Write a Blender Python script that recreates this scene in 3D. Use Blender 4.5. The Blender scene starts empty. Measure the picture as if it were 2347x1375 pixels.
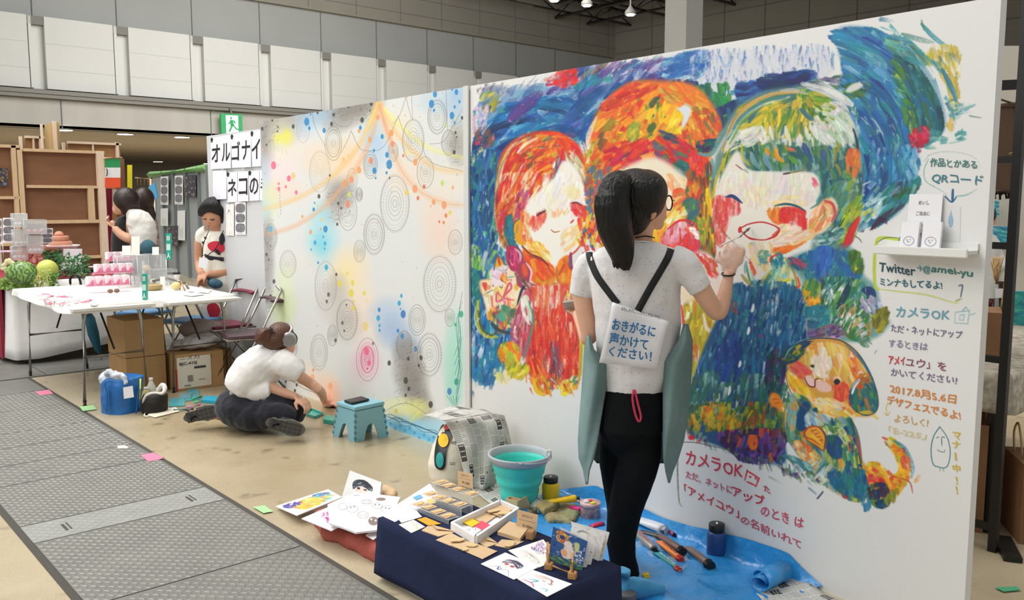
import bpy, bmesh, math, random
import numpy as np
from mathutils import Vector, Matrix
from mathutils.bvhtree import BVHTree
random.seed(7)
SC=bpy.context.scene
COL=SC.collection
# ---------------- camera, world, light, exposure
FPX=2000.0; CX,CY=1173.5,687.5; CH=1.5; PITCH=math.radians(6.45); YAW=math.radians(41.4)
cam=bpy.data.cameras.new('camera');co=bpy.data.objects.new('camera',cam);COL.objects.link(co)
cam.sensor_width=36;cam.lens=FPX/2347*36;co.location=(0,0,CH);co.rotation_euler=(math.pi/2-PITCH,0,-YAW)
cam.clip_start=.05;cam.clip_end=200;SC.camera=co
W_=bpy.data.worlds.new('world');SC.world=W_;W_.use_nodes=True
W_.node_tree.nodes['Background'].inputs[0].default_value=(.93,.97,1,1);W_.node_tree.nodes['Background'].inputs[1].default_value=.52
def area(loc,size,power,col=(1,.995,.975),tgt=None):
    l=bpy.data.lights.new('hall_light','AREA');l.shape='RECTANGLE';l.size,l.size_y=size;l.energy=power;l.color=col
    o=bpy.data.objects.new('hall_light',l);COL.objects.link(o);o.location=loc
    if tgt is not None:o.rotation_euler=(Vector(tgt)-Vector(loc)).to_track_quat('-Z','Y').to_euler()
    return o
area((-4.,5.2,7.),(6,6),450,tgt=(3,5.4,.6));area((1,11,10),(8,8),1350,tgt=(2,11,0));area((15,22,11),(12,12),3500,tgt=(16,30,3));area((14,42,4.05),(22,8),1500,(1,.97,.92),tgt=(14,42.01,0));area((6,2,10),(3,5),330,(1,.93,.82),tgt=(5,2,0))
SC.view_settings.view_transform='Standard';SC.view_settings.look='None';SC.view_settings.gamma=1;SC.view_settings.exposure=0.0;SC.view_settings.use_curve_mapping=False
# ---------------- geometry of the view, used to find real positions
F_=Vector((math.sin(YAW)*math.cos(PITCH),math.cos(YAW)*math.cos(PITCH),-math.sin(PITCH)))
R_=Vector((math.cos(YAW),-math.sin(YAW),0));U_=R_.cross(F_);CAM=Vector((0,0,CH));FH=Vector((math.sin(YAW),math.cos(YAW),0))
def ray(x,y):return F_+R_*((x-CX)/FPX)-U_*((y-CY)/FPX)
def fl(x,y,z=0.):d=ray(x,y);return CAM+d*((z-CH)/d.z)
def K(x,y,dep):d=ray(x,y);return CAM+d*(dep/d.dot(FH))
def onx(x,y,X):d=ray(x,y);return CAM+d*(X/d.x)
def ony(x,y,Y):d=ray(x,y);return CAM+d*(Y/d.y)
def onpl(x,y,P,N):d=ray(x,y);return CAM+d*((P-CAM).dot(N)/d.dot(N))
def pj(p):v=Vector(p)-CAM;return CX+FPX*v.dot(R_)/v.dot(F_),CY-FPX*v.dot(U_)/v.dot(F_)
WA=Vector((3.02,1.105,0));WJ=Vector((3.118,3.919,0));WB=Vector((3.2115,6.72,0));WD=(WB-WA).normalized();WN=Vector((-WD.y,WD.x,0));WH=2.14
if WN.x>0:WN=-WN
def onw(x,y,off=0.):return onpl(x,y,WA,WN)+WN*off
# ---------------- materials
def lin(c):
    if isinstance(c,str):c=[int(c[i:i+2],16)/255 for i in (0,2,4)]
    return tuple(v/12.92 if v<=.04045 else ((v+.055)/1.055)**2.4 for v in c)
MATS={}
def mat(name,col='cccccc',rough=.6,metal=0,bump=0,bs=60,var=0,vs=8,emit=0,alpha=1,trans=0,spec=.5,col2=None,stretch=None,sheen=0,dist=.01):
    if name in MATS:return MATS[name]
    m=bpy.data.materials.new(name);m.use_nodes=True;nt=m.node_tree;b=nt.nodes['Principled BSDF']
    c=lin(col)+(1,);b.inputs['Base Color'].default_value=c;b.inputs['Roughness'].default_value=rough;b.inputs['Metallic'].default_value=metal
    b.inputs['Specular IOR Level'].default_value=spec
    if sheen:b.inputs['Sheen Weight'].default_value=sheen
    if emit:b.inputs['Emission Color'].default_value=c;b.inputs['Emission Strength'].default_value=emit
    if alpha<1:b.inputs['Alpha'].default_value=alpha
    if trans:b.inputs['Transmission Weight'].default_value=trans;b.inputs['IOR'].default_value=1.3
    tc=nt.nodes.new('ShaderNodeTexCoord');src=tc.outputs['Object']
    if stretch:
        mp=nt.nodes.new('ShaderNodeMapping');mp.inputs['Scale'].default_value=stretch;nt.links.new(src,mp.inputs[0]);src=mp.outputs[0]
    if var or col2:
        n=nt.nodes.new('ShaderNodeTexNoise');n.inputs['Scale'].default_value=vs;n.inputs['Detail'].default_value=5;nt.links.new(src,n.inputs[0])
        r=nt.nodes.new('ShaderNodeValToRGB');r.color_ramp.elements[0].position=.3;r.color_ramp.elements[1].position=.7
        c2=lin(col2) if col2 else tuple(min(1,v*(1+var)) for v in c[:3]);c1=c[:3] if col2 else tuple(v*(1-var) for v in c[:3])
        r.color_ramp.elements[0].color=tuple(c1)+(1,);r.color_ramp.elements[1].color=tuple(c2)+(1,)
        nt.links.new(n.outputs[0],r.inputs[0]);nt.links.new(r.outputs[0],b.inputs['Base Color'])
    if bump:
        n=nt.nodes.new('ShaderNodeTexNoise');n.inputs['Scale'].default_value=bs;n.inputs['Detail'].default_value=3;nt.links.new(src,n.inputs[0])
        bp=nt.nodes.new('ShaderNodeBump');bp.inputs['Strength'].default_value=bump;bp.inputs['Distance'].default_value=dist;nt.links.new(n.outputs[0],bp.inputs['Height']);nt.links.new(bp.outputs[0],b.inputs['Normal'])
    MATS[name]=m;return m
def imgmat(name,arr,rough=.6,bump=0.):
    "arr: rows top to bottom, sRGB 0..1, computed in this script"
    h,w=arr.shape[:2];im=bpy.data.images.new(name,w,h);a=np.ones((h,w,4),np.float32);a[...,:3]=np.clip(arr[::-1],0,1)
    im.pixels.foreach_set(a.ravel());im.update();im.pack()
    m=bpy.data.materials.new(name);m.use_nodes=True;nt=m.node_tree;b=nt.nodes['Principled BSDF'];b.inputs['Roughness'].default_value=rough
    t=nt.nodes.new('ShaderNodeTexImage');t.image=im;t.extension='EXTEND';nt.links.new(t.outputs[0],b.inputs['Base Color'])
    if bump:
        bp=nt.nodes.new('ShaderNodeBump');bp.inputs['Strength'].default_value=bump;bp.inputs['Distance'].default_value=.002;nt.links.new(t.outputs[0],bp.inputs['Height']);nt.links.new(bp.outputs[0],b.inputs['Normal'])
    return m
# ---------------- objects
def thing(name,label,cat,loc=(0,0,0),rz=0,group=None):
    o=bpy.data.objects.new(name,None);COL.objects.link(o);o.location=loc;o.rotation_euler=(0,0,rz);o.empty_display_size=.05
    o['label']=label;o['category']=cat
    if group:o['group']=group
    return o
def root_of(p):
    M=Matrix.Identity(4)
    while p is not None:
        M=Matrix.LocRotScale(p.location,p.rotation_euler,p.scale)@M;p=p.parent
    return M
def obj(name,bm,m=None,parent=None,smooth=False,local=False,recalc=False):
    "bm: a bmesh or a mesh in world coordinates (local=True: already in the parent's)"
    if isinstance(bm,bmesh.types.BMesh):
        if recalc:bmesh.ops.recalc_face_normals(bm,faces=bm.faces)
        me=bpy.data.meshes.new(name);bm.to_mesh(me);bm.free()
    else:me=bm
    if parent is not None and not local:me.transform(root_of(parent).inverted())
    o=bpy.data.objects.new(name,me)
    if m is not None:
        me.materials.clear()
        for q in (m if isinstance(m,(list,tuple)) else [m]):me.materials.append(q)
    if smooth:me.shade_smooth()
    o.parent=parent;COL.objects.link(o);return o
def tag(o,label,cat,group=None,kind=None):
    if label:o['label']=label
    if cat:o['category']=cat
    if group:o['group']=group
    if kind:o['kind']=kind
    return o
def recenter(o):
    "top-level mesh: put its origin at its base"
    me=o.data;n=len(me.vertices);c=np.empty(n*3,np.float32);me.vertices.foreach_get('co',c);c=c.reshape(-1,3)
    k=Vector(((c[:,0].min()+c[:,0].max())/2,(c[:,1].min()+c[:,1].max())/2,c[:,2].min()))
    me.transform(Matrix.Translation(-Vector(k)));o.location=k;return o
def solo(name,bm,m,label,cat,group=None,smooth=False,kind=None,recalc=False):
    o=obj(name,bm,m,None,smooth,recalc=recalc);tag(o,label,cat,group,kind);return recenter(o)
def struct(name,bm,m,parent=None,smooth=False):
    o=obj(name,bm,m,parent,smooth)
    if parent is None:o['kind']='structure'
    return o
def dup(root,loc,rz=None,label=None,group=None):
    r=root.copy();COL.objects.link(r);r.location=loc
    if rz is not None:r.rotation_euler=(0,0,rz)
    if label:r['label']=label
    if group:r['group']=group
    for ch in list(root.children):
        c=ch.copy();COL.objects.link(c);c.parent=r
        for g in list(ch.children):
            d=g.copy();COL.objects.link(d);d.parent=c
    return r
def B():return bmesh.new()
def box(bm,c,s,rot=None,bev=0.,mi=0):
    r=bmesh.ops.create_cube(bm,size=1);v=r['verts']
    bmesh.ops.scale(bm,vec=s,verts=v)
    if rot is not None:bmesh.ops.rotate(bm,matrix=rot.to_3x3() if hasattr(rot,'to_3x3') else rot,verts=v)
    bmesh.ops.translate(bm,vec=c,verts=v)
    fs=set(f for q in v for f in q.link_faces)
    for f in fs:f.material_index=mi
    if bev:
        es=list(set(e for q in v for e in q.link_edges));bmesh.ops.bevel(bm,geom=es,offset=bev,segments=2,affect='EDGES')
    return v
def rz(a):return Matrix.Rotation(a,3,'Z')
def basis(d,up=Vector((0,0,1))):
    d=Vector(d).normalized()
    if abs(d.dot(up))>.98:up=Vector((1,0,0))
    x=d.cross(up).normalized();y=x.cross(d).normalized();return x,y,d
def tube(bm,pts,r,n=8,caps=True,mi=0,flat=1.,closed=False):
    pts=[Vector(p) for p in pts];N=len(pts);rs=r if isinstance(r,(list,tuple)) else [r]*N
    rings=[];px=None
    for i,p in enumerate(pts):
        if closed:d=(pts[(i+1)%N]-pts[i-1])
        else:d=(pts[min(i+1,N-1)]-pts[max(i-1,0)])
        d=d.normalized()
        if px is None:x,y,_=basis(d)
        else:
            x=(px-d*px.dot(d));x=x.normalized() if x.length>1e-6 else basis(d)[0];y=d.cross(x)
        px=x
        rr=rs[i];rings.append([bm.verts.new(p+x*math.cos(a)*rr+y*math.sin(a)*rr*flat) for a in [2*math.pi*k/n for k in range(n)]])
    for i in range(N if closed else N-1):
        a,b=rings[i],rings[(i+1)%N]
        for k in range(n):
            f=bm.faces.new((a[k],a[(k+1)%n],b[(k+1)%n],b[k]));f.smooth=True;f.material_index=mi
    if caps and not closed:
        f=bm.faces.new(rings[0][::-1]);f.material_index=mi;f=bm.faces.new(rings[-1]);f.material_index=mi
    return rings
def smooth_path(P,k=4,closed=False):
    P=[Vector(p) for p in P];n=len(P);o=[]
    if n<3:return P
    Q=([P[-1]]+P+[P[0],P[1]]) if closed else ([2*P[0]-P[1]]+P+[2*P[-1]-P[-2]])
    for i in range(1,len(Q)-2):
        for j in range(k):
            t=j/k;a,b,c,d=Q[i-1],Q[i],Q[i+1],Q[i+2]
            o.append(.5*((2*b)+(c-a)*t+(2*a-5*b+4*c-d)*t*t+(3*b-a-3*c+d)*t**3))
    if not closed:o.append(P[-1])
    return o
def lathe(bm,prof,c=(0,0,0),n=24,M=None,mi=0,cap=True):
    "prof: (radius,height) pairs upward"
    rings=[];c=Vector(c)
    for r,z in prof:
        ring=[]
        for k in range(n):
            a=2*math.pi*k/n;p=Vector((r*math.cos(a),r*math.sin(a),z))
            if M is not None:p=M@p
            ring.append(bm.verts.new(c+p))
        rings.append(ring)
    for a,b in zip(rings,rings[1:]):
        for k in range(n):
            f=bm.faces.new((a[k],a[(k+1)%n],b[(k+1)%n],b[k]));f.smooth=True;f.material_index=mi
    if cap:
        if prof[0][0]>1e-5:bm.faces.new(rings[0][::-1]).material_index=mi
        if prof[-1][0]>1e-5:bm.faces.new(rings[-1]).material_index=mi
def prism(bm,pts,up,mi=0):
    "closed outline (world points) swept along vector up"
    up=Vector(up);a=[bm.verts.new(Vector(p)) for p in pts];b=[bm.verts.new(Vector(p)+up) for p in pts];n=len(a)
    fs=[bm.faces.new(a[::-1]),bm.faces.new(b)]
    for k in range(n):fs.append(bm.faces.new((a[k],a[(k+1)%n],b[(k+1)%n],b[k])))
    for f in fs:f.material_index=mi
    bmesh.ops.recalc_face_normals(bm,faces=fs);return fs
def quad4(bm,q,mi=0,uv=True):
    v=[bm.verts.new(Vector(p)) for p in q];f=bm.faces.new(v);f.material_index=mi
    if uv:
        L=bm.loops.layers.uv.verify()
        for lp,c in zip(f.loops,((0,0),(1,0),(1,1),(0,1))):lp[L].uv=c
    return f
def board(q,th,n=None):
    "thin solid board: q four world corners (bl,br,tr,tl) of the printed face; face 0 carries material 0, the rest 1"
    bm=B();q=[Vector(p) for p in q]
    if n is None:n=(q[1]-q[0]).cross(q[3]-q[0]).normalized()
    f=quad4(bm,q,0);back=[bm.verts.new(p-n*th) for p in q];vs=list(f.verts)
    fs=[bm.faces.new(back[::-1])]
    for k in range(4):fs.append(bm.faces.new((vs[(k+1)%4],vs[k],back[k],back[(k+1)%4])))
    for g in fs:g.material_index=1
    return bm
def bil(q,u,v):return (q[0]*(1-u)+q[1]*u)*(1-v)+(q[3]*(1-u)+q[2]*u)*v
_tc={}
def glyphs(s):
    if s in _tc:return _tc[s]
    c=bpy.data.curves.new('t','FONT');c.body=s;c.resolution_u=2;o=bpy.data.objects.new('t',c);COL.objects.link(o)
    dg=bpy.context.evaluated_depsgraph_get();dg.update();me=bpy.data.meshes.new_from_object(o.evaluated_get(dg));bpy.data.objects.remove(o)
    n=len(me.vertices);co_=np.empty(n*3,np.float32);me.vertices.foreach_get('co',co_);co_=co_.reshape(-1,3)
    F=[tuple(p.vertices) for p in me.polygons];bpy.data.meshes.remove(me);_tc[s]=(co_,F);return co_,F
def text(s,q,m,parent,name='lettering',off=.0006,full=False,bold=0.,nrm=None,wob=0.):
    "lettering fitted into four world corners bl,br,tr,tl; a thin film of paint or ink"
    c,F=glyphs(s)
    if len(c)==0:return None
    q=[Vector(p) for p in q];n=(q[1]-q[0]).cross(q[3]-q[0]).normalized() if nrm is None else nrm
    x0,x1=c[:,0].min(),c[:,0].max();y0,y1=c[:,1].min(),c[:,1].max()
    if full:y0,y1=-.2,.8
    me=bpy.data.meshes.new(name);vs=[];fs=[]
    if wob:
        c=c.copy();u=c[:,0];v=c[:,1];h_=wob*(y1-y0);k=len(s)*.7
        c[:,1]=v+h_*(np.sin(u*2.3+k)+.6*np.sin(u*5.1+v*3+k))*.5;c[:,0]=u+h_*(np.sin(v*5+u*1.7+k)*.7+.4*np.sin(u*4.3))
        x0,x1=c[:,0].min(),c[:,0].max();y0,y1=c[:,1].min(),c[:,1].max()
    ex=(q[1]-q[0]).normalized();ey=(q[3]-q[0]).normalized();sh=[(0,0)]
    if bold:sh=[(bold,0),(-bold,0),(0,bold),(0,-bold)]
    for i,(a,b) in enumerate(sh):
        o=len(vs)
        for p in c:vs.append(bil(q,(p[0]-x0)/(x1-x0+1e-6),(p[1]-y0)/(y1-y0+1e-6))+n*(off+i*.00005)+ex*a+ey*b)
        fs+=[tuple(k+o for k in f) for f in F]
    me.from_pydata([tuple(v) for v in vs],[],fs);me.update()
    return obj(name,me,m,parent)
def pxq(pts,f):return [f(x,y) for x,y in pts]
def hx(c):
    return np.array([int(c[i:i+2],16)/255 for i in (0,2,4)],np.float32)
class Paint:
    def __init__(s,x0,y0,x1,y1,sc,bg,seed=3):
        s.x0,s.y0,s.sc=x0,y0,sc
        s.W=int((x1-x0)*sc);s.Hh=int((y1-y0)*sc)
        s.im=np.empty((s.Hh,s.W,3),np.float32);s.im[:]=hx(bg)
        s.r=np.random.RandomState(seed)
        n=s.r.rand(256).astype(np.float32);s.br=(n+np.roll(n,1)+.6*np.roll(n,3))/2.6
        s.n2=s.r.rand(128,128).astype(np.float32);s.clip=None
    def box(s,a,b,c,d,m):
        m+=2
        i0=max(0,int(a-m));i1=min(s.W,int(c+m)+1);j0=max(0,int(b-m));j1=min(s.Hh,int(d+m)+1)
        if i0>=i1 or j0>=j1:return None
        X,Y=np.meshgrid(np.arange(i0,i1,dtype=np.float32)+.5,np.arange(j0,j1,dtype=np.float32)+.5)
        return i0,i1,j0,j1,X,Y
    def mix(s,B,al,col):
        v=s.im[B[2]:B[3],B[0]:B[1]]
        v+= (col-v)*al[...,None]
    def st(s,x,y,L,w,ang,col,a=1.,dry=.35,bow=0.,jit=.06):
        "one brush mark centred at x,y (photo px), length L, width w, angle in degrees (y down)"
        sc=s.sc;x=(x-s.x0)*sc;y=(y-s.y0)*sc;L=L*sc;w=w*sc;bow*=sc
        an=math.radians(ang);cx,sx=math.cos(an),math.sin(an)
        ex=abs(cx)*L/2+abs(sx)*(w/2+abs(bow));ey=abs(sx)*L/2+abs(cx)*(w/2+abs(bow))
        B=s.box(x-ex,y-ey,x+ex,y+ey,1)
        if B is None:return
        X=B[4]-x;Y=B[5]-y
        t=(X*cx+Y*sx)/(L/2);q=(-X*sx+Y*cx)-bow*(t*t-.5)
        u=q/(w/2)
        o=s.r.randint(256);k=(np.clip(q*1.1/max(sc,.5),-120,120)+128+o).astype(np.int32)&255
        b=s.br[k]
        al=np.clip((1-np.abs(u))*w*.45,0,1)*np.clip((1-np.abs(t)-(b-.5)*.5)*L*.18,0,1)
        g=s.n2[(B[5].astype(np.int32)//2)&127,(B[4].astype(np.int32)//2)&127]
        if s.clip is not None:al=al*s.clip[B[2]-s.cb[1]:B[3]-s.cb[1],B[0]-s.cb[0]:B[1]-s.cb[0]]
        al=al*np.clip(1.25-dry*(1.1*b+.9*g)*(1+.8*t),0,1)*a
        c=hx(col) if isinstance(col,str) else col
        c=np.clip(c+(s.r.rand(3)-.5)*jit*2,0,1)
        C=c*(1+(b[...,None]-.5)*.32)
        s.mix(B,al.astype(np.float32),C.astype(np.float32))
    def ln(s,pts,w,col,a=1.,dry=.2,taper=.5,soft=.9,smooth=1):
        "a drawn line through points"
        P=np.array(pts,float)
        if smooth and len(P)>2:
            Q=np.vstack([2*P[0]-P[1],P,2*P[-1]-P[-2]]);o=[]
            for i in range(1,len(Q)-2):
                for t in np.arange(0,1,.2):
                    o.append(.5*((2*Q[i])+(-Q[i-1]+Q[i+1])*t+(2*Q[i-1]-5*Q[i]+4*Q[i+1]-Q[i+2])*t*t+(-Q[i-1]+3*Q[i]-3*Q[i+1]+Q[i+2])*t**3))
            o.append(P[-1]);P=np.array(o)
        P=(P-[s.x0,s.y0])*s.sc;w=w*s.sc
        B=s.box(P[:,0].min(),P[:,1].min(),P[:,0].max(),P[:,1].max(),w)
        if B is None:return
        X,Y=B[4],B[5];best=np.full(X.shape,1e9,np.float32);T=np.zeros_like(best);Sg=np.zeros_like(best)
        n=len(P)-1
        for i in range(n):
            a0=P[i];d=P[i+1]-a0;l2=float(d@d)+1e-6
            t=np.clip(((X-a0[0])*d[0]+(Y-a0[1])*d[1])/l2,0,1)
            dx=X-a0[0]-t*d[0];dy=Y-a0[1]-t*d[1];D=dx*dx+dy*dy
            m=D<best;best[m]=D[m];T[m]=((i+t)/n)[m];Sg[m]=np.sign(dx*d[1]-dy*d[0])[m]
        D=np.sqrt(best)
        ww=w/2*(1-taper*np.abs(2*T-1)**2.5)
        b=s.br[(np.clip(D*Sg*1.1,-120,120)+128+s.r.randint(256)).astype(np.int32)&255]
        g=s.n2[(Y.astype(np.int32)//2)&127,(X.astype(np.int32)//2)&127]
        al=np.clip((ww-D)*soft+.5,0,1)*np.clip(1.2-dry*(b+g)*(.6+T),0,1)*a
        c=hx(col)*(1+(b[...,None]-.5)*.25)
        s.mix(B,al.astype(np.float32),c.astype(np.float32))
    def inside(s,poly,X,Y):
        P=np.array(poly,float);m=np.zeros(X.shape,bool);j=len(P)-1
        for i in range(len(P)):
            xi,yi=P[i];xj,yj=P[j]
            if yi!=yj:
                m^=((yi>Y)!=(yj>Y))&(X<(xj-xi)*(Y-yi)/(yj-yi)+xi)
            j=i
        return m
    def smoothpoly(s,poly):
        P=np.array(poly,float);n=len(P);o=[]
        for i in range(n):
            a,b,c,d=P[i-1],P[i],P[(i+1)%n],P[(i+2)%n]
            for t in (0,.25,.5,.75):
                o.append(.5*((2*b)+(-a+c)*t+(2*a-5*b+4*c-d)*t*t+(-a+3*b-3*c+d)*t**3))
        return np.array(o)
    def blur(s,M,m):
        k=int(max(1,m))
        for ax in (0,1):
            for _ in range(2):
                c=np.cumsum(np.pad(M,[((k+1,k) if i==ax else (0,0)) for i in range(M.ndim)],mode='edge'),axis=ax)
                M=(c[2*k+1:]-c[:-2*k-1])/(2*k+1) if ax==0 else (c[:,2*k+1:]-c[:,:-2*k-1])/(2*k+1)
        return M
    def soften(s,k,a):
        s.im=s.im*(1-a)+s.blur(s.im,k*s.sc).astype(np.float32)*a
    def fill(s,poly,col,a=1.,soft=2.,sm=1):
        P=s.smoothpoly(poly) if sm else np.array(poly,float)
        P=(P-[s.x0,s.y0])*s.sc
        m=soft*s.sc
        B=s.box(P[:,0].min(),P[:,1].min(),P[:,0].max(),P[:,1].max(),m*2)
        if B is None:return
        M=s.inside(P,B[4],B[5]).astype(np.float32)
        M=s.blur(M,m)
        s.mix(B,(M*a).astype(np.float32),hx(col))
    def fd(s,poly,n,L,w,ang,pal,a=.95,dry=.35,bow=0,spread=14,jit=.05,sm=1,edge=5.):
        "n brush marks inside a polygon; ang: degrees or ('c',cx,cy) tangent or ('r',cx,cy) radial; pal: 'hex*weight ...'"
        P=s.smoothpoly(poly) if sm else np.array(poly,float)
        cols=[];ws=[]
        for q in pal.split():
            h,_,k=q.partition('*');cols.append(hx(h));ws.append(float(k or 1))
        ws=np.cumsum(ws)/sum(ws)
        lo=P.min(0);hi=P.max(0)
        X=s.r.rand(n*6)*(hi[0]-lo[0])+lo[0];Y=s.r.rand(n*6)*(hi[1]-lo[1])+lo[1]
        m=s.inside(P,X,Y);X=X[m][:n];Y=Y[m][:n]
        if edge:
            Q=(P-[s.x0,s.y0])*s.sc;mg=L*s.sc+w*s.sc+6
            B=s.box(Q[:,0].min(),Q[:,1].min(),Q[:,0].max(),Q[:,1].max(),mg)
            M=s.blur(s.inside(Q,B[4],B[5]).astype(np.float32),edge*s.sc)
            g=s.n2[(B[5].astype(np.int32)//3)&127,(B[4].astype(np.int32)//3)&127]
            M=np.clip((M-.1-.25*g)*5,0,1)
            s.clip=np.zeros((B[3]-B[2]+400,B[1]-B[0]+400),np.float32);s.clip[200:-200,200:-200]=M;s.cb=(B[0]-200,B[2]-200)
        for x,y in zip(X,Y):
            c=cols[min(int(np.searchsorted(ws,s.r.rand())),len(cols)-1)]
            if isinstance(ang,tuple):
                g=math.degrees(math.atan2(y-ang[2],(x-ang[1])*(ang[3] if len(ang)>3 else 1)))
                if ang[0]=='c':g+=90
            else:g=ang
            l=L*(.55+.9*s.r.rand());ww=w*(.5+.9*s.r.rand())
            bb=bow*(l/L)**2 if bow else 0
            if isinstance(ang,tuple) and ang[0]=='c':
                R=math.hypot(x-ang[1],y-ang[2]);bb=(l*l)/(8*max(R,25))
            s.st(x,y,l,ww,g+s.r.randn()*spread,c,a,dry,bb,jit)
        s.clip=None

    def spray(s,x,y,rx,ry,col,a):
        "airbrushed soft patch"
        x=(x-s.x0)*s.sc;y=(y-s.y0)*s.sc;rx*=s.sc;ry*=s.sc
        B=s.box(x-rx,y-ry,x+rx,y+ry,1)
        if B is None:return
        d=((B[4]-x)/rx)**2+((B[5]-y)/ry)**2
        g=s.n2[B[5].astype(np.int32)&127,B[4].astype(np.int32)&127]
        s.mix(B,(np.clip(1-d,0,1)**1.3*a*(.85+.3*g)).astype(np.float32),hx(col))
    def ring(s,x,y,rx,ry,w,col,a=1.,dash=0):
        x=(x-s.x0)*s.sc;y=(y-s.y0)*s.sc;rx*=s.sc;ry*=s.sc;w*=s.sc
        B=s.box(x-rx,y-ry,x+rx,y+ry,w)
        if B is None:return
        X=(B[4]-x)/rx;Y=(B[5]-y)/ry;r=np.sqrt(X*X+Y*Y)+1e-6
        gr=np.sqrt((X/rx)**2+(Y/ry)**2)/r+1e-6
        al=np.clip((w/2-np.abs(r-1)/gr)+.5,0,1)*a
        if dash:al=al*np.clip(.5+3*np.sin(np.arctan2(Y,X)*dash),0,1)
        s.mix(B,al.astype(np.float32),hx(col))
    def dot(s,x,y,rx,ry,col,a=.9):
        x=(x-s.x0)*s.sc;y=(y-s.y0)*s.sc;rx*=s.sc;ry*=s.sc
        B=s.box(x-rx,y-ry,x+rx,y+ry,1)
        if B is None:return
        r=np.sqrt(((B[4]-x)/rx)**2+((B[5]-y)/ry)**2)
        s.mix(B,(np.clip((1-r)*min(rx,ry)*.8+.3,0,1)*a).astype(np.float32),hx(col))
def mural(Paint):
    p=Paint(1070,-10,2300,1500,1.3,'e6e5e2',5)
    F=p.fd;S=p.st;N=p.ln;Z=p.fill
    DB='123f78*3 1a5896*4 2270ae*4 1f7fb5*2 0f2f66*1 5da9cf*1 2a8a9a*1'
    # ---- blue ground, upper left, sweeping round the first head
    Z([(1105,215),(1180,205),(1240,195),(1300,205),(1370,165),(1400,235),(1330,330),(1290,390),(1130,470),(1100,420)],'4f86b4',.7,4)
    F([(1108,215),(1240,192),(1330,195),(1330,260),(1200,300),(1110,330)],90,52,13,-32,'5b86b8*3 8ab4d2*3 3a6fae*3 b9c8de*2 2f5f9f*2 72b2cf*2 6c5a9a*1',.85,.7)
    F([(1085,330),(1130,240),(1300,225),(1350,270),(1340,320),(1240,300),(1150,370),(1120,480),(1082,520)],170,55,14,('c',1245,440),DB,.92,.45)
    F([(1290,170),(1400,140),(1480,150),(1400,250),(1330,320),(1280,290),(1330,220)],120,55,14,-42,'2a5fa8*3 3f78bd*2 4b3a80*4 5a448a*2 1b4d8f*3 8fa8d8*1 1f8a8f*1',.9,.5)
    N([(1105,205),(1150,200),(1168,215)],12,'8a7f86',.7,.9);F([(1095,195),(1165,190),(1165,215),(1110,225)],40,14,7,-60,'7f7486 928a60 a9a2a0 6d6590',.8,.9)
    F([(1105,215),(1140,212),(1135,250),(1108,255)],22,26,9,-50,'b9b02a*3 8a9a30 d8cf60 6a6a70',.85,.6)
    F([(1088,245),(1118,240),(1112,300),(1088,310)],24,22,8,-65,'d5b4cc*3 c48ab5 e6d8e2*2 a05f95',.8,.6)
    F([(1090,305),(1112,290),(1135,320),(1112,345),(1092,335)],26,22,8,-65,'c23a50*2 7a4a40*3 d87880 6a5a58',.85,.5)
    F([(1085,340),(1105,335),(1105,385),(1085,390)],18,22,7,-75,'d6d890*2 b8c060 8a9a8a e6e0c0',.8,.6)
    N([(1170,272),(1205,240),(1238,215)],30,'5b3a86',.95,.4);N([(1165,278),(1190,255),(1225,225)],14,'6a4796',.8,.5)
    N([(1255,215),(1275,203),(1305,200)],14,'4f3a88',.95,.4)
    N([(1180,350),(1225,310),(1280,292),(1320,300),(1345,330)],16,'12508f',.95,.3)
    N([(1150,320),(1200,265),(1270,250)],8,'c6d9e6',.7,.9);N([(1235,255),(1250,262),(1262,252)],16,'cfe0e8',.8,.9)
    N([(1165,205),(1200,196),(1230,203)],10,'8fa2d4',.6,1.)
    # red blot on the top edge
    F([(1268,182),(1285,160),(1315,155),(1325,185),(1300,200),(1275,195)],50,20,12,-20,'e02c2c*4 c8262e*2 f06058 a83030',.95,.3)
    F([(1245,185),(1270,168),(1285,165),(1270,185)],16,16,6,-25,'e07a78 d8a0a0 c04040 ead0cc',.8,.6);S(1268,193,34,6,-8,'d9303a')
    F([(1328,178),(1370,148),(1400,142),(1350,175)],30,16,6,-65,'8a8a50 b05a30 5a7a50 a0a070',.7,.7)
    # ---- left column of blue and green falling strokes
    Z([(1084,400),(1110,360),(1135,400),(1125,520),(1150,600),(1120,640),(1165,770),(1160,840),(1105,880),(1084,840),(1076,700)],'2c6c98',.75,3)
    F([(1084,380),(1135,350),(1130,480),(1140,560),(1098,600),(1080,560)],150,44,9,97,'14437c*3 1c5c98*3 2673ac*2 1f7a78*2 2e8a70*1 bcd4dc*.8 0f2f5f*1 3f9f8a*1',.92,.5,spread=9)
    F([(1080,540),(1150,570),(1170,620),(1100,650),(1078,640)],80,36,9,100,'1c5c98*3 1a4f96*3 2e9a80*2 8fb84a*1 d0e2e4*1 4fa8c8*1',.9,.5,spread=9)
    F([(1080,580),(1092,560),(1102,610),(1086,640)],22,24,8,100,'7fb83a*3 b8d060 4fa060',.85,.5)
    F([(1078,640),(1105,630),(1112,700),(1180,760),(1165,800),(1140,850),(1128,878),(1102,880),(1078,840)],190,42,10,97,'16508f*3 1f6ea5*4 2584b4*3 1d8aa0*2 1a4a86*1 cfe3ea*.7 2c8a80*1.2',.93,.45,spread=10)
    F([(1085,630),(1100,640),(1098,700),(1082,700)],26,30,8,95,'1f8070*3 2a9a7a 1d6a80',.9,.4)
    N([(1095,690),(1096,740),(1112,768),(1140,772)],11,'b3b53a',.95,.2);N([(1096,712),(1104,752),(1125,768),(1142,758)],6,'4a5a30',.9)
    N([(1090,700),(1088,735),(1100,765)],3,'e8ecec',.8)
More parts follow.
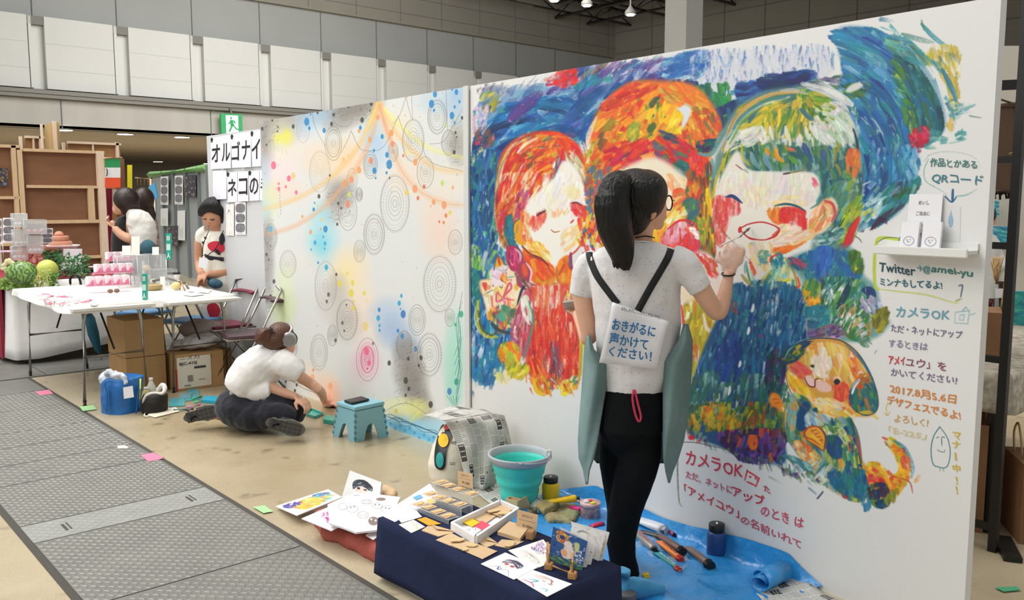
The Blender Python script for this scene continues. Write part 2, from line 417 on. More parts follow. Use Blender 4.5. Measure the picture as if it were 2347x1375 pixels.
    # ---- cat held by the first child
    Z([(1100,645),(1130,640),(1135,625),(1160,610),(1190,640),(1200,700),(1185,745),(1160,750),(1120,735),(1112,700)],'f3dcb4',1,2)
    F([(1108,665),(1140,640),(1190,650),(1195,720),(1170,748),(1125,730),(1115,690)],90,22,7,92,'f6e3a0*3 f2c040*3 f5d8c0*3 e88a50*2 f7efe0*2 e36a70*1 6fb08a*.6',.85,.3,spread=14)
    Z([(1126,640),(1122,622),(1140,606),(1158,608),(1165,625),(1160,648),(1140,658),(1128,652)],'efe0e6',1,2)
    F([(1125,625),(1150,607),(1162,625),(1145,640)],16,20,8,20,'e4c4d4*2 f4ecf0*3 d8a8c0',.7,.2)
    N([(1132,618),(1140,584),(1158,606)],4,'5a4a6a',.9,0,.2,1,0);Z([(1135,612),(1142,588),(1154,606)],'e8a828',.95,1);N([(1142,590),(1146,608)],5,'c83028')
    N([(1126,640),(1100,645),(1104,672),(1118,680)],3,'e6a070',.9);Z([(1104,650),(1116,648),(1114,668)],'d84030',.9,1)
    F([(1150,630),(1165,625),(1160,650),(1148,648)],10,14,6,70,'e88030 f0a040',.9,.2)
    N([(1144,655),(1150,660),(1152,652)],1.6,'5a4050');N([(1130,652),(1131,658)],2,'6a3a40');N([(1147,640),(1152,645)],2.2,'6a3a40')
    N([(1112,674),(1130,664)],2.5,'3a8080',.8);N([(1160,636),(1180,634)],2.5,'3a9a90',.8);N([(1158,622),(1165,612)],2,'3a9a90',.8)
    N([(1150,682),(1140,670),(1138,690),(1152,684),(1166,650),(1172,660),(1155,682),(1178,688)],5,'e0607c',1,.1);N([(1152,684),(1158,700),(1146,712)],5,'e87088',.9,.1)
    F([(1118,720),(1150,700),(1195,720),(1188,760),(1150,765),(1128,745)],50,24,8,85,'2f4a58*2 4a6a50*2 f0b040*2 2e8a78*2 e8902a*1 b83a50',.85,.4)
    N([(1122,735),(1140,755),(1170,765)],8,'2d3f50',.95)
    Z([(1140,720),(1152,716),(1160,730),(1152,738),(1142,732)],'4fa890',.9,2)
    # ---- first child's hair
    Z([(1137,420),(1150,350),(1200,308),(1270,300),(1318,325),(1345,380),(1350,470),(1330,440),(1290,350),(1260,420),(1220,450),(1195,490),(1172,520),(1165,560),(1152,560),(1135,500)],'d2502a',1,3)
    F([(1140,420),(1160,350),(1215,310),(1280,305),(1325,340),(1318,365),(1285,345),(1262,400),(1225,445),(1190,500),(1160,545),(1140,490)],330,38,8,('c',1290,470,1.15),'e03a20*5 ea5a22*4 c02a28*3 f08a2a*2 f5d9b0*1 e8b020*1.3 7a4a30*1 d02040*1',.92,.4,spread=9)
    F([(1195,320),(1250,310),(1290,330),(1260,370),(1200,360)],70,24,9,-30,'e8b826*2 d03a28*3 f07028*3 5a6a4a*1 c8c030*1',.85,.4)
    F([(1150,400),(1262,400),(1235,445),(1180,470),(1145,440)],90,30,6,112,'f4e6d0*3 e86030*2 d8302a*2 f0b880*1.5',.8,.4,spread=8)
    F([(1140,470),(1185,460),(1170,540),(1150,550)],80,32,6,105,'c83028*3 a04838*2 e88030*2 c84878*1 e8b030*1',.9,.4,spread=8)
    F([(1182,450),(1215,440),(1190,500),(1175,520)],40,30,6,110,'c85a80*3 d87890 a8385a e0a040',.85,.3,spread=8)
    F([(1270,320),(1315,325),(1330,360),(1300,380)],36,26,9,50,'e02838*3 e8481f*3 d82068',.9,.3)
    N([(1140,430),(1165,345),(1215,315)],7,'f0dcb8',.85,.4);N([(1136,440),(1150,372),(1170,345)],4,'c8d84a',.8,.3);N([(1186,350),(1205,330),(1232,316)],7,'f5efe0',.9,.3)
    N([(1153,400),(1172,350),(1200,325)],3.5,'c82820',.9)
    N([(1270,400),(1284,372),(1290,340)],4,'b82020',.9);N([(1266,412),(1276,395),(1274,370)],5,'3a4a68',.8);N([(1268,385),(1272,370)],6,'e8e4ec')
    F([(1300,345),(1330,365),(1345,410),(1332,430),(1300,372)],40,30,6,62,'e8e4d0*3 c8c8a0*2 9a9a80*1 b0a888*1',.85,.4,spread=8)
    N([(1340,420),(1346,455),(1352,500)],6,'6a5a72',.85);N([(1350,470),(1352,500),(1350,515)],4,'c04040')
    # face
    Z([(1290,370),(1268,410),(1235,440),(1205,470),(1195,530),(1205,565),(1240,595),(1262,612),(1275,614),(1295,595),(1330,560),(1348,520),(1345,450),(1330,405),(1310,375)],'f4f0e6',1,3)
    F([(1225,450),(1280,380),(1330,420),(1340,480),(1290,500),(1230,490)],50,34,16,110,'f6f3ea*4 f4eacc*2 efe6ea',.5,.2)
    Z([(1302,428),(1315,424),(1330,440),(1326,456),(1308,455),(1300,445)],'f0e2a0',.7,3)
    F([(1196,480),(1215,500),(1215,545),(1240,580),(1208,570),(1192,540)],70,26,7,75,'e8642a*4 f08a3a*2 d8403a*1 f4b070*3 f8e0c0*1',.6,.5)
    F([(1215,500),(1250,485),(1245,515),(1222,530)],46,20,6,100,'e2342c*4 f0684a*3 f8d8cc*2 ee8a40',.75,.5,spread=8);p.spray(1228,512,20,16,'e84a3a',.35)
    F([(1262,482),(1300,475),(1300,492),(1265,498)],26,16,6,90,'f0a860*2 f4c8a0*2',.5,.5)
    F([(1308,465),(1345,475),(1348,500),(1335,508),(1318,492)],50,20,7,60,'e22c34*4 e84a3a*3 f08068*2 f4c0a0',.8,.4);p.spray(1332,482,20,18,'e2343a',.4)
    F([(1325,510),(1350,505),(1345,535),(1320,550)],36,20,8,110,'f6c838*3 f8e090*2 f09a3a*1',.8,.3)
    F([(1290,530),(1335,520),(1320,560),(1290,580)],40,24,8,-50,'f8d890*2 f6e8c8*3 f0b870*1',.6,.3)
    F([(1205,555),(1245,560),(1262,598),(1240,592),(1210,575)],50,22,7,40,'f4c030*3 f0a030*2 f8e0a0*2 e86a30*1',.85,.3)
    N([(1231,494),(1240,488),(1250,483)],4,'4a3a4a');N([(1243,480),(1247,485)],2,'c85a30');N([(1248,478),(1250,483)],2,'c85a30')
    N([(1310,466),(1322,464),(1334,472)],2.5,'5a4048',.8);N([(1263,526),(1270,532),(1282,530)],2,'c87a40',.9);N([(1307,512),(1316,503)],4,'d03020',.9,0,.8)
    N([(1196,565),(1215,582),(1240,592),(1258,608)],3.5,'5a3038',.9);N([(1285,600),(1320,575),(1340,545)],4,'d83a28',.9)
    # ear, teal side lock, boots of the braid
    Z([(1175,520),(1183,502),(1196,508),(1196,540),(1205,560),(1190,560),(1178,545)],'e8a028',1,1.5);N([(1176,535),(1178,512),(1192,500)],3,'2a5a68');N([(1186,515),(1184,535)],4,'8a7a50',.7)
    F([(1160,500),(1172,495),(1178,550),(1188,570),(1172,575),(1158,545)],40,30,8,90,'2a6a88*3 1f8090*2 3a5068',.92,.3)
    F([(1142,530),(1158,545),(1165,570),(1150,565)],20,20,5,80,'b8a83a c8703a 8a4060 6a4a3a',.85)
    # orange scarf
    Z([(1198,570),(1225,585),(1255,600),(1272,616),(1272,640),(1250,665),(1225,650),(1205,620)],'ec6a1e',1,2)
    F([(1205,580),(1265,610),(1268,645),(1240,655),(1210,620)],70,34,9,55,'f07820*4 e4501e*3 d84028*2 f49a30*1',.9,.3)
    Z([(1280,600),(1305,585),(1310,620),(1308,650),(1295,660),(1275,645)],'ee7a1c',1,2);F([(1280,605),(1304,595),(1305,645),(1282,645)],36,26,8,95,'f58a1e*3 e8641c*2 d85a30 f0a840',.9,.3)
    N([(1210,585),(1245,598),(1258,612)],4,'a03028',.9);N([(1230,640),(1255,655),(1272,635)],10,'d9a420',.9,.3);N([(1275,610),(1278,640),(1292,662)],4,'a86a30',.8)
    F([(1232,650),(1272,640),(1268,665),(1240,668)],26,20,6,-20,'d8b020 e89a30 c87830',.9)
    # braid / headphones
    Z([(1160,575),(1172,562),(1190,572),(1198,600),(1188,620),(1172,620),(1162,600)],'b8285a',1,1.5);F([(1165,580),(1185,575),(1190,605),(1170,610)],30,22,6,80,'c83a6a*3 8a2048 e05a88 e88a90',.9,.2)
    N([(1180,570),(1192,582),(1192,602)],6,'e8b0c8',.9,.1);N([(1184,562),(1198,585),(1196,606)],2.5,'3a3048',.9)
    Z([(1190,602),(1205,598),(1218,620),(1215,645),(1198,648),(1185,630)],'a83a58',1,1.5);Z([(1196,608),(1205,606),(1210,630),(1200,632)],'e86030',.9,2);N([(1206,602),(1218,622),(1214,645)],5,'f0c8d4',.95,.1)
    F([(1178,612),(1200,640),(1235,660),(1225,670),(1190,655)],36,20,6,55,'8a5a58*2 a84a68*2 b8a090 6a4048',.9,.3);N([(1205,645),(1220,662),(1245,668)],5,'b09080',.9);N([(1222,656),(1235,662),(1246,656)],6,'f0f0ea',.95)
    N([(1308,580),(1308,610),(1316,620)],9,'8a2858',.9);N([(1304,590),(1306,612)],3,'3a88a8',.9)
    # red dress
    Z([(1205,670),(1270,655),(1305,655),(1325,720),(1325,870),(1300,885),(1215,860),(1205,780)],'dc3a2c',1,5)
    F([(1210,668),(1300,660),(1325,700),(1330,860),(1305,885),(1270,870),(1212,855),(1208,760)],520,42,6,91,'e23428*6 d02a28*3 ea5a3a*3 f3a48a*1.6 b8282e*1.5 f4d0b8*.9 e88048*1 7a4048*.5',.9,.5,spread=4)
    F([(1212,662),(1300,655),(1312,700),(1220,700)],90,34,5,91,'f0b8a8*2 e85848*3 f6dcd0*1.5 e07a40',.85,.5,spread=5)
    F([(1262,790),(1280,790),(1290,870),(1262,860)],36,40,5,92,'6a5868*2 3a3848*2 b83a48*2 8a8890',.85,.5,spread=3)
    F([(1212,820),(1240,830),(1262,900),(1240,895),(1215,870)],60,30,7,65,'e85a28*3 f0a030*2 d83028*2 f5d040*1',.9,.3)
    N([(1222,870),(1232,895),(1248,905)],13,'e8b820',1,.2);N([(1228,868),(1240,892),(1256,898)],8,'d8901e',.95);N([(1240,862),(1252,888),(1254,896)],5,'c05a28',.9)
    F([(1275,880),(1325,868),(1318,895),(1290,905)],50,18,6,80,'f0c820*3 e8d850*1 f0e080*1 e86a28*1',.9,.3);F([(1250,855),(1272,860),(1270,890),(1258,890)],22,18,5,80,'4a7a6a e8f0ea d84030',.9);F([(1300,870),(1325,860),(1322,880)],16,14,5,-50,'4a8a70 8a9a30 e8e8e0',.9)
    # arm sleeve and hand
    Z([(1190,700),(1205,665),(1222,690),(1220,760),(1205,820),(1175,790),(1172,750)],'c05068',1,3)
    F([(1185,715),(1208,672),(1220,700),(1218,760),(1200,815),(1178,770)],90,34,6,97,'d04a5a*3 b83a58*2 e89aa0*2 7a4a58*1 f4ece4*1',.9,.4,spread=6)
    F([(1195,690),(1210,680),(1220,740),(1205,735)],30,28,6,80,'f2f0e6*3 c8d0a0 e8d8d8',.9,.3);N([(1212,690),(1222,730),(1210,790),(1198,825)],6,'4a9078',.9,.3);N([(1185,700),(1196,665),(1204,655)],6,'2a2c40',.95,.2,.7)
    F([(1172,765),(1185,775),(1188,795),(1175,790)],14,16,5,50,'7a4a90 a05a90 e8c0d0',.9)
    Z([(1150,790),(1175,782),(1192,805),(1190,835),(1165,850),(1148,830),(1140,808)],'ee7a20',1,2)
    F([(1148,792),(1185,790),(1192,825),(1165,845),(1145,820)],60,22,7,60,'f08a22*3 e8601c*2 c8b828*2 8aa030*1.5 f0d040*1',.9,.3)
    Z([(1162,810),(1175,806),(1172,840),(1158,838)],'a8c840',.7,3)
    F([(1165,840),(1205,830),(1210,855),(1185,875),(1165,860)],60,18,7,-50,'d8c828*3 b8b030*2 7a8a30*1 f0e070*1',.9,.3)
    F([(1128,850),(1160,845),(1165,880),(1145,875)],30,26,9,75,'ece8b0*3 e8d8b8*2 c8d070',.7,.3)
    # yellow edge behind the painter
    N([(1322,720),(1332,770),(1330,840),(1326,872)],9,'d8b81e',.9,.3);N([(1328,770),(1338,800)],8,'ecd840',.8);N([(1334,740),(1332,860)],5,'9a9a40',.6)
    F([(1305,655),(1330,650),(1330,690),(1300,690)],26,20,7,80,'f0e8a0 d8c840 8aa040 f4f0e8',.85,.3)
    F([(1325,500),(1400,500),(1400,620),(1340,600)],60,26,9,70,'e03828*3 b83050*2 e8a030 f0c040',.9)
    # ---- top strip of blue, purple and bare wall
    Z([(1400,175),(1560,120),(1640,115),(1800,115),(1900,120),(1880,200),(1700,230),(1600,240),(1480,200),(1400,240)],'b4bcd8',.3,6)
    F([(1420,175),(1520,130),(1525,185),(1430,225)],90,44,9,-22,'5a3f8a*4 6a5296*2 c8c4e0*1.5 3a4f98*2 d8d4e4*1',.88,.8)
    F([(1520,140),(1620,115),(1610,175),(1525,195)],80,50,12,-18,'2f70b4*3 1d5aa4*3 5a98cc*2 c6d6ea*1.5',.88,.7)
    F([(1590,125),(1800,105),(1900,110),(1890,175),(1620,210)],300,34,5,90,'e2e4ec*5 a6b8da*3 5f8cc4*2.5 3b6db4*2 c4cbe4*2 6a6aa8*1',.75,1.,spread=7)
    F([(1380,235),(1450,165),(1540,190),(1520,212),(1420,250)],110,42,12,-38,'1b5aa0*4 17468a*3 4a3a86*2 2a8ab4*1 cfd8ea*1',.9,.5)
    F([(1335,280),(1395,235),(1400,262),(1360,300),(1345,350)],50,44,12,-45,'1b5aa0*3 17468a*2 1f7a98*2',.9,.4)
    F([(1540,185),(1600,190),(1660,230),(1700,235),(1690,310),(1640,330),(1600,240),(1560,212)],120,34,12,95,'1c3f80*4 14305f*4 24608a*2 1f7a4f*2',.92,.3)
    F([(1590,200),(1670,190),(1680,225),(1625,250),(1590,235)],60,24,11,80,'2a8a50*3 1f6a4a*2 4a9a4a*1.5 2a7a8a*1',.9,.3)
    F([(1690,190),(1760,185),(1850,160),(1870,185),(1760,215),(1700,240)],90,44,12,-14,'1f4a94*4 162f74*4 2a6ab0*2',.9,.4)
    F([(1745,175),(1850,165),(1840,190),(1750,205)],30,46,12,-8,'14285f*3 1b3a80',.9,.3)
    F([(1830,190),(1960,170),(1960,195),(1840,215)],60,34,8,-6,'46406a*2 8a86a0*2 3f7a4a*2 2f5f6a*1 c8c8d8*1',.85,.6)
    # ---- swirl on the right
    Z([(1915,70),(1990,62),(2060,95),(2120,150),(2160,230),(2165,300),(2110,340),(2100,420),(2060,490),(1990,520),(1960,470),(1950,330),(1900,240),(1930,170)],'3a7ea8',.5,3)
    F([(1900,75),(2000,65),(2060,110),(2090,190),(2020,220),(1940,180),(1925,115)],150,60,15,('c',1860,330),'2a80b0*4 1f6ca0*3 55a2c2*2 1c4f96*1.5 8cc0d0*1 2a8a9a*1',.93,.35,spread=7)
    F([(1930,175),(2020,190),(2090,230),(2100,330),(2060,460),(1980,520),(1965,420),(1960,300)],260,60,14,('c',1800,400),'2272a8*4 1a5a9a*4 1c4080*1.5 3a90b8*2 7ab8cc*.7 2a7a8a*1.5 1f8090*1',.93,.35,spread=7)
    F([(2060,110),(2110,160),(2150,230),(2160,300),(2100,335),(2080,240),(2050,170)],170,56,14,('c',1880,330),'1f5a68*4 2a6a5a*3 226e88*3 174a50*2 4a8a40*.7',.93,.3,spread=7)
    F([(2040,140),(2075,170),(2100,300),(2080,300),(2060,220)],30,40,8,('c',1880,330),'4f8a30*2 b8c030*1 2a6a50*2',.85,.4)
    F([(2020,85),(2080,90),(2130,140),(2110,150),(2060,130)],50,44,12,32,'3a98a0*3 7ab0a8*2 5a8a6a*1 2a7a90*2',.88,.5)
    N([(2112,55),(2140,85),(2180,115)],11,'2a8a98',.9,.4);N([(2068,78),(2105,90),(2140,98)],12,'3f7a70',.85,.5);N([(2112,46),(2118,70)],4,'4a7a60',.8)
    F([(2130,110),(2195,110),(2200,170),(2190,290),(2170,290),(2175,220),(2150,160)],110,28,8,80,'d8b84a*3 b8a838*3 e8c8a0*2 5a8a78*1.5 e6e0d0*1 8a6a38*.7',.85,.6)
    Z([(2122,125),(2135,122),(2140,145),(2128,150)],'c8b820',.9,4);N([(2160,160),(2180,200),(2192,230)],13,'2f7a98',.95,.3);N([(2168,150),(2192,190),(2200,225)],6,'c8a83a',.8)
    F([(2175,230),(2235,235),(2228,262),(2180,270)],30,20,7,-20,'3a8a90*3 8ac0c0 c8d8d4',.8,.7);S(2235,268,30,4,10,'6a8a78',.8)
    F([(2120,300),(2165,300),(2165,335),(2120,340)],20,22,10,-10,'4a9a98*2 8ab8b0',.85,.5);F([(2190,300),(2210,298),(2212,318),(2192,320)],8,16,8,-30,'4a9a98',.85);S(2195,325,40,5,-12,'9ac0b8',.7)
    F([(2085,305),(2120,290),(2130,310),(2115,345),(2090,345)],50,16,11,80,'c01838*4 a01838*2 d83a58',.95,.2)
    F([(1935,195),(1990,190),(1985,215),(1940,225)],22,34,9,25,'3f7a3a*2 2a5a3a 6aa04a 3a6a6a',.9,.4)
    Z([(1938,207),(1955,192),(1985,186),(1975,200),(1950,212)],'e4e4e0',.9,2);N([(1930,225),(1900,205),(1885,200)],18,'e4e4de',.9,.4)
    F([(2030,430),(2100,400),(2100,440),(2010,520),(1960,520)],90,50,12,-42,'1f5f90*3 2a7a88*3 4a2a4a*1.2 2a6a4a*1.5 8ac0cc*1',.9,.4)
    N([(2000,520),(2030,495),(2070,470)],14,'4a2840',.9,.4);S(2025,505,26,12,20,'3a2040',.9)
    F([(1960,430),(2010,420),(2020,480),(1985,510),(1950,500)],60,24,9,-50,'b8d8e0*3 3a88b0*2 e4e8ea*2 7ab0a0*1 c8d048*.6',.85,.5)
    F([(1995,330),(2030,330),(2020,400),(2000,400)],10,26,6,80,'c8dce4*2 7ab0cc',.75,.6)
    F([(1950,250),(1962,240),(1975,330),(1960,330)],14,24,7,80,'c8dce4*2 5aa0cc 4f9a80',.8,.5)
    F([(2060,340),(2110,345),(2100,400),(2070,410)],60,30,9,80,'4a9cc8*3 8ac4dc*2 2272a8*2',.85,.5)
    # ---- middle figure: curls
    Z([(1345,430),(1340,360),(1355,290),(1380,240),(1440,190),(1515,185),(1590,195),(1640,250),(1655,310),(1630,360),(1625,420),(1635,560),(1640,690),(1560,640),(1540,520),(1600,430),(1500,360),(1420,420),(1400,480),(1360,500)],'e8782a',1,4)
    F([(1345,400),(1350,310),(1385,245),(1440,200),(1500,190),(1530,260),(1500,340),(1450,370),(1390,400)],270,34,14,-48,'f08a22*5 f5a828*4 ea6420*4 e03a28*1.5 f4c82c*1.5 8a8a30*.7',.93,.25)
    F([(1375,245),(1440,195),(1510,195),(1480,215),(1400,250)],70,34,12,-30,'d83428*3 e85a26*3 c83a40*1 f09030*1',.92,.3)
    F([(1510,195),(1590,200),(1640,260),(1600,270),(1540,240)],110,32,13,30,'f0902a*4 ee7a22*3 e8b040*1.5 c88a2a*1',.92,.3)
    F([(1530,240),(1560,250),(1570,300),(1520,300),(1510,260)],40,26,13,-60,'f4c41e*3 f8d838*2 f09a28*1',.93,.2)
    F([(1570,250),(1640,260),(1652,320),(1620,350),(1570,330)],110,24,11,70,'d84a2a*3 e8702a*3 f4b828*2 8a7040*1 e8d040*1',.92,.3)
    F([(1345,350),(1385,300),(1410,330),(1390,400),(1350,410)],80,28,10,-70,'e8902a*3 b8a030*2 e04a22*2 7a5a30*1 f4d0a0*1',.9,.35)
    F([(1390,335),(1500,320),(1500,365),(1440,395),(1395,380)],120,30,13,-25,'e0342c*4 d02048*3 e85a26*2 8a4040*1.2 f0a040*1',.93,.3)
    F([(1500,320),(1540,310),(1600,350),(1610,390),(1560,400),(1510,370)],110,24,12,40,'d82c2c*4 c83040*2 5a7a50*1.4 e8602a*2 6a5a70*1',.93,.3)
    F([(1545,370),(1580,370),(1590,400),(1555,405)],30,20,10,30,'2f6a78*3 3f7a68*2 2a5a50',.93,.2)
    F([(1585,345),(1625,370),(1615,400),(1585,395)],40,20,11,80,'e83428*4 f05038*2 d84a58',.95,.2)
    Z([(1560,245),(1572,240),(1584,250),(1580,270),(1568,290),(1560,295),(1566,265),(1552,250)],'dfe4ea',1,2);S(1577,242,22,7,25,'b8c4b0')
    N([(1348,340),(1350,310),(1368,270)],13,'ece6e2',.95,.4);N([(1345,350),(1337,325)],5,'f0e0d8',.8)
    F([(1480,240),(1515,225),(1512,290),(1490,310)],30,24,10,-70,'f4c828*2 8a9030*1.5 f09a28*2 4a6a38*1',.9,.3);Z([(1482,296),(1498,280),(1504,290),(1492,305)],'4a6a30',.95,1.5)
    F([(1440,290),(1465,280),(1460,320),(1440,320)],16,22,10,-55,'c8c838*2 8a9a38',.8,.3)
    F([(1505,298),(1545,310),(1555,330),(1515,312)],22,18,6,25,'4a4a68*2 3a5a68 6a4a58',.9,.2);F([(1600,325),(1650,320),(1630,345),(1600,345)],26,18,9,0,'1f5a60*3 2a3a78*2 3a2a58',.93,.2)
    F([(1345,395),(1400,380),(1400,480),(1350,500)],110,20,8,-70,'3f7aa0*2 5a6a80*2 c8483a*2 e88a30*1.5 7a5a48*1 e8b038*1',.9,.4)
    F([(1342,500),(1400,480),(1400,560),(1345,560)],50,22,8,-70,'e8902a*2 f4c838*2 d83a28*2 4a6a8a*1',.9)
    # middle face and cheek area
    Z([(1400,420),(1430,385),(1500,360),(1560,395),(1590,430),(1580,520),(1560,600),(1420,600),(1395,500)],'f2e6cc',1,5)
    F([(1400,410),(1430,385),(1440,400),(1410,440)],22,22,9,-60,'f0e0a0*2 e8d890 f4c040',.8)
    F([(1520,400),(1580,420),(1575,470),(1530,460)],40,26,12,60,'f4e4b8*3 f6c890*2 f0a868*1 f6f0e4*2',.7,.2)
    F([(1545,435),(1575,440),(1575,470),(1545,480)],40,20,10,-40,'f09048*2 ee6a3a*3 f4b060*2 e04a2a*1',.85,.3)
    F([(1570,400),(1600,395),(1630,480),(1640,600),(1632,690),(1600,560),(1580,480)],210,30,9,84,'c8482a*3 e0342c*2 d8802a*2 a85a30*2 4a6a58*1.5 f0b030*1.2 6a4a38*1',.92,.35)
    F([(1615,380),(1635,390),(1640,560),(1625,640),(1612,470)],110,34,7,88,'6a7a30*2 c8a828*2 a8502a*2 3a5a50*1.5 e8c828*1 8a3a28*1',.92,.35,spread=6)
    F([(1620,430),(1632,440),(1634,500),(1620,470)],20,30,8,80,'f4c81e*3 e8a820',.95,.2)
    F([(1568,460),(1600,460),(1590,520),(1568,500)],45,20,11,-60,'3a7078*4 4a7a68*2 5a8a48*1',.93,.2)
    F([(1592,500),(1616,510),(1614,560),(1598,550)],40,20,8,80,'8aa038*3 4a8a40*2 c8b030*2 e07a30*1',.92,.3)
    F([(1520,490),(1560,470),(1575,500),(1540,520),(1515,530)],36,22,9,-55,'f4d840*3 f6ecc8*2 f0a040*1',.85,.3)
    F([(1500,520),(1530,515),(1510,560),(1490,570)],30,24,9,-50,'f2a428*3 f4d028*2 ee7a2a*1',.9,.3)
    # round pink shape by the hand
    Z([(1515,560),(1530,525),(1560,508),(1590,520),(1605,560),(1590,590),(1540,590)],'e2404a',1,2)
    F([(1520,540),(1555,508),(1600,545),(1595,590),(1530,590)],70,22,8,92,'e63a34*4 d83a58*2 f06a50*1 c83048*1',.9,.3,spread=8)
    F([(1520,545),(1545,512),(1575,515),(1560,550),(1530,560)],36,20,9,90,'e8b4c0*3 e08a98*2 f4dce0*1',.85,.3,spread=8);N([(1530,525),(1560,505),(1590,512),(1602,535)],5,'d82430',.95,.1)
    F([(1578,520),(1600,530),(1602,550),(1588,540)],12,18,7,45,'f4f0ee*3 e8d8d0',.95,.2)
    Z([(1590,580),(1610,575),(1640,600),(1650,680),(1600,660),(1570,600)],'ecdcd4',1,4);F([(1595,575),(1640,600),(1640,640),(1600,600)],50,24,7,60,'e03a30*3 e8e0d8*3 e89090*2 d8602a*1',.9,.3)
    # skirt of the middle figure, right of the painter
    F([(1570,690),(1650,690),(1640,760),(1590,860),(1570,850)],150,40,9,95,'c8b020*4 a8a028*3 e0cc38*2 8a8a30*1.5 c8702a*1 d8482a*.8 f0e8c0*.7',.9,.4,spread=7)
    N([(1562,700),(1570,760),(1590,800)],6,'e23a38',.95,.2);N([(1612,720),(1622,755),(1650,755),(1655,735)],9,'f2e2d4',.95,.2)
    Z([(1560,640),(1600,650),(1590,690),(1560,690)],'ecd8b8',.9,4)
    # ---- big green haired head
    Z([(1640,360),(1655,300),(1690,245),(1750,210),(1830,200),(1900,220),(1950,280),(1970,350),(1975,430),(1965,520),(1930,580),(1860,590),(1880,470),(1870,400),(1650,400),(1640,460),(1630,440)],'6a9088',1,4)
    Z([(1655,350),(1680,290),(1720,265),(1780,300),(1900,260),(1935,250),(1955,320),(1900,330),(1800,310),(1720,330),(1690,340)],'dcdcd2',.95,6)
    F([(1930,240),(1968,330),(1975,440),(1960,540),(1930,560),(1925,430),(1900,300)],170,44,9,('c',1790,420),'4a8a80*3 8ab0a0*3 c8d8c8*2 3a6a58*2 5a7a38*1.5 c8b838*1 2a5a5a*1',.9,.35,spread=7)
    F([(1650,420),(1665,330),(1700,335),(1680,370),(1660,480),(1640,490)],130,42,8,105,'2f6a60*4 1f5a58*3 7a9a38*2 c8b828*1.5 4a7a6a*2',.93,.3,spread=7)
    F([(1700,240),(1850,205),(1860,250),(1900,275),(1890,320),(1760,320),(1700,300)],200,34,9,('r',1830,215),'c8b82a*4 d8b020*3 8aa030*3 5a8a3a*2.5 3a7a78*1.5 e8c838*1',.92,.3,spread=8)
    F([(1840,205),(1900,225),(1915,270),(1860,290),(1830,240)],80,34,10,('r',1840,210),'7aa82a*3 5a8a30*3 b8a830*2 3f6a38*2 c8c040*1',.92,.3)
    F([(1720,300),(1930,280),(1945,330),(1900,345),(1740,345)],130,30,8,85,'e4e4da*4 c8d4c4*2 7a9a70*2 4a7a5a*1.5 a8bca0*1',.85,.35,spread=10)
    F([(1770,255),(1840,260),(1845,310),(1740,310)],60,38,6,100,'d8c02a*3 a8a82a*2 5a8a3a*2 f0d848*1',.9,.3,spread=8)
    F([(1690,330),(1720,325),(1850,340),(1940,330),(1950,420),(1920,480),(1870,400),(1780,390),(1710,385)],280,34,9,80,'2f6a6a*4 1f5a5a*3 5a8a58*2 8ab0b0*1.5 3a5a90*1.2 4a8a38*1.5 a8a030*1',.92,.35,bow=3,spread=12)
    F([(1870,250),(1925,235),(1955,280),(1955,330),(1900,335),(1860,300)],60,34,10,('c',1800,400),'e4e6dc*4 d0d8cc*2 a8b8a0*1',.85,.4);F([(1660,345),(1690,305),(1745,290),(1760,325),(1700,338)],40,30,9,-35,'dedcd2*4 c8ccc4*2',.85,.4)
    for a,b in (((1700,345),(1715,378)),((1722,350),(1740,385)),((1752,350),(1770,390))):N([a,((a[0]+b[0])/2-4,(a[1]+b[1])/2),b],12,'7aa8b8',.85,.3)
    N([(1700,330),(1702,360),(1718,380)],6,'c8b82a',.9);N([(1755,340),(1762,355)],9,'e8982a',.95);N([(1778,340),(1782,360),(1795,370)],11,'f0a022',.95,.2);N([(1806,340),(1820,345)],10,'d8704a',.9);N([(1810,360),(1830,375)],12,'5a9a38',.9)
    N([(1842,330),(1855,360)],14,'2a4a80',.9);N([(1885,345),(1890,365)],18,'3a5a90',.8)
    N([(1717,280),(1730,255),(1750,240)],12,'3a6a80',.9);N([(1835,250),(1850,265),(1862,275)],11,'3a6e88',.9);N([(1800,285),(1795,300),(1790,310)],8,'3a6e80',.9)
    for x in (1746,1764,1800,1846,1866):N([(x,290),(x+3,305),(x+8,320)],9,'e8eae0',.9,.2)
    N([(1655,345),(1680,280),(1720,238),(1775,215),(1825,212)],9,'d9a85a',.95,.25);N([(1660,350),(1690,285),(1740,245),(1810,222)],7,'d8dcd0',.85,.3);N([(1668,320),(1700,268),(1750,232),(1800,224)],9,'4a8a90',.85,.3);N([(1672,330),(1705,275),(1750,242)],7,'6a9a3a',.8,.3)
    N([(1790,208),(1820,207),(1850,215)],9,'c8bcb0',.8);N([(1952,240),(1930,225),(1900,212),(1840,192)],20,'e2e2dc',.9,.3);N([(1940,260),(1960,300),(1962,320)],12,'dcdcc8',.8,.4)
    N([(1600,352),(1625,355),(1640,340),(1650,310),(1668,290)],10,'5a98a0',.95,.3);N([(1640,355),(1660,320),(1680,300)],8,'b8c8c0',.8,.3);N([(1632,365),(1636,400),(1628,440)],9,'5a9aa0',.8,.4)
    N([(1632,470),(1642,410),(1672,340)],6,'c8b828',.9,.3);N([(1650,470),(1660,400),(1690,345)],7,'6a7a70',.85)
    N([(1956,296),(1963,320),(1966,350),(1962,395)],5,'2a2a48',.95,.1,.3);F([(1940,350),(1968,345),(1968,400),(1945,400)],36,26,9,92,'e07a38*3 d8603a*2 c8a040*1',.9,.3)
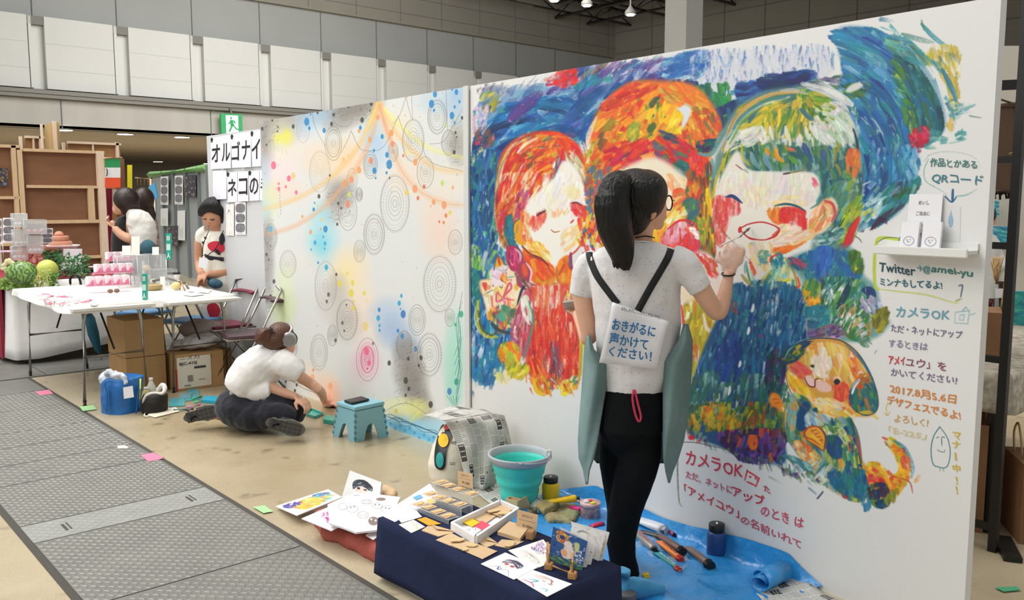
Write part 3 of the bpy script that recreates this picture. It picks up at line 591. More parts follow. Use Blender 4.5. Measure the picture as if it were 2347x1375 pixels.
    F([(1860,400),(1900,395),(1905,440),(1880,500),(1870,450)],60,34,9,80,'2f7a80*3 5a9a98*2 1f5a60*2 3a7a50',.92,.3);F([(1900,430),(1960,420),(1960,470),(1920,560),(1900,520)],110,34,9,110,'4a8a7a*3 7ab0a0*2 2f5a50*2 8aa038*1.5 2a6a80*1',.9,.35)
    F([(1940,480),(1975,450),(1960,540),(1920,560)],50,34,10,115,'a8b830*4 7aa030*2 c8c840*1',.93,.3)
    # face of the big head
    Z([(1690,345),(1712,385),(1760,400),(1810,395),(1868,398),(1880,440),(1862,480),(1880,500),(1900,455),(1915,460),(1918,490),(1890,530),(1850,545),(1780,580),(1740,640),(1712,600),(1690,560),(1650,540),(1632,490),(1640,440),(1660,390)],'ece6da',1,3)
    F([(1662,400),(1720,395),(1860,405),(1870,440),(1850,470),(1740,480),(1660,440)],90,40,18,100,'eee8de*4 e8e0d4*3 f0e4c0*1.5 dfe6e4*1 ecdcd0*1',.5,.25)
    F([(1690,430),(1760,430),(1760,470),(1700,460)],18,24,14,80,'f2e6b0*2 e8e4d0',.5);F([(1780,450),(1850,455),(1850,470),(1775,475)],20,24,8,5,'f0dc90*2 ecd8b0',.6)
    F([(1636,455),(1660,450),(1695,465),(1695,490),(1672,500),(1660,560),(1642,560),(1632,500)],150,26,6,92,'e23a38*4 d8404a*3 ec5a40*2 f0887a*2 e87a40*.8 f4d0c4*1',.7,.5,spread=6);p.spray(1655,490,26,46,'e0404a',.35)
    F([(1760,480),(1790,478),(1798,500),(1785,515),(1765,500)],50,22,8,100,'f08a2a*3 ec6a22*2 f4a848*2',.8,.4)
    F([(1790,478),(1840,480),(1848,500),(1845,530),(1820,505),(1790,515)],110,22,7,93,'e22a28*5 d83038*2 ec5044*2 f0887a*1',.8,.45,spread=8);p.spray(1815,500,36,30,'e23a34',.4)
    N([(1815,512),(1812,528)],9,'d05068',.85);N([(1838,500),(1840,530)],8,'e03a38',.9);N([(1826,498),(1824,512)],7,'e89890',.8)
    F([(1790,515),(1850,530),(1870,540),(1800,575),(1770,580)],70,30,10,-25,'f4e4cc*3 f2d2a0*2 ecc8a8*2 f0b070*1',.75,.3)
    F([(1770,572),(1830,560),(1850,548),(1840,560),(1790,582)],36,30,7,-12,'ea6428*3 f08a30*2 e8a850*1.5',.9,.3);F([(1715,560),(1770,560),(1760,620),(1725,600)],60,26,10,80,'f0dca0*3 ecdcc8*3 e8c070*1 8ac0b0*.6',.7,.3)
    F([(1740,575),(1762,578),(1758,605),(1742,600)],16,16,7,-30,'5aa0a8*2 8ab070 4a9098',.8,.3)
    F([(1715,590),(1722,600),(1735,635),(1725,625)],16,22,6,70,'e8603a*3 e23a48 f0a060',.85,.3)
    N([(1664,451),(1680,450),(1700,465)],7,'26406e',.95,.1,.8);N([(1775,472),(1800,468),(1825,472),(1845,482)],4.5,'2a5a68',.95,.1,.7);N([(1686,377),(1703,390)],2.5,'8a4048');N([(1705,388),(1715,396)],4,'8ab0b8',.8)
    N([(1795,398),(1820,395),(1850,388)],5,'c8b868',.8);N([(1795,399),(1812,396)],4,'4a3048',.95);N([(1812,396),(1850,388)],2,'4a5058')
    F([(1858,412),(1868,410),(1874,430),(1866,428)],12,14,6,60,'e06a80*2 e8a0b0',.8,.2)
    N([(1697,524),(1715,514),(1745,509),(1772,516),(1786,526)],2.6,'c83a3c',.95,.15,.3);N([(1785,526),(1778,540),(1757,549)],4.5,'d83228',.95,.1);N([(1697,528),(1712,542),(1722,548),(1735,549)],3.2,'c82830',.95,.15);N([(1697,521),(1695,532)],8,'d82a28');N([(1782,530),(1770,540)],5,'e04030')
    Z([(1705,527),(1745,514),(1778,526),(1765,540),(1730,545)],'e9e6de',.8,3)
    # ear
    Z([(1868,480),(1885,458),(1905,456),(1916,480),(1908,505),(1885,528),(1860,538),(1850,520)],'ecb878',.95,3);F([(1860,490),(1900,460),(1912,490),(1880,525),(1858,530)],60,26,8,-55,'f0b870*3 e8a050*2 f2d8b8*2 e8885a*1',.85,.3)
    N([(1890,460),(1908,468),(1914,490),(1906,508)],7,'c84a58',.95,.2);N([(1888,468),(1900,480),(1898,500)],5,'e8c8b0',.8);N([(1888,474),(1890,492),(1880,505)],3,'7a7a58',.8);N([(1858,478),(1880,462),(1895,430)],5,'4a8078',.8)
    N([(1935,500),(1920,525),(1895,538)],4,'2f4a48',.9);F([(1870,545),(1925,520),(1935,540),(1900,565),(1870,560)],60,22,8,-20,'8ab4b0*3 4a8a80*2 c8d8d0*1.5 2f5a68*1.5',.88,.4)
    N([(1935,570),(1952,530),(1968,500)],16,'e0262e',.97,.2);N([(1945,560),(1955,535)],12,'d03040',.9);N([(1922,568),(1935,560)],12,'a82a48',.9);N([(1958,540),(1970,548),(1975,556)],3,'5a6a50',.8)
    # collar
    Z([(1720,615),(1735,645),(1765,620),(1775,595),(1790,585),(1812,610),(1828,660),(1800,658),(1745,660),(1728,650)],'9ac8b8',1,2)
    F([(1745,650),(1775,605),(1800,590),(1822,650),(1790,655)],60,26,8,110,'8ac8b8*2 dce0b0*2 b8d8c0*2 d8cc70*1 4a9a90*1',.88,.3);N([(1800,590),(1820,625),(1828,660)],5,'c88a38',.95);N([(1828,635),(1830,658),(1790,655)],6,'e0522a',.95,.2);N([(1792,645),(1815,640)],7,'d8cc30',.9)
    F([(1765,590),(1790,580),(1792,605),(1775,615)],16,22,8,80,'2a7a90*3 3a9aa8',.92,.2);N([(1765,600),(1768,590),(1785,582)],5,'d83a28',.9);N([(1730,655),(1755,640),(1768,618)],3,'a8803a',.9);N([(1712,610),(1718,640),(1732,655)],5,'4a8a50',.9);N([(1710,600),(1708,625)],8,'4a9a98',.7)
    N([(1700,630),(1712,645),(1730,660)],8,'9a8a38',.8);N([(1735,657),(1780,662),(1830,662)],4,'c8602a',.8)
    # ---- ground between big head and writing
    Z([(1800,600),(1850,575),(1930,560),(1975,590),(1980,630),(2010,660),(2020,720),(2040,740),(1990,780),(1850,775),(1838,700),(1835,640)],'4a8a88',.75,4)
    F([(1830,590),(1900,570),(1970,590),(1975,630),(1940,650),(1850,640)],150,30,11,75,'2a5fa8*3 1f6a98*3 2a8090*3 2f7a50*2 5a9a88*1 8a3a68*.6',.92,.4)
    F([(1870,570),(1912,572),(1900,620),(1870,630)],60,40,10,100,'2f68b8*4 3f80c4*2 1f4f98*1',.93,.3,spread=8);F([(1945,580),(1972,580),(1975,625),(1955,620)],40,26,8,100,'3f6a30*3 5a8a38*2 c8c030*1',.92,.4)
    F([(1800,590),(1850,600),(1835,620),(1810,605)],20,24,8,30,'a84a68*3 7a4a6a 2a6a78',.9,.3)
    F([(1838,640),(1880,650),(1890,700),(1850,720),(1842,690)],70,26,9,110,'8aa838*3 5a8a40*3 e8a028*1.5 c8b028*1 3a7a50*1',.92,.3);F([(1845,690),(1885,675),(1888,700),(1858,705)],22,16,8,-40,'ee9a20*4 f4b838',.95,.2)
    F([(1888,640),(1960,640),(1985,660),(1980,720),(1900,740),(1880,700)],190,32,9,115,'2f7a58*3 1f5a48*3 8ab8a0*2 e0e6de*1.5 3a8a8a*2 5a9a48*1',.92,.4,spread=16)
    F([(1850,705),(1900,710),(1890,760),(1852,760)],60,24,12,-10,'2a8090*4 2a6a88*2 3a9a98',.93,.3);N([(1948,650),(1935,680),(1920,705)],17,'1a3f50',.95,.2);N([(1980,665),(1995,670),(2000,695)],22,'1c3870',.95,.2);N([(1985,690),(1978,720)],12,'c0a8c8',.9,.4)
    F([(1975,680),(2020,690),(2020,730),(1980,735)],60,26,8,60,'b8b0c8*2 8a98c0*2 3a68a0*2 e4e4e8*1.5 6a8090*1',.88,.5);F([(2000,720),(2035,705),(2030,760),(2005,755)],40,26,9,-60,'7a7a28*3 5a5a30*2 a8a030*1',.92,.3)
    F([(1855,755),(1930,745),(1935,770),(1865,778)],60,22,8,-25,'5a3a78*4 7a5a90*2 8a7a50*1 c8b0d0*1',.9,.4);F([(1925,700),(1990,720),(1990,780),(1940,770)],110,26,9,-60,'2f7a48*3 3f6a38*2 8a7a38*1.5 c8a878*1 e4e6e0*1',.9,.4);F([(1965,770),(2000,775),(1990,795),(1975,792)],14,20,7,40,'4a7a60 9ab8a0',.7,.5)
    N([(1832,662),(1842,700),(1848,770)],9,'d8c8d4',.95,.2);N([(1836,668),(1848,710),(1853,760)],2.5,'a84050',.9)
    # ---- long blue dress
    Z([(1680,650),(1735,662),(1830,662),(1840,720),(1850,800),(1800,860),(1790,960),(1800,1060),(1720,1050),(1640,1020),(1575,990),(1580,900),(1620,780),(1660,700)],'1f5484',1,3)
    F([(1680,655),(1830,660),(1845,780),(1800,850),(1770,900),(1600,880),(1640,760)],620,30,7,101,'174a80*5 1f6a98*4 123768*3 2a80a0*3 86bcd0*.8 2a7a78*2 4f8ab0*1 dbe6ea*.35',.9,.5,spread=7)
    F([(1590,860),(1790,870),(1780,960),(1580,950)],300,34,8,98,'2a6a6a*4 2f7a78*3 3a6a50*2.5 1c4a88*2 8ab8a8*1.3 c8d8c8*.6 4a5a78*1',.9,.45,spread=8)
    F([(1640,800),(1690,760),(1700,860),(1650,870)],70,36,9,100,'163c84*4 1f4f98*2',.9,.3,spread=6)
    F([(1575,930),(1800,930),(1800,1010),(1700,1020),(1640,990),(1575,985)],300,26,9,105,'4a6a30*3 8a9a28*3 c8a828*2 2f6a48*2 b8582a*1.5 5a4a38*1.5 1f4a60*1',.92,.35,spread=14)
    F([(1600,940),(1650,930),(1700,975),(1640,985)],50,22,9,110,'e0a020*2 c8b028*2 e07a2a*1 6a8a30*1',.93,.3)
    F([(1640,1000),(1700,985),(1800,990),(1790,1045),(1760,1060),(1700,1050)],200,24,10,100,'4a2a68*4 6a4a98*2 38244e*3 7a3a48*1.5 d85a28*1 2f3a68*1',.93,.3,spread=12)
    F([(1715,1000),(1735,1000),(1732,1030),(1718,1025)],12,20,10,90,'e86a28*3',.95);F([(1575,985),(1620,1000),(1600,1015),(1578,1000)],20,18,6,100,'e03a38 5a7a38 8aa8a0',.85,.5);Z([(1578,1000),(1590,998),(1592,1006),(1580,1008)],'d82838',.95,1)
    F([(1690,1035),(1760,1045),(1755,1062),(1700,1058)],40,16,10,80,'6a48a0*2 3a3070*3',.92,.3)
    for x,y,l in ((1725,706,22),(1715,758,20),(1695,834,17),(1671,895,24)):
        N([(x+2,y-l/2),(x+1,y),(x-2,y+l/2)],7,'e8eeee',1,0,.9)
    F([(1740,690),(1780,670),(1790,760),(1760,760)],26,24,5,95,'b8d4e0*2 c8c0cc',.7,.6,spread=4);N([(1738,768),(1750,772)],5,'a03a78',.8);F([(1670,700),(1690,690),(1690,720)],10,16,7,80,'7a4a58*2 8a5a30',.7)
    F([(1758,820),(1800,800),(1790,900),(1758,900)],50,26,9,100,'2a2a40*2 1f4a50*3 4a3a68*1',.85,.4)
    # ---- small animal bottom right
    Z([(1805,850),(1812,810),(1850,780),(1910,775),(1960,800),(1990,850),(2010,900),(2010,940),(1990,955),(1960,955),(1940,970),(1950,1020),(1990,1080),(1980,1150),(1900,1120),(1840,1050),(1800,990),(1800,930),(1830,900)],'d8a048',1,3)
    Z([(1790,830),(1800,800),(1840,780),(1870,776),(1845,795),(1830,825),(1805,835)],'26405c',1,2);F([(1795,825),(1810,795),(1860,780),(1830,820)],46,24,8,-35,'26486a*3 2f6a50*2 c8a828*1.3 3a5a30*1',.9,.3);N([(1797,822),(1820,790),(1860,776),(1900,778)],4,'6ab0b8',.9)
    F([(1850,800),(1900,785),(1950,810),(1970,860),(1940,880),(1880,880),(1850,850)],130,32,12,80,'f0c860*3 f2ddb0*3 e8a848*2 ec9a3a*1.5 e88a58*1 dca050*1',.85,.3);F([(1860,810),(1895,800),(1905,860),(1870,870)],36,30,12,85,'f4e6d4*4 f0d8c8*2',.7,.3)
    F([(1812,840),(1830,830),(1860,845),(1850,870),(1820,865)],60,20,7,30,'e0404a*4 e86a60*3 e88a3a*1',.65,.5);p.spray(1836,848,24,16,'e04a58',.5);F([(1804,850),(1830,870),(1870,915),(1850,920),(1815,890)],90,28,10,60,'f0b020*4 f4c840*3 e88a28*2 f6e4a0*1',.92,.3)
    F([(1910,880),(1940,880),(1950,930),(1930,950),(1912,910)],80,22,7,85,'e23c38*4 e8602a*3 f09040*2',.75,.4);p.spray(1930,900,20,24,'e23c44',.45);F([(1865,915),(1930,920),(1960,955),(1920,970),(1880,940)],80,24,10,30,'f4d080*3 f2e8c8*2 e8a83a*2 a8c0a0*1',.88,.3)
    Z([(1846,868),(1850,862),(1866,872),(1868,880),(1860,886),(1850,880)],'eec8c0',1,1.5);Z([(1868,880),(1885,872),(1905,888),(1900,896),(1880,895)],'f0c4b8',1,2);N([(1846,866),(1856,884),(1866,884),(1870,868),(1886,870)],2.2,'8a3a38',.9);N([(1870,862),(1886,872)],4,'d8b048',.9)
    Z([(1858,838),(1864,836),(1864,842)],'3a3030',1,1);Z([(1912,874),(1918,869),(1924,874),(1918,880)],'2a2a38',1,1)
    F([(1955,800),(1985,850),(1975,880),(1950,850)],46,26,9,60,'f0a848*2 e8703a*2 f4e0c8*3',.9,.3);N([(1935,785),(1970,820),(1995,860),(2010,905)],7,'2f6a90',.9,.3);N([(1850,780),(1900,778),(1935,785),(1965,810)],5,'e8923a',.9,.3)
    Z([(1946,910),(1955,880),(1975,865),(2000,880),(2012,920),(2005,945),(1975,950),(1955,935)],'2a6a78',1,2);F([(1950,900),(1975,870),(2005,890),(2008,935),(1965,945)],80,30,9,75,'2a6a88*4 2f7a58*3 1f4f70*2 7a9a48*1 c8703a*.7',.9,.3);F([(1965,860),(1995,860),(1985,885),(1965,890)],26,20,8,-60,'d8803a*2 c8582a*2 8a8a38*1',.9,.3)
    N([(1953,900),(1958,885),(1970,870)],7,'dfe6ea',.95,.1);N([(1960,950),(1990,945),(2012,960)],9,'e8b830',.9,.3)
    # body
    F([(1812,905),(1850,915),(1900,960),(1950,960),(1965,1040),(1980,1090),(1975,1150),(1900,1120),(1840,1050),(1800,990)],360,30,11,80,'2a7a88*3 3a8a70*3 1f4a7a*2.5 8ab8a8*2.5 c8c048*1.5 4a7a38*2 e8883a*.8 c83a38*.4',.9,.35)
    Z([(1838,925),(1850,920),(1858,935),(1845,955),(1845,985),(1828,985),(1825,955)],'16477a',.97,2);F([(1850,945),(1905,960),(1880,975),(1850,980)],40,22,9,60,'c8d8d8*2 8ab0c8*2 c89a88*1',.85,.3);F([(1800,930),(1822,930),(1822,980),(1812,985)],40,26,8,100,'7ab0a8*3 d89858*1.2 8ac0b0',.9,.3)
    F([(1875,980),(1935,985),(1950,1010),(1900,1030)],60,24,9,60,'d8e0b8*2 b8b850*2 4a8a50*2 e8ecd8*1',.85,.3);F([(1895,1000),(1930,1010),(1925,1050),(1900,1040)],50,26,10,80,'1f4a80*3 1f6a60*2',.9,.3)
    Z([(1843,992),(1855,978),(1880,980),(1892,1005),(1888,1030),(1870,1020),(1850,1008)],'f0a428',1,1.5);F([(1850,985),(1880,985),(1888,1015),(1868,1010)],26,18,6,50,'f4b838*3 e8882a*2',.9,.2);N([(1880,1020),(1862,1008),(1846,1000),(1846,984),(1870,976)],3,'c83a28',.9);N([(1876,978),(1892,998),(1888,1035)],4,'2a4a58',.9)
    for i in range(4):N([(1860+i*6,988+i*7),(1872+i*5,984+i*8)],1.8,'8a3a28',.9)
    F([(1820,1010),(1860,1025),(1885,1060),(1860,1075),(1835,1050)],60,24,10,60,'e8923a*3 f0b860*1.5 e86a38*1.5 e4ddc0*1.5 8ab0a0*1',.88,.35);N([(1950,960),(1965,1000),(1975,1060)],8,'2a5048',.9,.3);N([(1962,1000),(1970,1030),(1972,1060)],5,'d84038',.9)
    F([(1840,1060),(1900,1060),(1925,1100),(1880,1110),(1850,1090)],70,26,8,-50,'8aa898*2 4a8a90*2 c8d0a8*2 e6e8e4*1.5 d89858*1',.85,.45);F([(1900,1080),(1985,1080),(1985,1140),(1920,1125)],100,24,10,85,'2a7a98*4 2f7a68*2 1f5a80*2',.92,.35)
    F([(1978,1130),(1996,1130),(1992,1168),(1978,1168)],16,26,8,90,'3a80a8*3 6ab0c8',.85,.4);F([(1790,1040),(1850,1060),(1870,1090),(1820,1060)],30,26,8,40,'4a8a90*2 9ac0c0*2 2f6a70',.8,.5);S(1880,1135,22,5,-50,'4a6a70');S(1862,1125,26,5,40,'5a8a98',.8)
    # paw on the left and neck
    Z([(1762,915),(1770,900),(1785,905),(1795,925),(1802,940),(1795,945),(1780,935),(1768,930)],'ee8a28',1,2);N([(1770,915),(1785,915)],2,'b8482a');N([(1775,925),(1788,922)],2,'b8482a');F([(1790,930),(1805,940),(1800,950)],8,14,5,60,'f4c040 f0e0a0',.9)
    # tail
    F([(2028,1010),(2045,1005),(2080,1040),(2085,1090),(2060,1130),(2035,1150),(2000,1120),(1985,1070),(2010,1060),(2050,1090),(2062,1070),(2050,1040)],250,24,10,60,'f0a828*4 f4c828*3 e8782a*2.5 c8b828*2 7a8a30*1.2 e04a38*1 e8e0b0*1',.93,.35,spread=30)
    F([(1990,1090),(2020,1090),(2030,1120),(2000,1120)],40,18,10,30,'e23a38*4 e86040*2 f0a040',.93,.3);F([(1990,1115),(2030,1110),(2040,1150),(2020,1165),(1995,1150)],60,20,11,85,'243c58*3 1f5a78*2 3a3048*2 6a8a30*1',.93,.3);F([(2030,1140),(2060,1120),(2050,1150),(2035,1160)],20,18,8,80,'8a8a30*2 6a8a40',.9)
    N([(2050,1010),(2075,1030),(2092,1070),(2088,1095)],10,'2a7aa0',.85,.5);F([(2068,1045),(2085,1050),(2082,1075),(2068,1070)],20,20,9,70,'e07a58*2 d8603a*1 f0a868',.9);N([(2022,1002),(2035,1008)],5,'d86a5a');N([(2098,1105),(2108,1090)],10,'f09a3a',.8,.6);N([(2062,1095),(2085,1105),(2092,1130)],3,'c85a48',.9)
    N([(1137,470),(1150,380),(1195,320),(1260,298),(1315,318),(1345,360)],3,'1f3a68',.5,.5,.2);N([(1350,330),(1385,240),(1440,192),(1510,183),(1590,190),(1650,250)],3,'c8502a',.5,.5,.2)
    N([(1655,340),(1690,262),(1750,215),(1830,198),(1900,215),(1955,275),(1975,360)],3,'2a4a60',.45,.6,.2);N([(1640,470),(1650,520),(1690,565),(1720,600)],3,'8a4a40',.6,.4)
    F([(1990,60),(2130,100),(2200,200),(2190,300),(2110,360),(2100,440),(2020,520)],60,34,8,('c',1850,360),'3a98a0*2 2a6a88*2 5aa0b0*1 8ac0c0*1',.8,.7,edge=0)
    F([(1080,300),(1096,300),(1092,860),(1074,860)],40,22,6,97,'16508f*2 2a88a0*2 cfe3ea*2',.8,.7,edge=0)
    F([(1100,200),(1400,148),(1560,122),(1560,140),(1400,175),(1110,225)],70,26,5,-60,'5a78b0*2 6a5a98*2 8aa8d0*2 4a7a70*.6',.7,.9,edge=0)
    F([(1575,1000),(1700,1040),(1790,1050),(1870,1090),(1860,1110),(1760,1070),(1640,1030)],60,22,6,60,'4a2a68*2 3a6a60*2 8ab0a8*2 6a8a40',.8,.6,edge=0)
    F([(1205,860),(1325,870),(1320,900),(1220,900)],26,18,5,75,'e8c030*2 e88a28*2 d83a2a*1',.85,.5,edge=0);F([(1080,850),(1160,830),(1150,870),(1100,885)],24,22,7,95,'1f6ea5*3 2584b4*2',.85,.5,edge=0)
    # bare board showing through, glints of thick paint
    F([(1095,230),(1330,220),(1340,320),(1150,370),(1100,560),(1080,520)],90,11,2.6,('c',1245,440),'dfe8f0*3 a8cce0*2',.75,.7,edge=0)
    F([(1085,420),(1150,560),(1165,830),(1100,870),(1078,700)],75,14,2.6,97,'e4ecee*3 9ac8d8*2',.75,.7,edge=0)
    F([(1380,250),(1690,230),(1640,560),(1350,480)],110,9,2.2,-50,'fbd9a0*3 f8c860*2 f0e8d8',.7,.5,edge=0)
    F([(1150,340),(1330,340),(1200,480),(1150,540)],60,14,2.2,112,'f8dcb8*3 f4b868',.7,.5,edge=0)
    F([(1212,668),(1320,668),(1325,860),(1215,850)],100,18,2.,91,'f8dccc*3 f4a890*2',.7,.6,edge=0)
    F([(1900,90),(2100,160),(2140,320),(2060,460),(1970,480),(1960,260)],120,13,2.6,('c',1820,400),'b8d8e8*3 e0ecf0*2 6ab0d0*2',.7,.7,edge=0)
    F([(1660,680),(1830,680),(1840,800),(1780,980),(1590,960),(1640,780)],180,12,2.3,101,'a8d0e0*3 e0e8ec*2 6a9ab8*2',.7,.7,edge=0)
    F([(1840,600),(1980,600),(2020,760),(1860,760)],90,10,2.6,110,'cfe0dc*3 a0c8c8*2 e4e4e0',.75,.7,edge=0)
    p.soften(1.2,.5)
    # dark drawing lines laid over the wet paint
    N([(1664,451),(1680,450),(1702,466)],8,'26406e',.95,.1,.8);N([(1775,472),(1800,467),(1825,472),(1847,484)],4.5,'2a5a68',.95,.1,.7);N([(1697,523),(1715,514),(1745,509),(1772,516),(1787,526),(1778,540),(1757,549),(1735,549),(1712,542),(1697,528)],2.6,'c8282e',.95,.15,.1);N([(1697,521),(1695,532)],8,'d82a28')
    N([(1231,494),(1240,488),(1251,483)],4,'4a3a4a');N([(1310,466),(1322,464),(1334,472)],3,'5a4048',.9);N([(1263,526),(1270,532),(1283,530)],2.2,'c06a38');N([(1196,562),(1215,582),(1240,592),(1258,610)],3,'5a3038',.9)
    Z([(1857,839),(1865,836),(1865,843)],'3a3030',1,1);Z([(1911,875),(1918,868),(1926,874),(1918,882)],'2a2a38',1,1);Z([(1846,868),(1852,860),(1868,872),(1866,886),(1852,884)],'eec8c0',.95,1);Z([(1869,880),(1886,871),(1906,888),(1900,898),(1878,896)],'f0c4b8',.9,1.5)
    N([(1844,866),(1852,882),(1862,887),(1868,884),(1869,870),(1886,868)],3,'7a2f34',.95);N([(1872,862),(1888,874)],4,'d8b048',.9);N([(1953,902),(1958,885),(1971,869)],8,'dfe6ea',.95,.1)
    N([(1795,832),(1803,802),(1840,782),(1880,775),(1930,782),(1968,812),(1995,858),(2011,905),(2009,940),(1985,952),(1958,938),(1947,915),(1956,885),(1972,868)],3,'1f3a58',.8,.3,.2);N([(1805,850),(1803,872),(1816,905),(1845,935),(1880,962)],3,'a8562a',.7,.3);N([(1946,962),(1956,985),(1968,1040),(1978,1085)],4,'2a4a48',.8,.3);N([(1800,935),(1796,965),(1806,1005),(1830,1045)],4,'3a7a88',.7,.4);N([(1844,992),(1856,978),(1880,981),(1892,1006),(1888,1032),(1870,1021),(1850,1008),(1844,992)],2.6,'b83a28',.9,.2,.1)
    # ---- outlined boxes, bubble, arrow, drop figure
    N([(2075,552),(2020,545),(2008,562),(2004,610),(2006,655),(2012,662)],8,'b6cc3c',.95,.2,.2);N([(2010,662),(2060,668),(2125,676),(2180,692),(2200,695)],4,'c4cc60',.85,.4,.6);N([(2005,580),(2004,650)],3,'7a9a50',.6,.8)
    N([(2010,556),(2030,545),(2060,545)],3,'6a7a60',.8)
    N([(2118,370),(2130,356),(2160,348),(2200,350),(2235,362),(2250,385)],2.2,'8aa8a4',.9,.5,.4);N([(2128,365),(2118,390),(2122,415),(2145,430),(2165,442),(2172,455)],3,'7aa8a0',.9,.5,.3);N([(2190,450),(2215,447),(2240,434)],4,'6aa8a4',.9,.5,.6)
    N([(2184,435),(2183,462)],6,'2f5f8a',.98,.1,.2);N([(2166,450),(2181,463),(2192,452)],3.6,'2f5f8a',.98,.1,.3);N([(2068,540),(2062,555),(2072,560)],9,'3a4a50',.9,.5)
    N([(2154,978),(2140,1000),(2134,1030),(2138,1062),(2150,1070),(2170,1070),(2178,1040),(2172,1005),(2154,978)],2.6,'4a7a80',.95,.2,0)
    N([(2158,1003),(2159,1022)],2.2,'4a7080');N([(2146,1004),(2152,1001)],2,'4a7080');N([(2158,1001),(2166,1003)],2,'4a7080');N([(2148,1030),(2153,1034),(2164,1036),(2166,1030)],1.8,'5a8088');N([(2154,1072),(2155,1080)],2,'8a9a90');N([(2160,1072),(2164,1081)],2,'8a9a90')
    N([(1556,1012),(1555,1020),(1553,1060),(1554,1110),(1557,1150),(1563,1160)],4,'6a6a40',.9,.5,.5);N([(1556,1014),(1590,1014),(1640,1024),(1690,1038),(1712,1060)],2.6,'5a5048',.9,.5,.4)
    N([(1762,1092),(1790,1108)],5,'8a8878',.7,.7);N([(2198,655),(2206,655),(2202,680)],4,'5a6a78',.9,.1,.2);N([(2190,690),(2205,684)],6,'b0a868',.9,.4)
    N([(2036,921),(2031,935),(2034,950)],3,'c8b050',.8);N([(2026,946),(2034,952),(2040,944)],2.5,'c8a050',.8);N([(2010,802),(2004,812)],2,'8a8aa0')
    # camera drawings by the writing
    for q in ([(2190,716),(2222,712),(2218,742),(2188,740),(2190,716)],[(2200,722),(2210,721),(2208,734),(2199,733),(2200,722)],[(2206,712),(2214,704),(2220,712)],[(2224,722),(2236,718)]):N(q,2.6,'7aaab4',.85,.4,.1,.9,0)
    for q in ([(1713,1077),(1707,1101)],[(1714,1080),(1740,1096)],[(1712,1104),(1734,1114)],[(1740,1096),(1732,1115)]):N(q,4,'d8283c',.95,.3,.3)
    N([(1718,1092),(1721,1094)],5,'d8283c');N([(1731,1094),(1738,1100)],8,'e0384a',.85,.5)
    return p

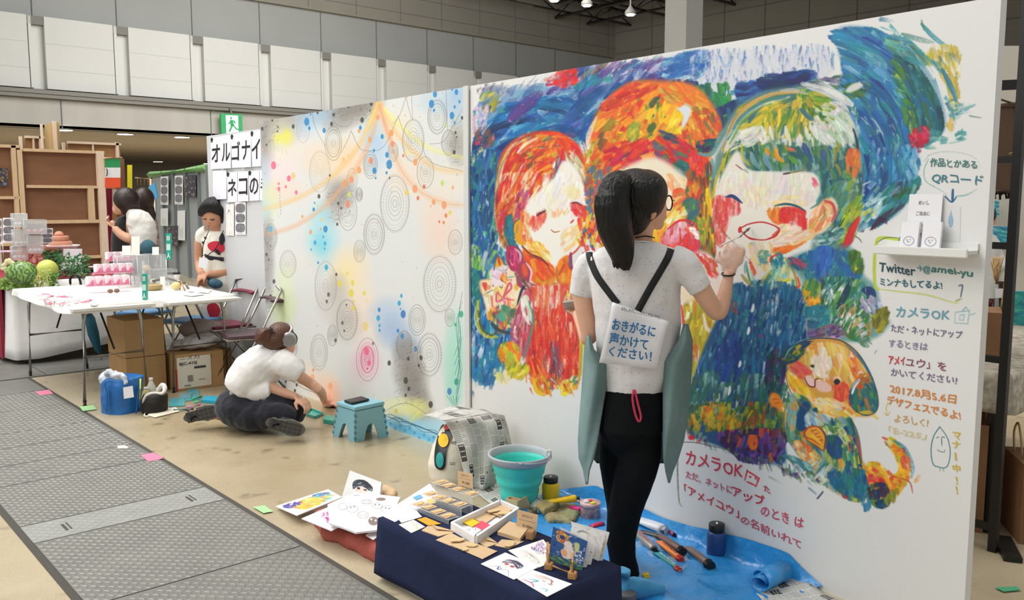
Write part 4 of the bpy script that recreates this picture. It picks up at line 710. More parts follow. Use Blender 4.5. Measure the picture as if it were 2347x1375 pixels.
def mural2(Paint):
    p=Paint(585,170,1085,1030,2.,'e4e5e2',11)
    A=p.spray;R=p.ring;D=p.dot;N=p.ln
    # airbrushed colour
    for q in ((640,290,60,60,'8f8a84',.75),(605,330,34,90,'8f8a84',.7),(700,262,70,34,'a09a94',.6),(790,255,75,45,'8a847c',.85),(830,235,60,34,'8a847c',.8),(770,290,45,22,'9a948c',.5),(612,600,22,120,'8a8680',.7),(610,520,20,60,'a8a4a0',.5),(1050,330,34,70,'a09a90',.7),(1045,240,40,60,'a8c4dc',.7),(1000,230,60,40,'b8cfe0',.6),(720,262,60,40,'a5c6e2',.75),(700,300,40,30,'b5d2ea',.5),(860,330,44,80,'b4d2ec',.7),(865,300,30,50,'a8cdea',.5),
      (780,440,42,50,'8e8680',.7),(760,480,34,44,'a09890',.5),(740,550,50,85,'9fe0ec',.75),(735,490,30,40,'a8e4f0',.6),(735,560,26,40,'70d4e8',.5),(645,320,40,60,'f0ecc0',.7),(658,315,20,26,'f0ec40',.7),(636,318,14,18,'f0ec60',.6),(640,400,55,70,'f4dcdc',.7),(700,350,70,60,'f0dccc',.5),(760,370,80,60,'f6dcb8',.7),(650,440,70,40,'f4dcc4',.6),(800,360,50,70,'f8d8b0',.6),(905,290,60,50,'f6e4c4',.6),(940,400,70,70,'f6e0c8',.6),(1000,480,60,60,'f6dcc8',.55),(1010,540,60,80,'f8d8c4',.7),(1030,420,50,60,'f8e4cc',.5),(610,460,40,60,'dce8a0',.5),(604,400,24,60,'b4d0e8',.5),(604,480,24,40,'b0d4ec',.5),
      (650,700,40,60,'dcecb0',.8),(655,640,30,50,'e6f0c4',.7),(650,740,30,60,'e0eeb8',.6),(800,610,60,60,'fae4b8',.8),(820,680,50,80,'fbe6c8',.7),(790,640,40,50,'fae8a8',.6),(840,740,60,80,'fae4d4',.6),(765,690,50,70,'d4ccc4',.7),(795,740,46,60,'ccc4bc',.7),(775,660,30,50,'c8c0b8',.6),(840,830,44,60,'fac4d4',.75),(842,815,22,36,'f8a0bc',.6),(890,720,60,50,'b4cce8',.7),(900,760,50,50,'a8c0e0',.8),(930,790,44,50,'a0b8d8',.6),(935,840,44,80,'958f88',.85),(950,890,40,80,'8e8882',.85),(965,930,34,50,'989089',.8),(925,800,34,40,'a09a94',.6),(985,960,30,30,'aaa49c',.5),
      (1042,830,36,110,'a4e0cc',.85),(1045,760,26,70,'b4e6d4',.7),(1040,900,26,60,'9adcc8',.6),(745,890,44,50,'fbd4b8',.8),(700,860,40,40,'fae0c8',.6),(760,905,26,40,'fac09c',.6),(665,860,30,40,'d8d0c8',.6),(1050,210,30,30,'a0c4e4',.6),(700,600,60,40,'eee4d8',.4),(925,935,60,34,'f6f4a8',.8),(960,935,36,30,'f4f090',.6),(900,930,40,24,'f8f4c8',.6)):A(*q)
    for q in ((900,985,70,40,'a8dcee',.85),(940,990,80,44,'90d0ec',.8),(985,1000,70,50,'9ad4ec',.85),(870,970,40,26,'c8e8f2',.7),(1000,980,40,30,'b0dcee',.7)):A(*q)
    # rough grey texture
    for (x0,y0,x1,y1,n) in ((745,210,870,275,190),(600,260,640,330,60),(600,500,625,720,60),(905,790,975,930,170),(1030,260,1060,380,50),(750,440,810,510,70)):
        for i in range(n):
            x=x0+(x1-x0)*p.r.rand();y=y0+(y1-y0)*p.r.rand();p.st(x,y,4+7*p.r.rand(),1.4,p.r.rand()*40-50,'5a5450',.45,.3)
    # swags
    for pts,w,c in (([(865,238),(845,290),(815,345),(760,405),(700,445),(640,470),(598,480)],9,'f2c070'),([(868,250),(845,330),(800,410),(735,480),(670,520),(600,540)],9,'f0b080'),([(866,236),(850,280),(840,300)],12,'f4d470'),([(866,240),(890,310),(920,390),(965,440),(1020,465),(1060,470)],11,'f4bc90'),([(870,232),(905,300),(950,350),(1000,385),(1062,395)],11,'f5c880'),([(880,250),(930,300),(985,340),(1062,362)],9,'f0ec80'),([(870,240),(885,290),(900,330)],8,'f0a878')):
        N(pts,w*1.5,c,.35,.3,.1,.12);N(pts,w*.5,c,.55,.4,.2,.3)
    G='6a6864'
    for pts in ([(715,250),(722,290),(745,335)],[(805,300),(795,325),(782,350)],[(805,300),(825,340),(850,345),(880,335),(912,270)],[(760,260),(770,285),(795,290),(808,278)],[(912,265),(925,300),(945,330)],[(930,222),(918,260),(900,285)],[(930,222),(940,260),(945,275)],[(943,215),(946,275)],[(1022,200),(1026,300)],[(985,330),(1015,325),(1035,295),(1060,250)],[(965,320),(985,370),(1060,392)]):N(pts,1.,G,.7,.3,0,1.4)
    C=((694.7,296,14.6,31),(764,328.7,19,39),(732.9,393.8,23,46),(807,412,12,26),(849,378.5,16,31),(901,348,11.6,22),(947,322,24,47),(1002,268,21,38),(1028.5,327,16,28),(975,395,19,36),(823,446,8,16),(797,485,21,43),(905,466.5,32,63),(857.5,537,23,45),(824,575.5,13,25),(1043.5,555,16,28),(621,543,14,30),(746.6,655,24,55),(795.5,732.7,23,45),(731,807.5,19,40),(762,768.5,11,24),(842,824,25,49),(956,733.6,19,35),(1007.8,651,36,63),(1031,728,11,20),(984,813,27,48),(926,791,17,32),(673,794,8,23),(689,846,10,22),(660,605,18,30))
    for i,(x,y,a,b) in enumerate(C):
        k=(.3,.42)[i%2] if i in (2,17,19,29,0,3) else .62
        R(x,y,a,b,1.1,G,k,0);R(x,y,a*.8,b*.8,1.6 if i%3 else .9,G,k*.8,(38,0,52)[i%3])
        R(x,y,a*.62,b*.62,.9,G,k*.7);R(x,y,a*.45,b*.45,1.5,'8a8884',k*.7,(0,30,0,24)[i%4]);R(x,y,a*.28,b*.28,1,'7a7874',k*.8);R(x,y,a*.14,b*.14,1.2,'8a8884',k)
        if i in (2,6,7,12,13,17,18,19,23,25,26,29,8):
            R(x,y,a*1.06,b*1.06,2.1,G,k*.45,int(b*1.1));R(x,y,a*.9,b*.9,1.8,'7a7874',k*.4,int(b*.9))
    R(842,824,14,30,1.4,'e0507a',.8)
    dk='4a4440';bl='2a88c8';cy='2aa8d8';og='f0a060';yl='e8d850';pk='f06a90'
    for x,y,r,c in ((672,290,4,dk),(624,275,3,dk),(601,295,3.5,dk),(637,291,2,dk),(728,258,3,dk),(765,263,3.4,dk),(760,284,4,dk),(851,238,4,dk),(848,254,2,dk),(798,244,3,dk),(830,275,5,dk),(636,301,2,dk),(611,332,2.4,dk),(731,450,4,dk),(775,466,3,dk),(782,477,2.4,dk),(773,514,3,dk),(756,402,2.4,dk),(1059,270,3.4,dk),(1044,304,3,dk),(1047,314,2,dk),(1041,349,4,dk),(611,583,3,dk),(616,595,2,dk),(628,645,4,dk),(620,680,4,dk),(771,629,3,dk),(753,675,4,'6a6058'),(749,691,3.4,'6a6058'),(794,699,2.4,'6a6058'),(785,740,3.4,'6a6058'),(789,758,2.6,'6a6058'),(769,780,3.6,'6a6058'),(892,832,4.6,dk),(936,822,3.6,dk),(965,820,4.4,dk),(960,838,3,dk),(930,872,6,dk),(937,891,4,dk),(930,906,3,dk),(987,927,6,dk),(680,882,3,dk),(655,875,2.5,dk),(676,895,3,dk),
      (703,279,7,bl),(709,294,3.6,bl),(743,299,4.6,bl),(826,293,4,bl),(712,262,2,bl),(997,216,5.5,bl),(989,238,7,bl),(995,253,3,bl),(1046,211,5,bl),(1036,265,6.5,bl),(1042,282,2.6,bl),(1042,245,3,bl),(1053,233,3,bl),(1036,204,3,bl),(876,313,4.4,bl),(887,355,5,bl),(892,377,8,bl),(886,396,3,bl),(857,345,3,bl),(858,391,5.5,bl),(861,408,2.4,bl),(893,408,2.4,'5a5854'),(746,525,6,bl),(719,480,3.4,bl),(721,465,2,bl),(741,543,2.2,bl),(722,556,4,cy),(745,558,3.6,cy),(744,570,2.4,cy),(713,572,2.4,cy),(729,602,2.6,bl),(748,613,5,cy),(869,710,4,bl),(867,729,5,cy),(870,746,3,cy),(870,757,3,cy),(920,678,3.6,cy),(915,695,4.6,cy),(924,720,7,'3a7ac0'),(918,708,2,bl),(912,758,3.6,bl),(952,800,4.6,'3a78b8'),(922,770,5,'4a8ab8'),(1030,897,6,'3a80c0'),(1057,720,6,'3ab08a'),(1044,744,3.4,'3ab08a'),(1046,875,6,'3aa888'),(620,525,6,'6ab0d0'),
      (866,269,5,og),(897,305,6,og),(850,368,6,'f08a60'),(823,390,6,og),(806,412,6,'f09a70'),(790,420,6,og),(797,468,6,'f08a60'),(848,320,5,og),(823,300,4,og),(900,330,5,'f09070'),(951,433,7,'f0a070'),(958,454,4,'e07a50'),(952,372,6,og),(972,428,4,'d87050'),(1018,470,7,'f0a070'),(1022,494,4,'e8804a'),(1017,510,3,'e07a50'),(1007,508,2.6,'d87050'),(994,463,5,og),(712,532,4,og),(735,525,2.5,og),(1038,430,3.5,'f0b080'),(924,357,3,'e07850'),(788,366,4,'f0c070'),(672,403,6,'f0c890'),(693,496,3,og),(737,503,4,'f0c890'),(757,885,6,'f8b088'),(716,865,6,'f8b888'),(718,848,3,og),(754,908,4,'f8b088'),
      (779,650,6,yl),(808,648,5,yl),(805,672,7,yl),(810,690,3,yl),(837,748,8,'f0d488'),(835,672,4,yl),(796,627,3,yl),(842,690,3,'f0e0a0'),(810,706,5,yl),(908,942,4,yl),(933,350,5,'f0e890'),(1031,488,4,yl),(1014,420,5,'b8e070'),(1022,287,4,'b0d890'),(932,441,5,yl),(800,446,5,'d8dc60'),(640,315,5,'e8e860'),
      (627,379,7,pk),(662,409,5.4,pk),(639,433,4,pk),(679,441,4,pk),(655,428,3,pk),(639,421,2.6,pk),(840,805,7,pk),(846,832,5,pk),(842,845,2.4,'e05080'),(855,787,3,'8a6a70'),(620,563,1.5,dk)):D(x,y,r*.85,r*1.35,c,.85)
    for i in range(8):D(641+.3*i,440+i*7,.8,1.6,'6a5a5a')
    for i in range(90):D(600+460*p.r.rand(),200+330*p.r.rand(),1+1.6*p.r.rand(),1.4+2*p.r.rand(),('f0c890','f0b080','b8b4b0','f0e0a0','c8d8e8')[i%5],.6)
    for i in range(60):D(600+460*p.r.rand(),560+350*p.r.rand(),.8+1.2*p.r.rand(),1.2+1.6*p.r.rand(),('d8d0c0','f0d8a0','b8b4b0','e8dcc0')[i%4],.55)
    for i in range(7):p.ln([(600+i*9,320+i*3),(604+i*9,335+i*4)],1,'9a948a',.4)
    # waves and twigs along the foot, plant on the right edge
    for k in range(11):
        x=870+k*14;N([(x-20,940+k*5),(x,955+k*4+6*math.sin(k*2)),(x+26,950+k*6),(x+60,968+k*5)],1.4,'3a6a8a',.75,.2,.3,1.2)
    for k in range(14):
        x=880+k*11;y=960+k*4;A(x,y+6,16,10,'5ab8e4',.5);D(x+4,y+(k*7)%17,2.6,4,'3a8ac8',.7)
    N([(880,945),(905,930),(935,925),(965,940),(985,955)],1.6,'9a9890',.8);N([(960,945),(940,965),(975,950)],6,'ecec60',.6,.5,.2,.3)
    for k in range(6):N([(1046-k,925-k*22),(1050+k,890-k*24),(1058-k%3*4,850-k*26)],1.2,'3a7a70',.8,.2,.3,1.3)
    for k in range(5):N([(1040+k*2,930),(1030+k*5,915),(1022+k*8,905)],1.1,'3a8a80',.8)
    N([(1060,668),(1052,720),(1050,800),(1056,860),(1045,920)],1.3,'4a7a74',.8);N([(1060,690),(1046,740),(1050,790),(1060,850)],1.1,'4a7a74',.8)
    for pts in ([(650,870),(690,880),(720,900),(740,920)],[(660,868),(700,892),(725,900)],[(672,862),(700,875),(730,905)]):N(pts,1.2,'6a6258',.8,.2,.3,1.3)
    return p
# ================= THE SETTING
# floor: stained concrete
def floor_mat():
    m=bpy.data.materials.new('concrete_floor');m.use_nodes=True;nt=m.node_tree;N=nt.nodes;L=nt.links;b=N['Principled BSDF']
    tc=N.new('ShaderNodeTexCoord')
    def noise(s,d=6,o=None,r=.55):
        n=N.new('ShaderNodeTexNoise');n.inputs['Scale'].default_value=s;n.inputs['Detail'].default_value=d;n.inputs['Roughness'].default_value=r;L.new(tc.outputs['Object'],n.inputs[0]);return n.outputs[0]
    def ramp(i,ps):
        r=N.new('ShaderNodeValToRGB');e=r.color_ramp.elements
        e[0].position=ps[0][0];e[0].color=lin(ps[0][1])+(1,);e[1].position=ps[1][0];e[1].color=lin(ps[1][1])+(1,)
        for p,c in ps[2:]:
            q=e.new(p);q.color=lin(c)+(1,)
        L.new(i,r.inputs[0]);return r.outputs[0]
    def mixc(f,a,c,mode='MIX'):
        x=N.new('ShaderNodeMix');x.data_type='RGBA';x.blend_type=mode
        if isinstance(f,float):x.inputs[0].default_value=f
        else:L.new(f,x.inputs[0])
        L.new(a,x.inputs[6]);L.new(c,x.inputs[7]);return x.outputs[2]
    base=ramp(noise(1.1),[(.3,'b8aa8e'),(.7,'d9cdb2'),(.5,'cabca0')])
    st=ramp(noise(.55,4),[(.42,'ffffff'),(.62,'c2b6a0')])
    c=mixc(.8,base,st,'MULTIPLY')
    sp=ramp(noise(5.,3,r=.5),[(.62,'ffffff'),(.74,'8d8272')])
    c=mixc(.75,c,sp,'MULTIPLY')
    gr=ramp(noise(120,2),[(.3,'e4e0d8'),(.7,'ffffff')])
    c=mixc(.6,c,gr,'MULTIPLY')
    L.new(c,b.inputs['Base Color']);r=ramp(noise(3),[(.3,'707070'),(.7,'a8a8a8')]);L.new(r,b.inputs['Roughness'])
    bp=N.new('ShaderNodeBump');bp.inputs['Strength'].default_value=.12;bp.inputs['Distance'].default_value=.01;L.new(noise(40),bp.inputs['Height']);L.new(bp.outputs[0],b.inputs['Normal'])
    return m
bm=B();box(bm,(17,28,-.05),(46,72,.1));floor=struct('floor',bm,floor_mat())
# steel covers over the service trench: one plate each, raised tread bars
plate_m=mat('steel_plate','7d7c76',.5,.25,var=.1,vs=5,bump=.1,bs=30);bar_m=mat('tread_steel','94938c',.45,.3,var=.12,vs=9);worn_m=mat('worn_steel_plate','9a9a95',.5,.2,var=.08,vs=9)
edge_m=mat('dark_joint','4a463e',.8);rust_m=mat('rusty_edge','8a7f6e',.7,.2,var=.2,vs=20)
bm=B();box(bm,(1.3,5.2,.0008),(.93,7.2,.0016));obj('trench_frame',bm,edge_m,floor)
ys=[1.75,2.55,3.36,4.16,4.42,5.12,5.52,5.92,6.3,6.98,7.6,8.2]
for i in range(len(ys)-1):
    y0,y1=ys[i]+.004,ys[i+1]-.004;x0,x1=.866,1.734
    bm=B();box(bm,((x0+x1)/2,(y0+y1)/2,.003),(x1-x0,y1-y0,.004));pl=obj('tread_plate',bm,worn_m if i==3 else plate_m,floor)
    if y0<7.2:
        bm=B();p=.026 if y0<5 else .034;k=0;w=.0022 if i==3 else .003
        y=y0+.012
        while y<y1-.012:
            x=x0+.014;j=0
            while x<x1-.012:
                a=math.radians(45 if (j+k)%2 else -45);dx,dy=math.cos(a)*p*.42,math.sin(a)*p*.42;nx,ny=-math.sin(a)*w,math.cos(a)*w
                b0=[bm.verts.new((x+sx*dx+s*nx,y+sx*dy+s*ny,.005)) for sx,s in ((-1,-1),(1,-1),(1,1),(-1,1))]
                t=[bm.verts.new((x-dx*.8,y-dy*.8,.0075 if i!=3 else .006)),bm.verts.new((x+dx*.8,y+dy*.8,.0075 if i!=3 else .006))]
                bm.faces.new((b0[0],b0[1],t[1],t[0]));bm.faces.new((b0[2],b0[3],t[0],t[1]));bm.faces.new((b0[1],b0[2],t[1]));bm.faces.new((b0[3],b0[0],t[0]))
                x+=p;j+=1
            y+=p;k+=1
        o=obj('tread_bar',bm,bar_m if i!=3 else worn_m,pl);o['kind']='stuff'
    if i in (3,):
        for hx_ in (1.02,1.6):
            bm=B();box(bm,(hx_,4.28,.0062),(.012,.09,.0012));box(bm,(hx_+.02,4.29,.0062),(.006,.1,.0012));obj('lifting_slot',bm,edge_m,pl)
for i in range(8):
    x0=-2.6+i*.9
    for y0 in (8.25,9.1):
        bm=B();box(bm,(x0+.45,y0+.42,.003),(.89,.83,.004));obj('tread_plate',bm,plate_m,floor)
bm=B();box(bm,(1.0,9.1,.0006),(7.3,1.76,.0012));obj('trench_frame',bm,edge_m,floor)
pink=mat('pink_tape','f07fa0',.6);grn=mat('green_tape','a9dc9a',.6)
def tape(pts,m,label,cat='tape'):
    bm=B();prism(bm,pxq(pts,lambda x,y:fl(x,y,.0062)),(0,0,.0006));return solo('floor_tape',bm,m,label,cat)
t=tape([(322,1043),(352,1037),(376,1050),(340,1058)],pink,'pink paper tape numbered E on the edge of the steel plates')
text('E-22',pxq([(366,1053),(350,1044),(360,1041),(376,1048)],lambda x,y:fl(x,y,.0068)),mat('ink','6a3a48',.7),t)
tape([(80,898),(112,893),(122,902),(92,906)],pink,'small pink tape near the front leg of the white table')
tape([(580,1162),(606,1158),(626,1172),(604,1176)],grn,'green tape cross by the colour prints');tape([(182,932),(214,928),(222,938),(190,942)],grn,'green tape under the front leg of the white table')
tape([(268,1022),(286,1020),(296,1026),(272,1028)],mat('scrap','dcd8cc',.8),'torn white paper scrap on the steel plates','paper');tape([(2280,1346),(2330,1344),(2340,1352),(2300,1356)],mat('mint_tape','4fae7c',.6),'mint green tape beside the black metal rack')
# far wall of the hall
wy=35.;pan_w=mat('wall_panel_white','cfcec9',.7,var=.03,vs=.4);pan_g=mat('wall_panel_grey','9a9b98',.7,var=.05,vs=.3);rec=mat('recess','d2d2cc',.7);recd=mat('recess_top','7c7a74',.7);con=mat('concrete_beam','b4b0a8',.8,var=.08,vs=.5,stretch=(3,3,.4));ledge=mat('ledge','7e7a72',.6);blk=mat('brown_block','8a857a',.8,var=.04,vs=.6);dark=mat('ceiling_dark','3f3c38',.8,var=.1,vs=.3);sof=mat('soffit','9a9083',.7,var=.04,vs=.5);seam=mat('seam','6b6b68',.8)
bm=B();box(bm,(22,wy+.6,8.6),(40,.4,9));wb=struct('wall_back',bm,pan_g)
px0=5.2+.0
for i in range(11):       # white panels between recesses
    x0=8.65-2.885+i*2.885
    bm=B();box(bm,(x0+1.16,wy+.2,6.77),(2.33,.4,2.52));o=obj('wall_panel',bm,pan_w,wb)
    bm=B();box(bm,(x0+1.16,wy-.004,6.2),(2.33,.004,.012));box(bm,(x0+1.16,wy-.004,7.1),(2.33,.004,.012));obj('panel_joint',bm,mat('soft_seam','b8b7b2',.8),o)
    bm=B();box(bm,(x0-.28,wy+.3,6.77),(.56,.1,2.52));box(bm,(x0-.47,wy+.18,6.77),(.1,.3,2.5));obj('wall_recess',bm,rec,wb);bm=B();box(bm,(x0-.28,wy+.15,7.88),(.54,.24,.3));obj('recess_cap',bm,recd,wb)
    bm=B();box(bm,(x0-.28,wy+.39,8.9),(.02,.06,1.75));obj('panel_joint',bm,seam,wb)
bm=B();box(bm,(22,wy+.1,5.36),(40,.9,.14));box(bm,(22,wy+.0,5.22),(40,.6,.12),mi=0);struct('trim_1',bm,ledge)
bm=B();box(bm,(22,wy+.2,4.64),(40,.4,1.02));wl=struct('wall_lower',bm,con)
for x in (9.05,14.6,21):bm=B();box(bm,(x,wy-.01,4.64),(.03,.03,1.0));obj('panel_joint',bm,seam,wl)
bm=B();box(bm,(22,wy+.5,11.4),(40,.7,3.2));wu=struct('wall_upper',bm,blk)
for j in range(3):bm=B();box(bm,(22,wy+.14,10.3+j*.75),(40,.02,.02));obj('block_joint',bm,seam,wu)
for i in range(12):bm=B();box(bm,(12+i*2.4,wy+.14,11.2),(.02,.02,2.6));obj('block_joint',bm,seam,wu)
bm=B();box(bm,(22,wy+14,4.18),(40,28,.1));struct('ceiling_soffit',bm,sof)
bm=B();box(bm,(22,wy+27,2.1),(40,.3,4.2));struct('wall_rear',bm,mat('rear_wall','857b6c',.8))
# right hand hall wall, ceiling, trusses, pillar
bm=B();box(bm,(39.2,18,6.5),(.4,36,13));wr=struct('wall_right',bm,blk)
for j in range(5):bm=B();box(bm,(38.98,18,6.4+j*1.2),(.03,36,.03));obj('block_joint',bm,seam,wr)
for i in range(12):bm=B();box(bm,(38.98,6+i*2.4,6.5),(.03,.03,12));obj('block_joint',bm,seam,wr)
bm=B();box(bm,(20,18,13.1),(40,36,.2));ce=struct('ceiling',bm,dark)
trm=mat('truss','6b6660',.6,.2)
for x,y in ((34,0),(36.5,0)):
    bm=B();tube(bm,[(x,8,12.2),(x,35,12.2)],.09,6);tube(bm,[(x,8,11.4),(x,35,11.4)],.09,6)
    for k in range(18):tube(bm,[(x,8+k*1.5,12.2 if k%2 else 11.4),(x,9.5+k*1.5,11.4 if k%2 else 12.2)],.05,5)
    obj('truss',bm,trm,ce)
for y in (27,31,34):
    bm=B();tube(bm,[(24,y,12.2),(39,y,12.2)],.08,6);tube(bm,[(24,y,11.5),(39,y,11.5)],.08,6)
    for k in range(10):tube(bm,[(24+k*1.5,y,12.2 if k%2 else 11.5),(25.5+k*1.5,y,11.5 if k%2 else 12.2)],.04,5)
    obj('truss',bm,trm,ce)
bm=B();a=K(1525,60,22);b=K(1609,60,22);box(bm,((a.x+b.x)/2,(a.y+b.y)/2,6.5),((b-a).length*.72,(b-a).length*.72,13));struct('pillar_1',bm,mat('pillar','cfcdc6',.7,var=.03,vs=1))
lampm=mat('lamp_glow','fffaf0',.5,emit=18);lh=mat('lamp_housing','8a8780',.5)
for i,(x,y,d,lab) in enumerate(((1270,2,30,'round high ceiling lamp, leftmost of the three over the mural'),(1345,13,30,'round high ceiling lamp, middle of the three over the mural'),(1445,34,30,'lowest and brightest of the three high ceiling lamps over the mural'))):
    p=K(x,y,d);t=thing('ceiling_lamp',lab,'lamp',p,group='high ceiling lamps')
    bm=B();lathe(bm,[(.13,-.02),(.14,.02),(.0,.021)],(0,0,0),12);obj('bulb',bm,lampm,t,local=True);bm=B();lathe(bm,[(.2,-.0),(.19,.1),(.1,.2),(.03,.3),(.03,.8)],(0,0,.01),12);obj('housing',bm,lh,t,local=True)
for i,(x,y) in enumerate(((146,301),(287,310),(417,317),(362,372),(477,376))):
    d=ray(x,y);t_=(4.05-CH)/d.z;p=CAM+d*t_
    t=thing('downlight',('first','second','third','fourth','fifth')[i]+' round downlight from the left on the low ceiling, '+('upper row' if i<3 else 'lower row'),'lamp',(p.x,p.y,4.1),group='downlights on the low ceiling')
    bm=B();lathe(bm,[(.3,-.02),(.3,.0)],(0,0,0),12);obj('bulb',bm,lampm,t,local=True);bm=B();lathe(bm,[(.3,-.02),(.36,-.02),(.36,.03)],(0,0,0),12,cap=False);obj('housing',bm,lh,t,local=True)
# running-man exit sign hung from the beam
q=[ony(x,y,wy-.45) for x,y in ((508,306),(556,306),(555,262),(506,260))]
t=thing('exit_sign','green emergency exit sign with a white running figure above the paper letters','sign',q[0])
gm=mat('exit_green','2f9a5c',.5,emit=.25);wm=mat('exit_white','e8f4ec',.5,emit=.5)
obj('face',board(q,.12),[gm,mat('sign_case','d8d8d0',.6)],t)
def sq(u0,v0,u1,v1):return [bil(q,u0,v0),bil(q,u1,v0),bil(q,u1,v1),bil(q,u0,v1)]
bm=B();n=Vector((0,-1,0));quad4(bm,[p+n*.01 for p in sq(.22,.0,.8,.92)]);obj('pictogram_door',bm,wm,t)
bm=B()
for a in ([(.42,.72),(.5,.72),(.5,.84),(.42,.84)],[(.4,.68),(.54,.7),(.6,.4),(.42,.42)],[(.3,.5),(.42,.62),(.44,.56),(.34,.46)],[(.52,.66),(.64,.66),(.68,.5),(.63,.5),(.58,.6)],[(.44,.44),(.58,.42),(.5,.3),(.4,.08),(.32,.1),(.42,.32)],[(.52,.44),(.6,.42),(.72,.26),(.8,.24),(.8,.18),(.68,.2)]):
    v=[bm.verts.new(bil(q,u,w)+n*.02) for u,w in a];bm.faces.new(v)
obj('pictogram_runner',bm,gm,t)
bm=B();tube(bm,[bil(q,.5,1),bil(q,.5,1)+Vector((0,.1,.25))],.04,6);tube(bm,[bil(q,.5,.9)+Vector((0,.1,0)),bil(q,.5,.9)+Vector((0,.5,0))],.05,6);obj('hanger',bm,ledge,t)
# ---- the two painted partition walls
def wall_tex(p,A,Bp,res):
    L=(Bp-A).length;w=int(L*res);h=int(WH*res)
    u=(np.arange(w)+.5)/w;v=(np.arange(h)+.5)/h
    X=(A.x+(Bp.x-A.x)*u)[None,:]+0*v[:,None];Y=(A.y+(Bp.y-A.y)*u)[None,:]+0*v[:,None];Z=(WH*(1-v))[:,None]+0*u[None,:]
    V=np.stack([X-CAM.x,Y-CAM.y,Z-CAM.z],-1);f=V@np.array(F_);xs=(CX+FPX*(V@np.array(R_))/f-p.x0)*p.sc-.5;ys=(CY-FPX*(V@np.array(U_))/f-p.y0)*p.sc-.5
    xs=np.clip(xs,0,p.W-1.001);ys=np.clip(ys,0,p.Hh-1.001);i=xs.astype(int);j=ys.astype(int);fx=(xs-i)[...,None];fy=(ys-j)[...,None];im=p.im
    return ((im[j,i]*(1-fx)+im[j,i+1]*fx)*(1-fy)+(im[j+1,i]*(1-fx)+im[j+1,i+1]*fx)*fy).astype(np.float32)
white=mat('partition_white','d9d7d2',.55);alu=mat('aluminium','b8b8b6',.35,.6)
def partition(name,A,Bp,tex,res):
    bm=board([Bp,A,A+Vector((0,0,WH)),Bp+Vector((0,0,WH))],.045,WN)
    f=bm.faces[:] ;return struct(name,bm,[imgmat(name+'_paint',tex,.5,.12),white])
P1=mural(Paint);T1=wall_tex(P1,WJ-WD*.03,WA,860)
wall_m=partition('wall_mural',WA,WJ-WD*.03,T1,0);del P1,T1
P2=mural2(Paint);T2=wall_tex(P2,WB,WJ+WD*.02,620)
wall_d=partition('wall_drawing',WJ+WD*.02,WB,T2,0);del P2,T2
bm=B();box(bm,WJ-WD*.005+WN*-.015+Vector((0,0,WH/2)),(.06,.045,WH+.004),rz(math.atan2(WD.y,WD.x)-math.pi/2));struct('trim_2',bm,mat('post_white','dcdcd8',.4,.1))
bm=B();box(bm,WJ-WD*.028+WN*.0015+Vector((0,0,WH*.5)),(.002,.004,WH-.04),rz(math.atan2(WD.y,WD.x)-math.pi/2));struct('trim_3',bm,mat('gap','5a5248',.8))
# third run of white partition beyond, facing the same way
wp=mat('partition_far','cfd0d0',.55)
C0=Vector((3.3,6.74,0));C1=Vector((3.3,8.02,0));bm=board([C1,C0,C0+Vector((0,0,2.1)),C1+Vector((0,0,2.1))],.05,Vector((-1,0,0)));struct('wall_booth',bm,[wp,wp])
# ================= PEOPLE
def ell(bm,c,r,M=None,n=14):
    g=bmesh.ops.create_icosphere(bm,subdivisions=3,radius=1);v=g['verts'];bmesh.ops.scale(bm,vec=r,verts=v)
    if M is not None:bmesh.ops.rotate(bm,matrix=M,verts=v)
    bmesh.ops.translate(bm,vec=c,verts=v);return v
RM=Matrix((R_,FH,Vector((0,0,1)))).transposed()     # columns: screen right, depth, up
def eld(bm,c,rw,rd,rh,tilt=0):
    "ellipsoid: half width, half depth, half height, tilted clockwise as seen (deg)"
    M=RM@Matrix.Rotation(math.radians(tilt),3,'Y');ell(bm,c,(rw,rd,rh),M)
def loft(bm,secs,n=20,ax=None):
    "secs: (centre, half width, half depth) stacked horizontally"
    X,Y=ax or (R_,FH);rings=[]
    for c,a,b in secs:rings.append([bm.verts.new(Vector(c)+X*math.cos(t)*a+Y*math.sin(t)*b) for t in [2*math.pi*k/n for k in range(n)]])
    for a,b in zip(rings,rings[1:]):
        for k in range(n):bm.faces.new((a[k],a[(k+1)%n],b[(k+1)%n],b[k]))
    bm.faces.new(rings[0][::-1]);bm.faces.new(rings[-1])
def blob(name,bm,vox,m,parent,sm=4,wr=0.,ws=9.):
    bmesh.ops.recalc_face_normals(bm,faces=bm.faces);me=bpy.data.meshes.new('t');bm.to_mesh(me);bm.free()
    o=bpy.data.objects.new('t',me);COL.objects.link(o);r=o.modifiers.new('r','REMESH');r.mode='VOXEL';r.voxel_size=vox
    if sm:
        s=o.modifiers.new('s','SMOOTH');s.iterations=sm;s.factor=.6
    if wr:
        tx=bpy.data.textures.new('w','CLOUDS');tx.noise_scale=1/ws;tx.noise_depth=2
        d=o.modifiers.new('d','DISPLACE');d.texture=tx;d.strength=wr;d.mid_level=.5
    dg=bpy.context.evaluated_depsgraph_get();dg.update();m2=bpy.data.meshes.new_from_object(o.evaluated_get(dg));bpy.data.objects.remove(o);m2.name=name
    return obj(name,m2,m,parent,True)
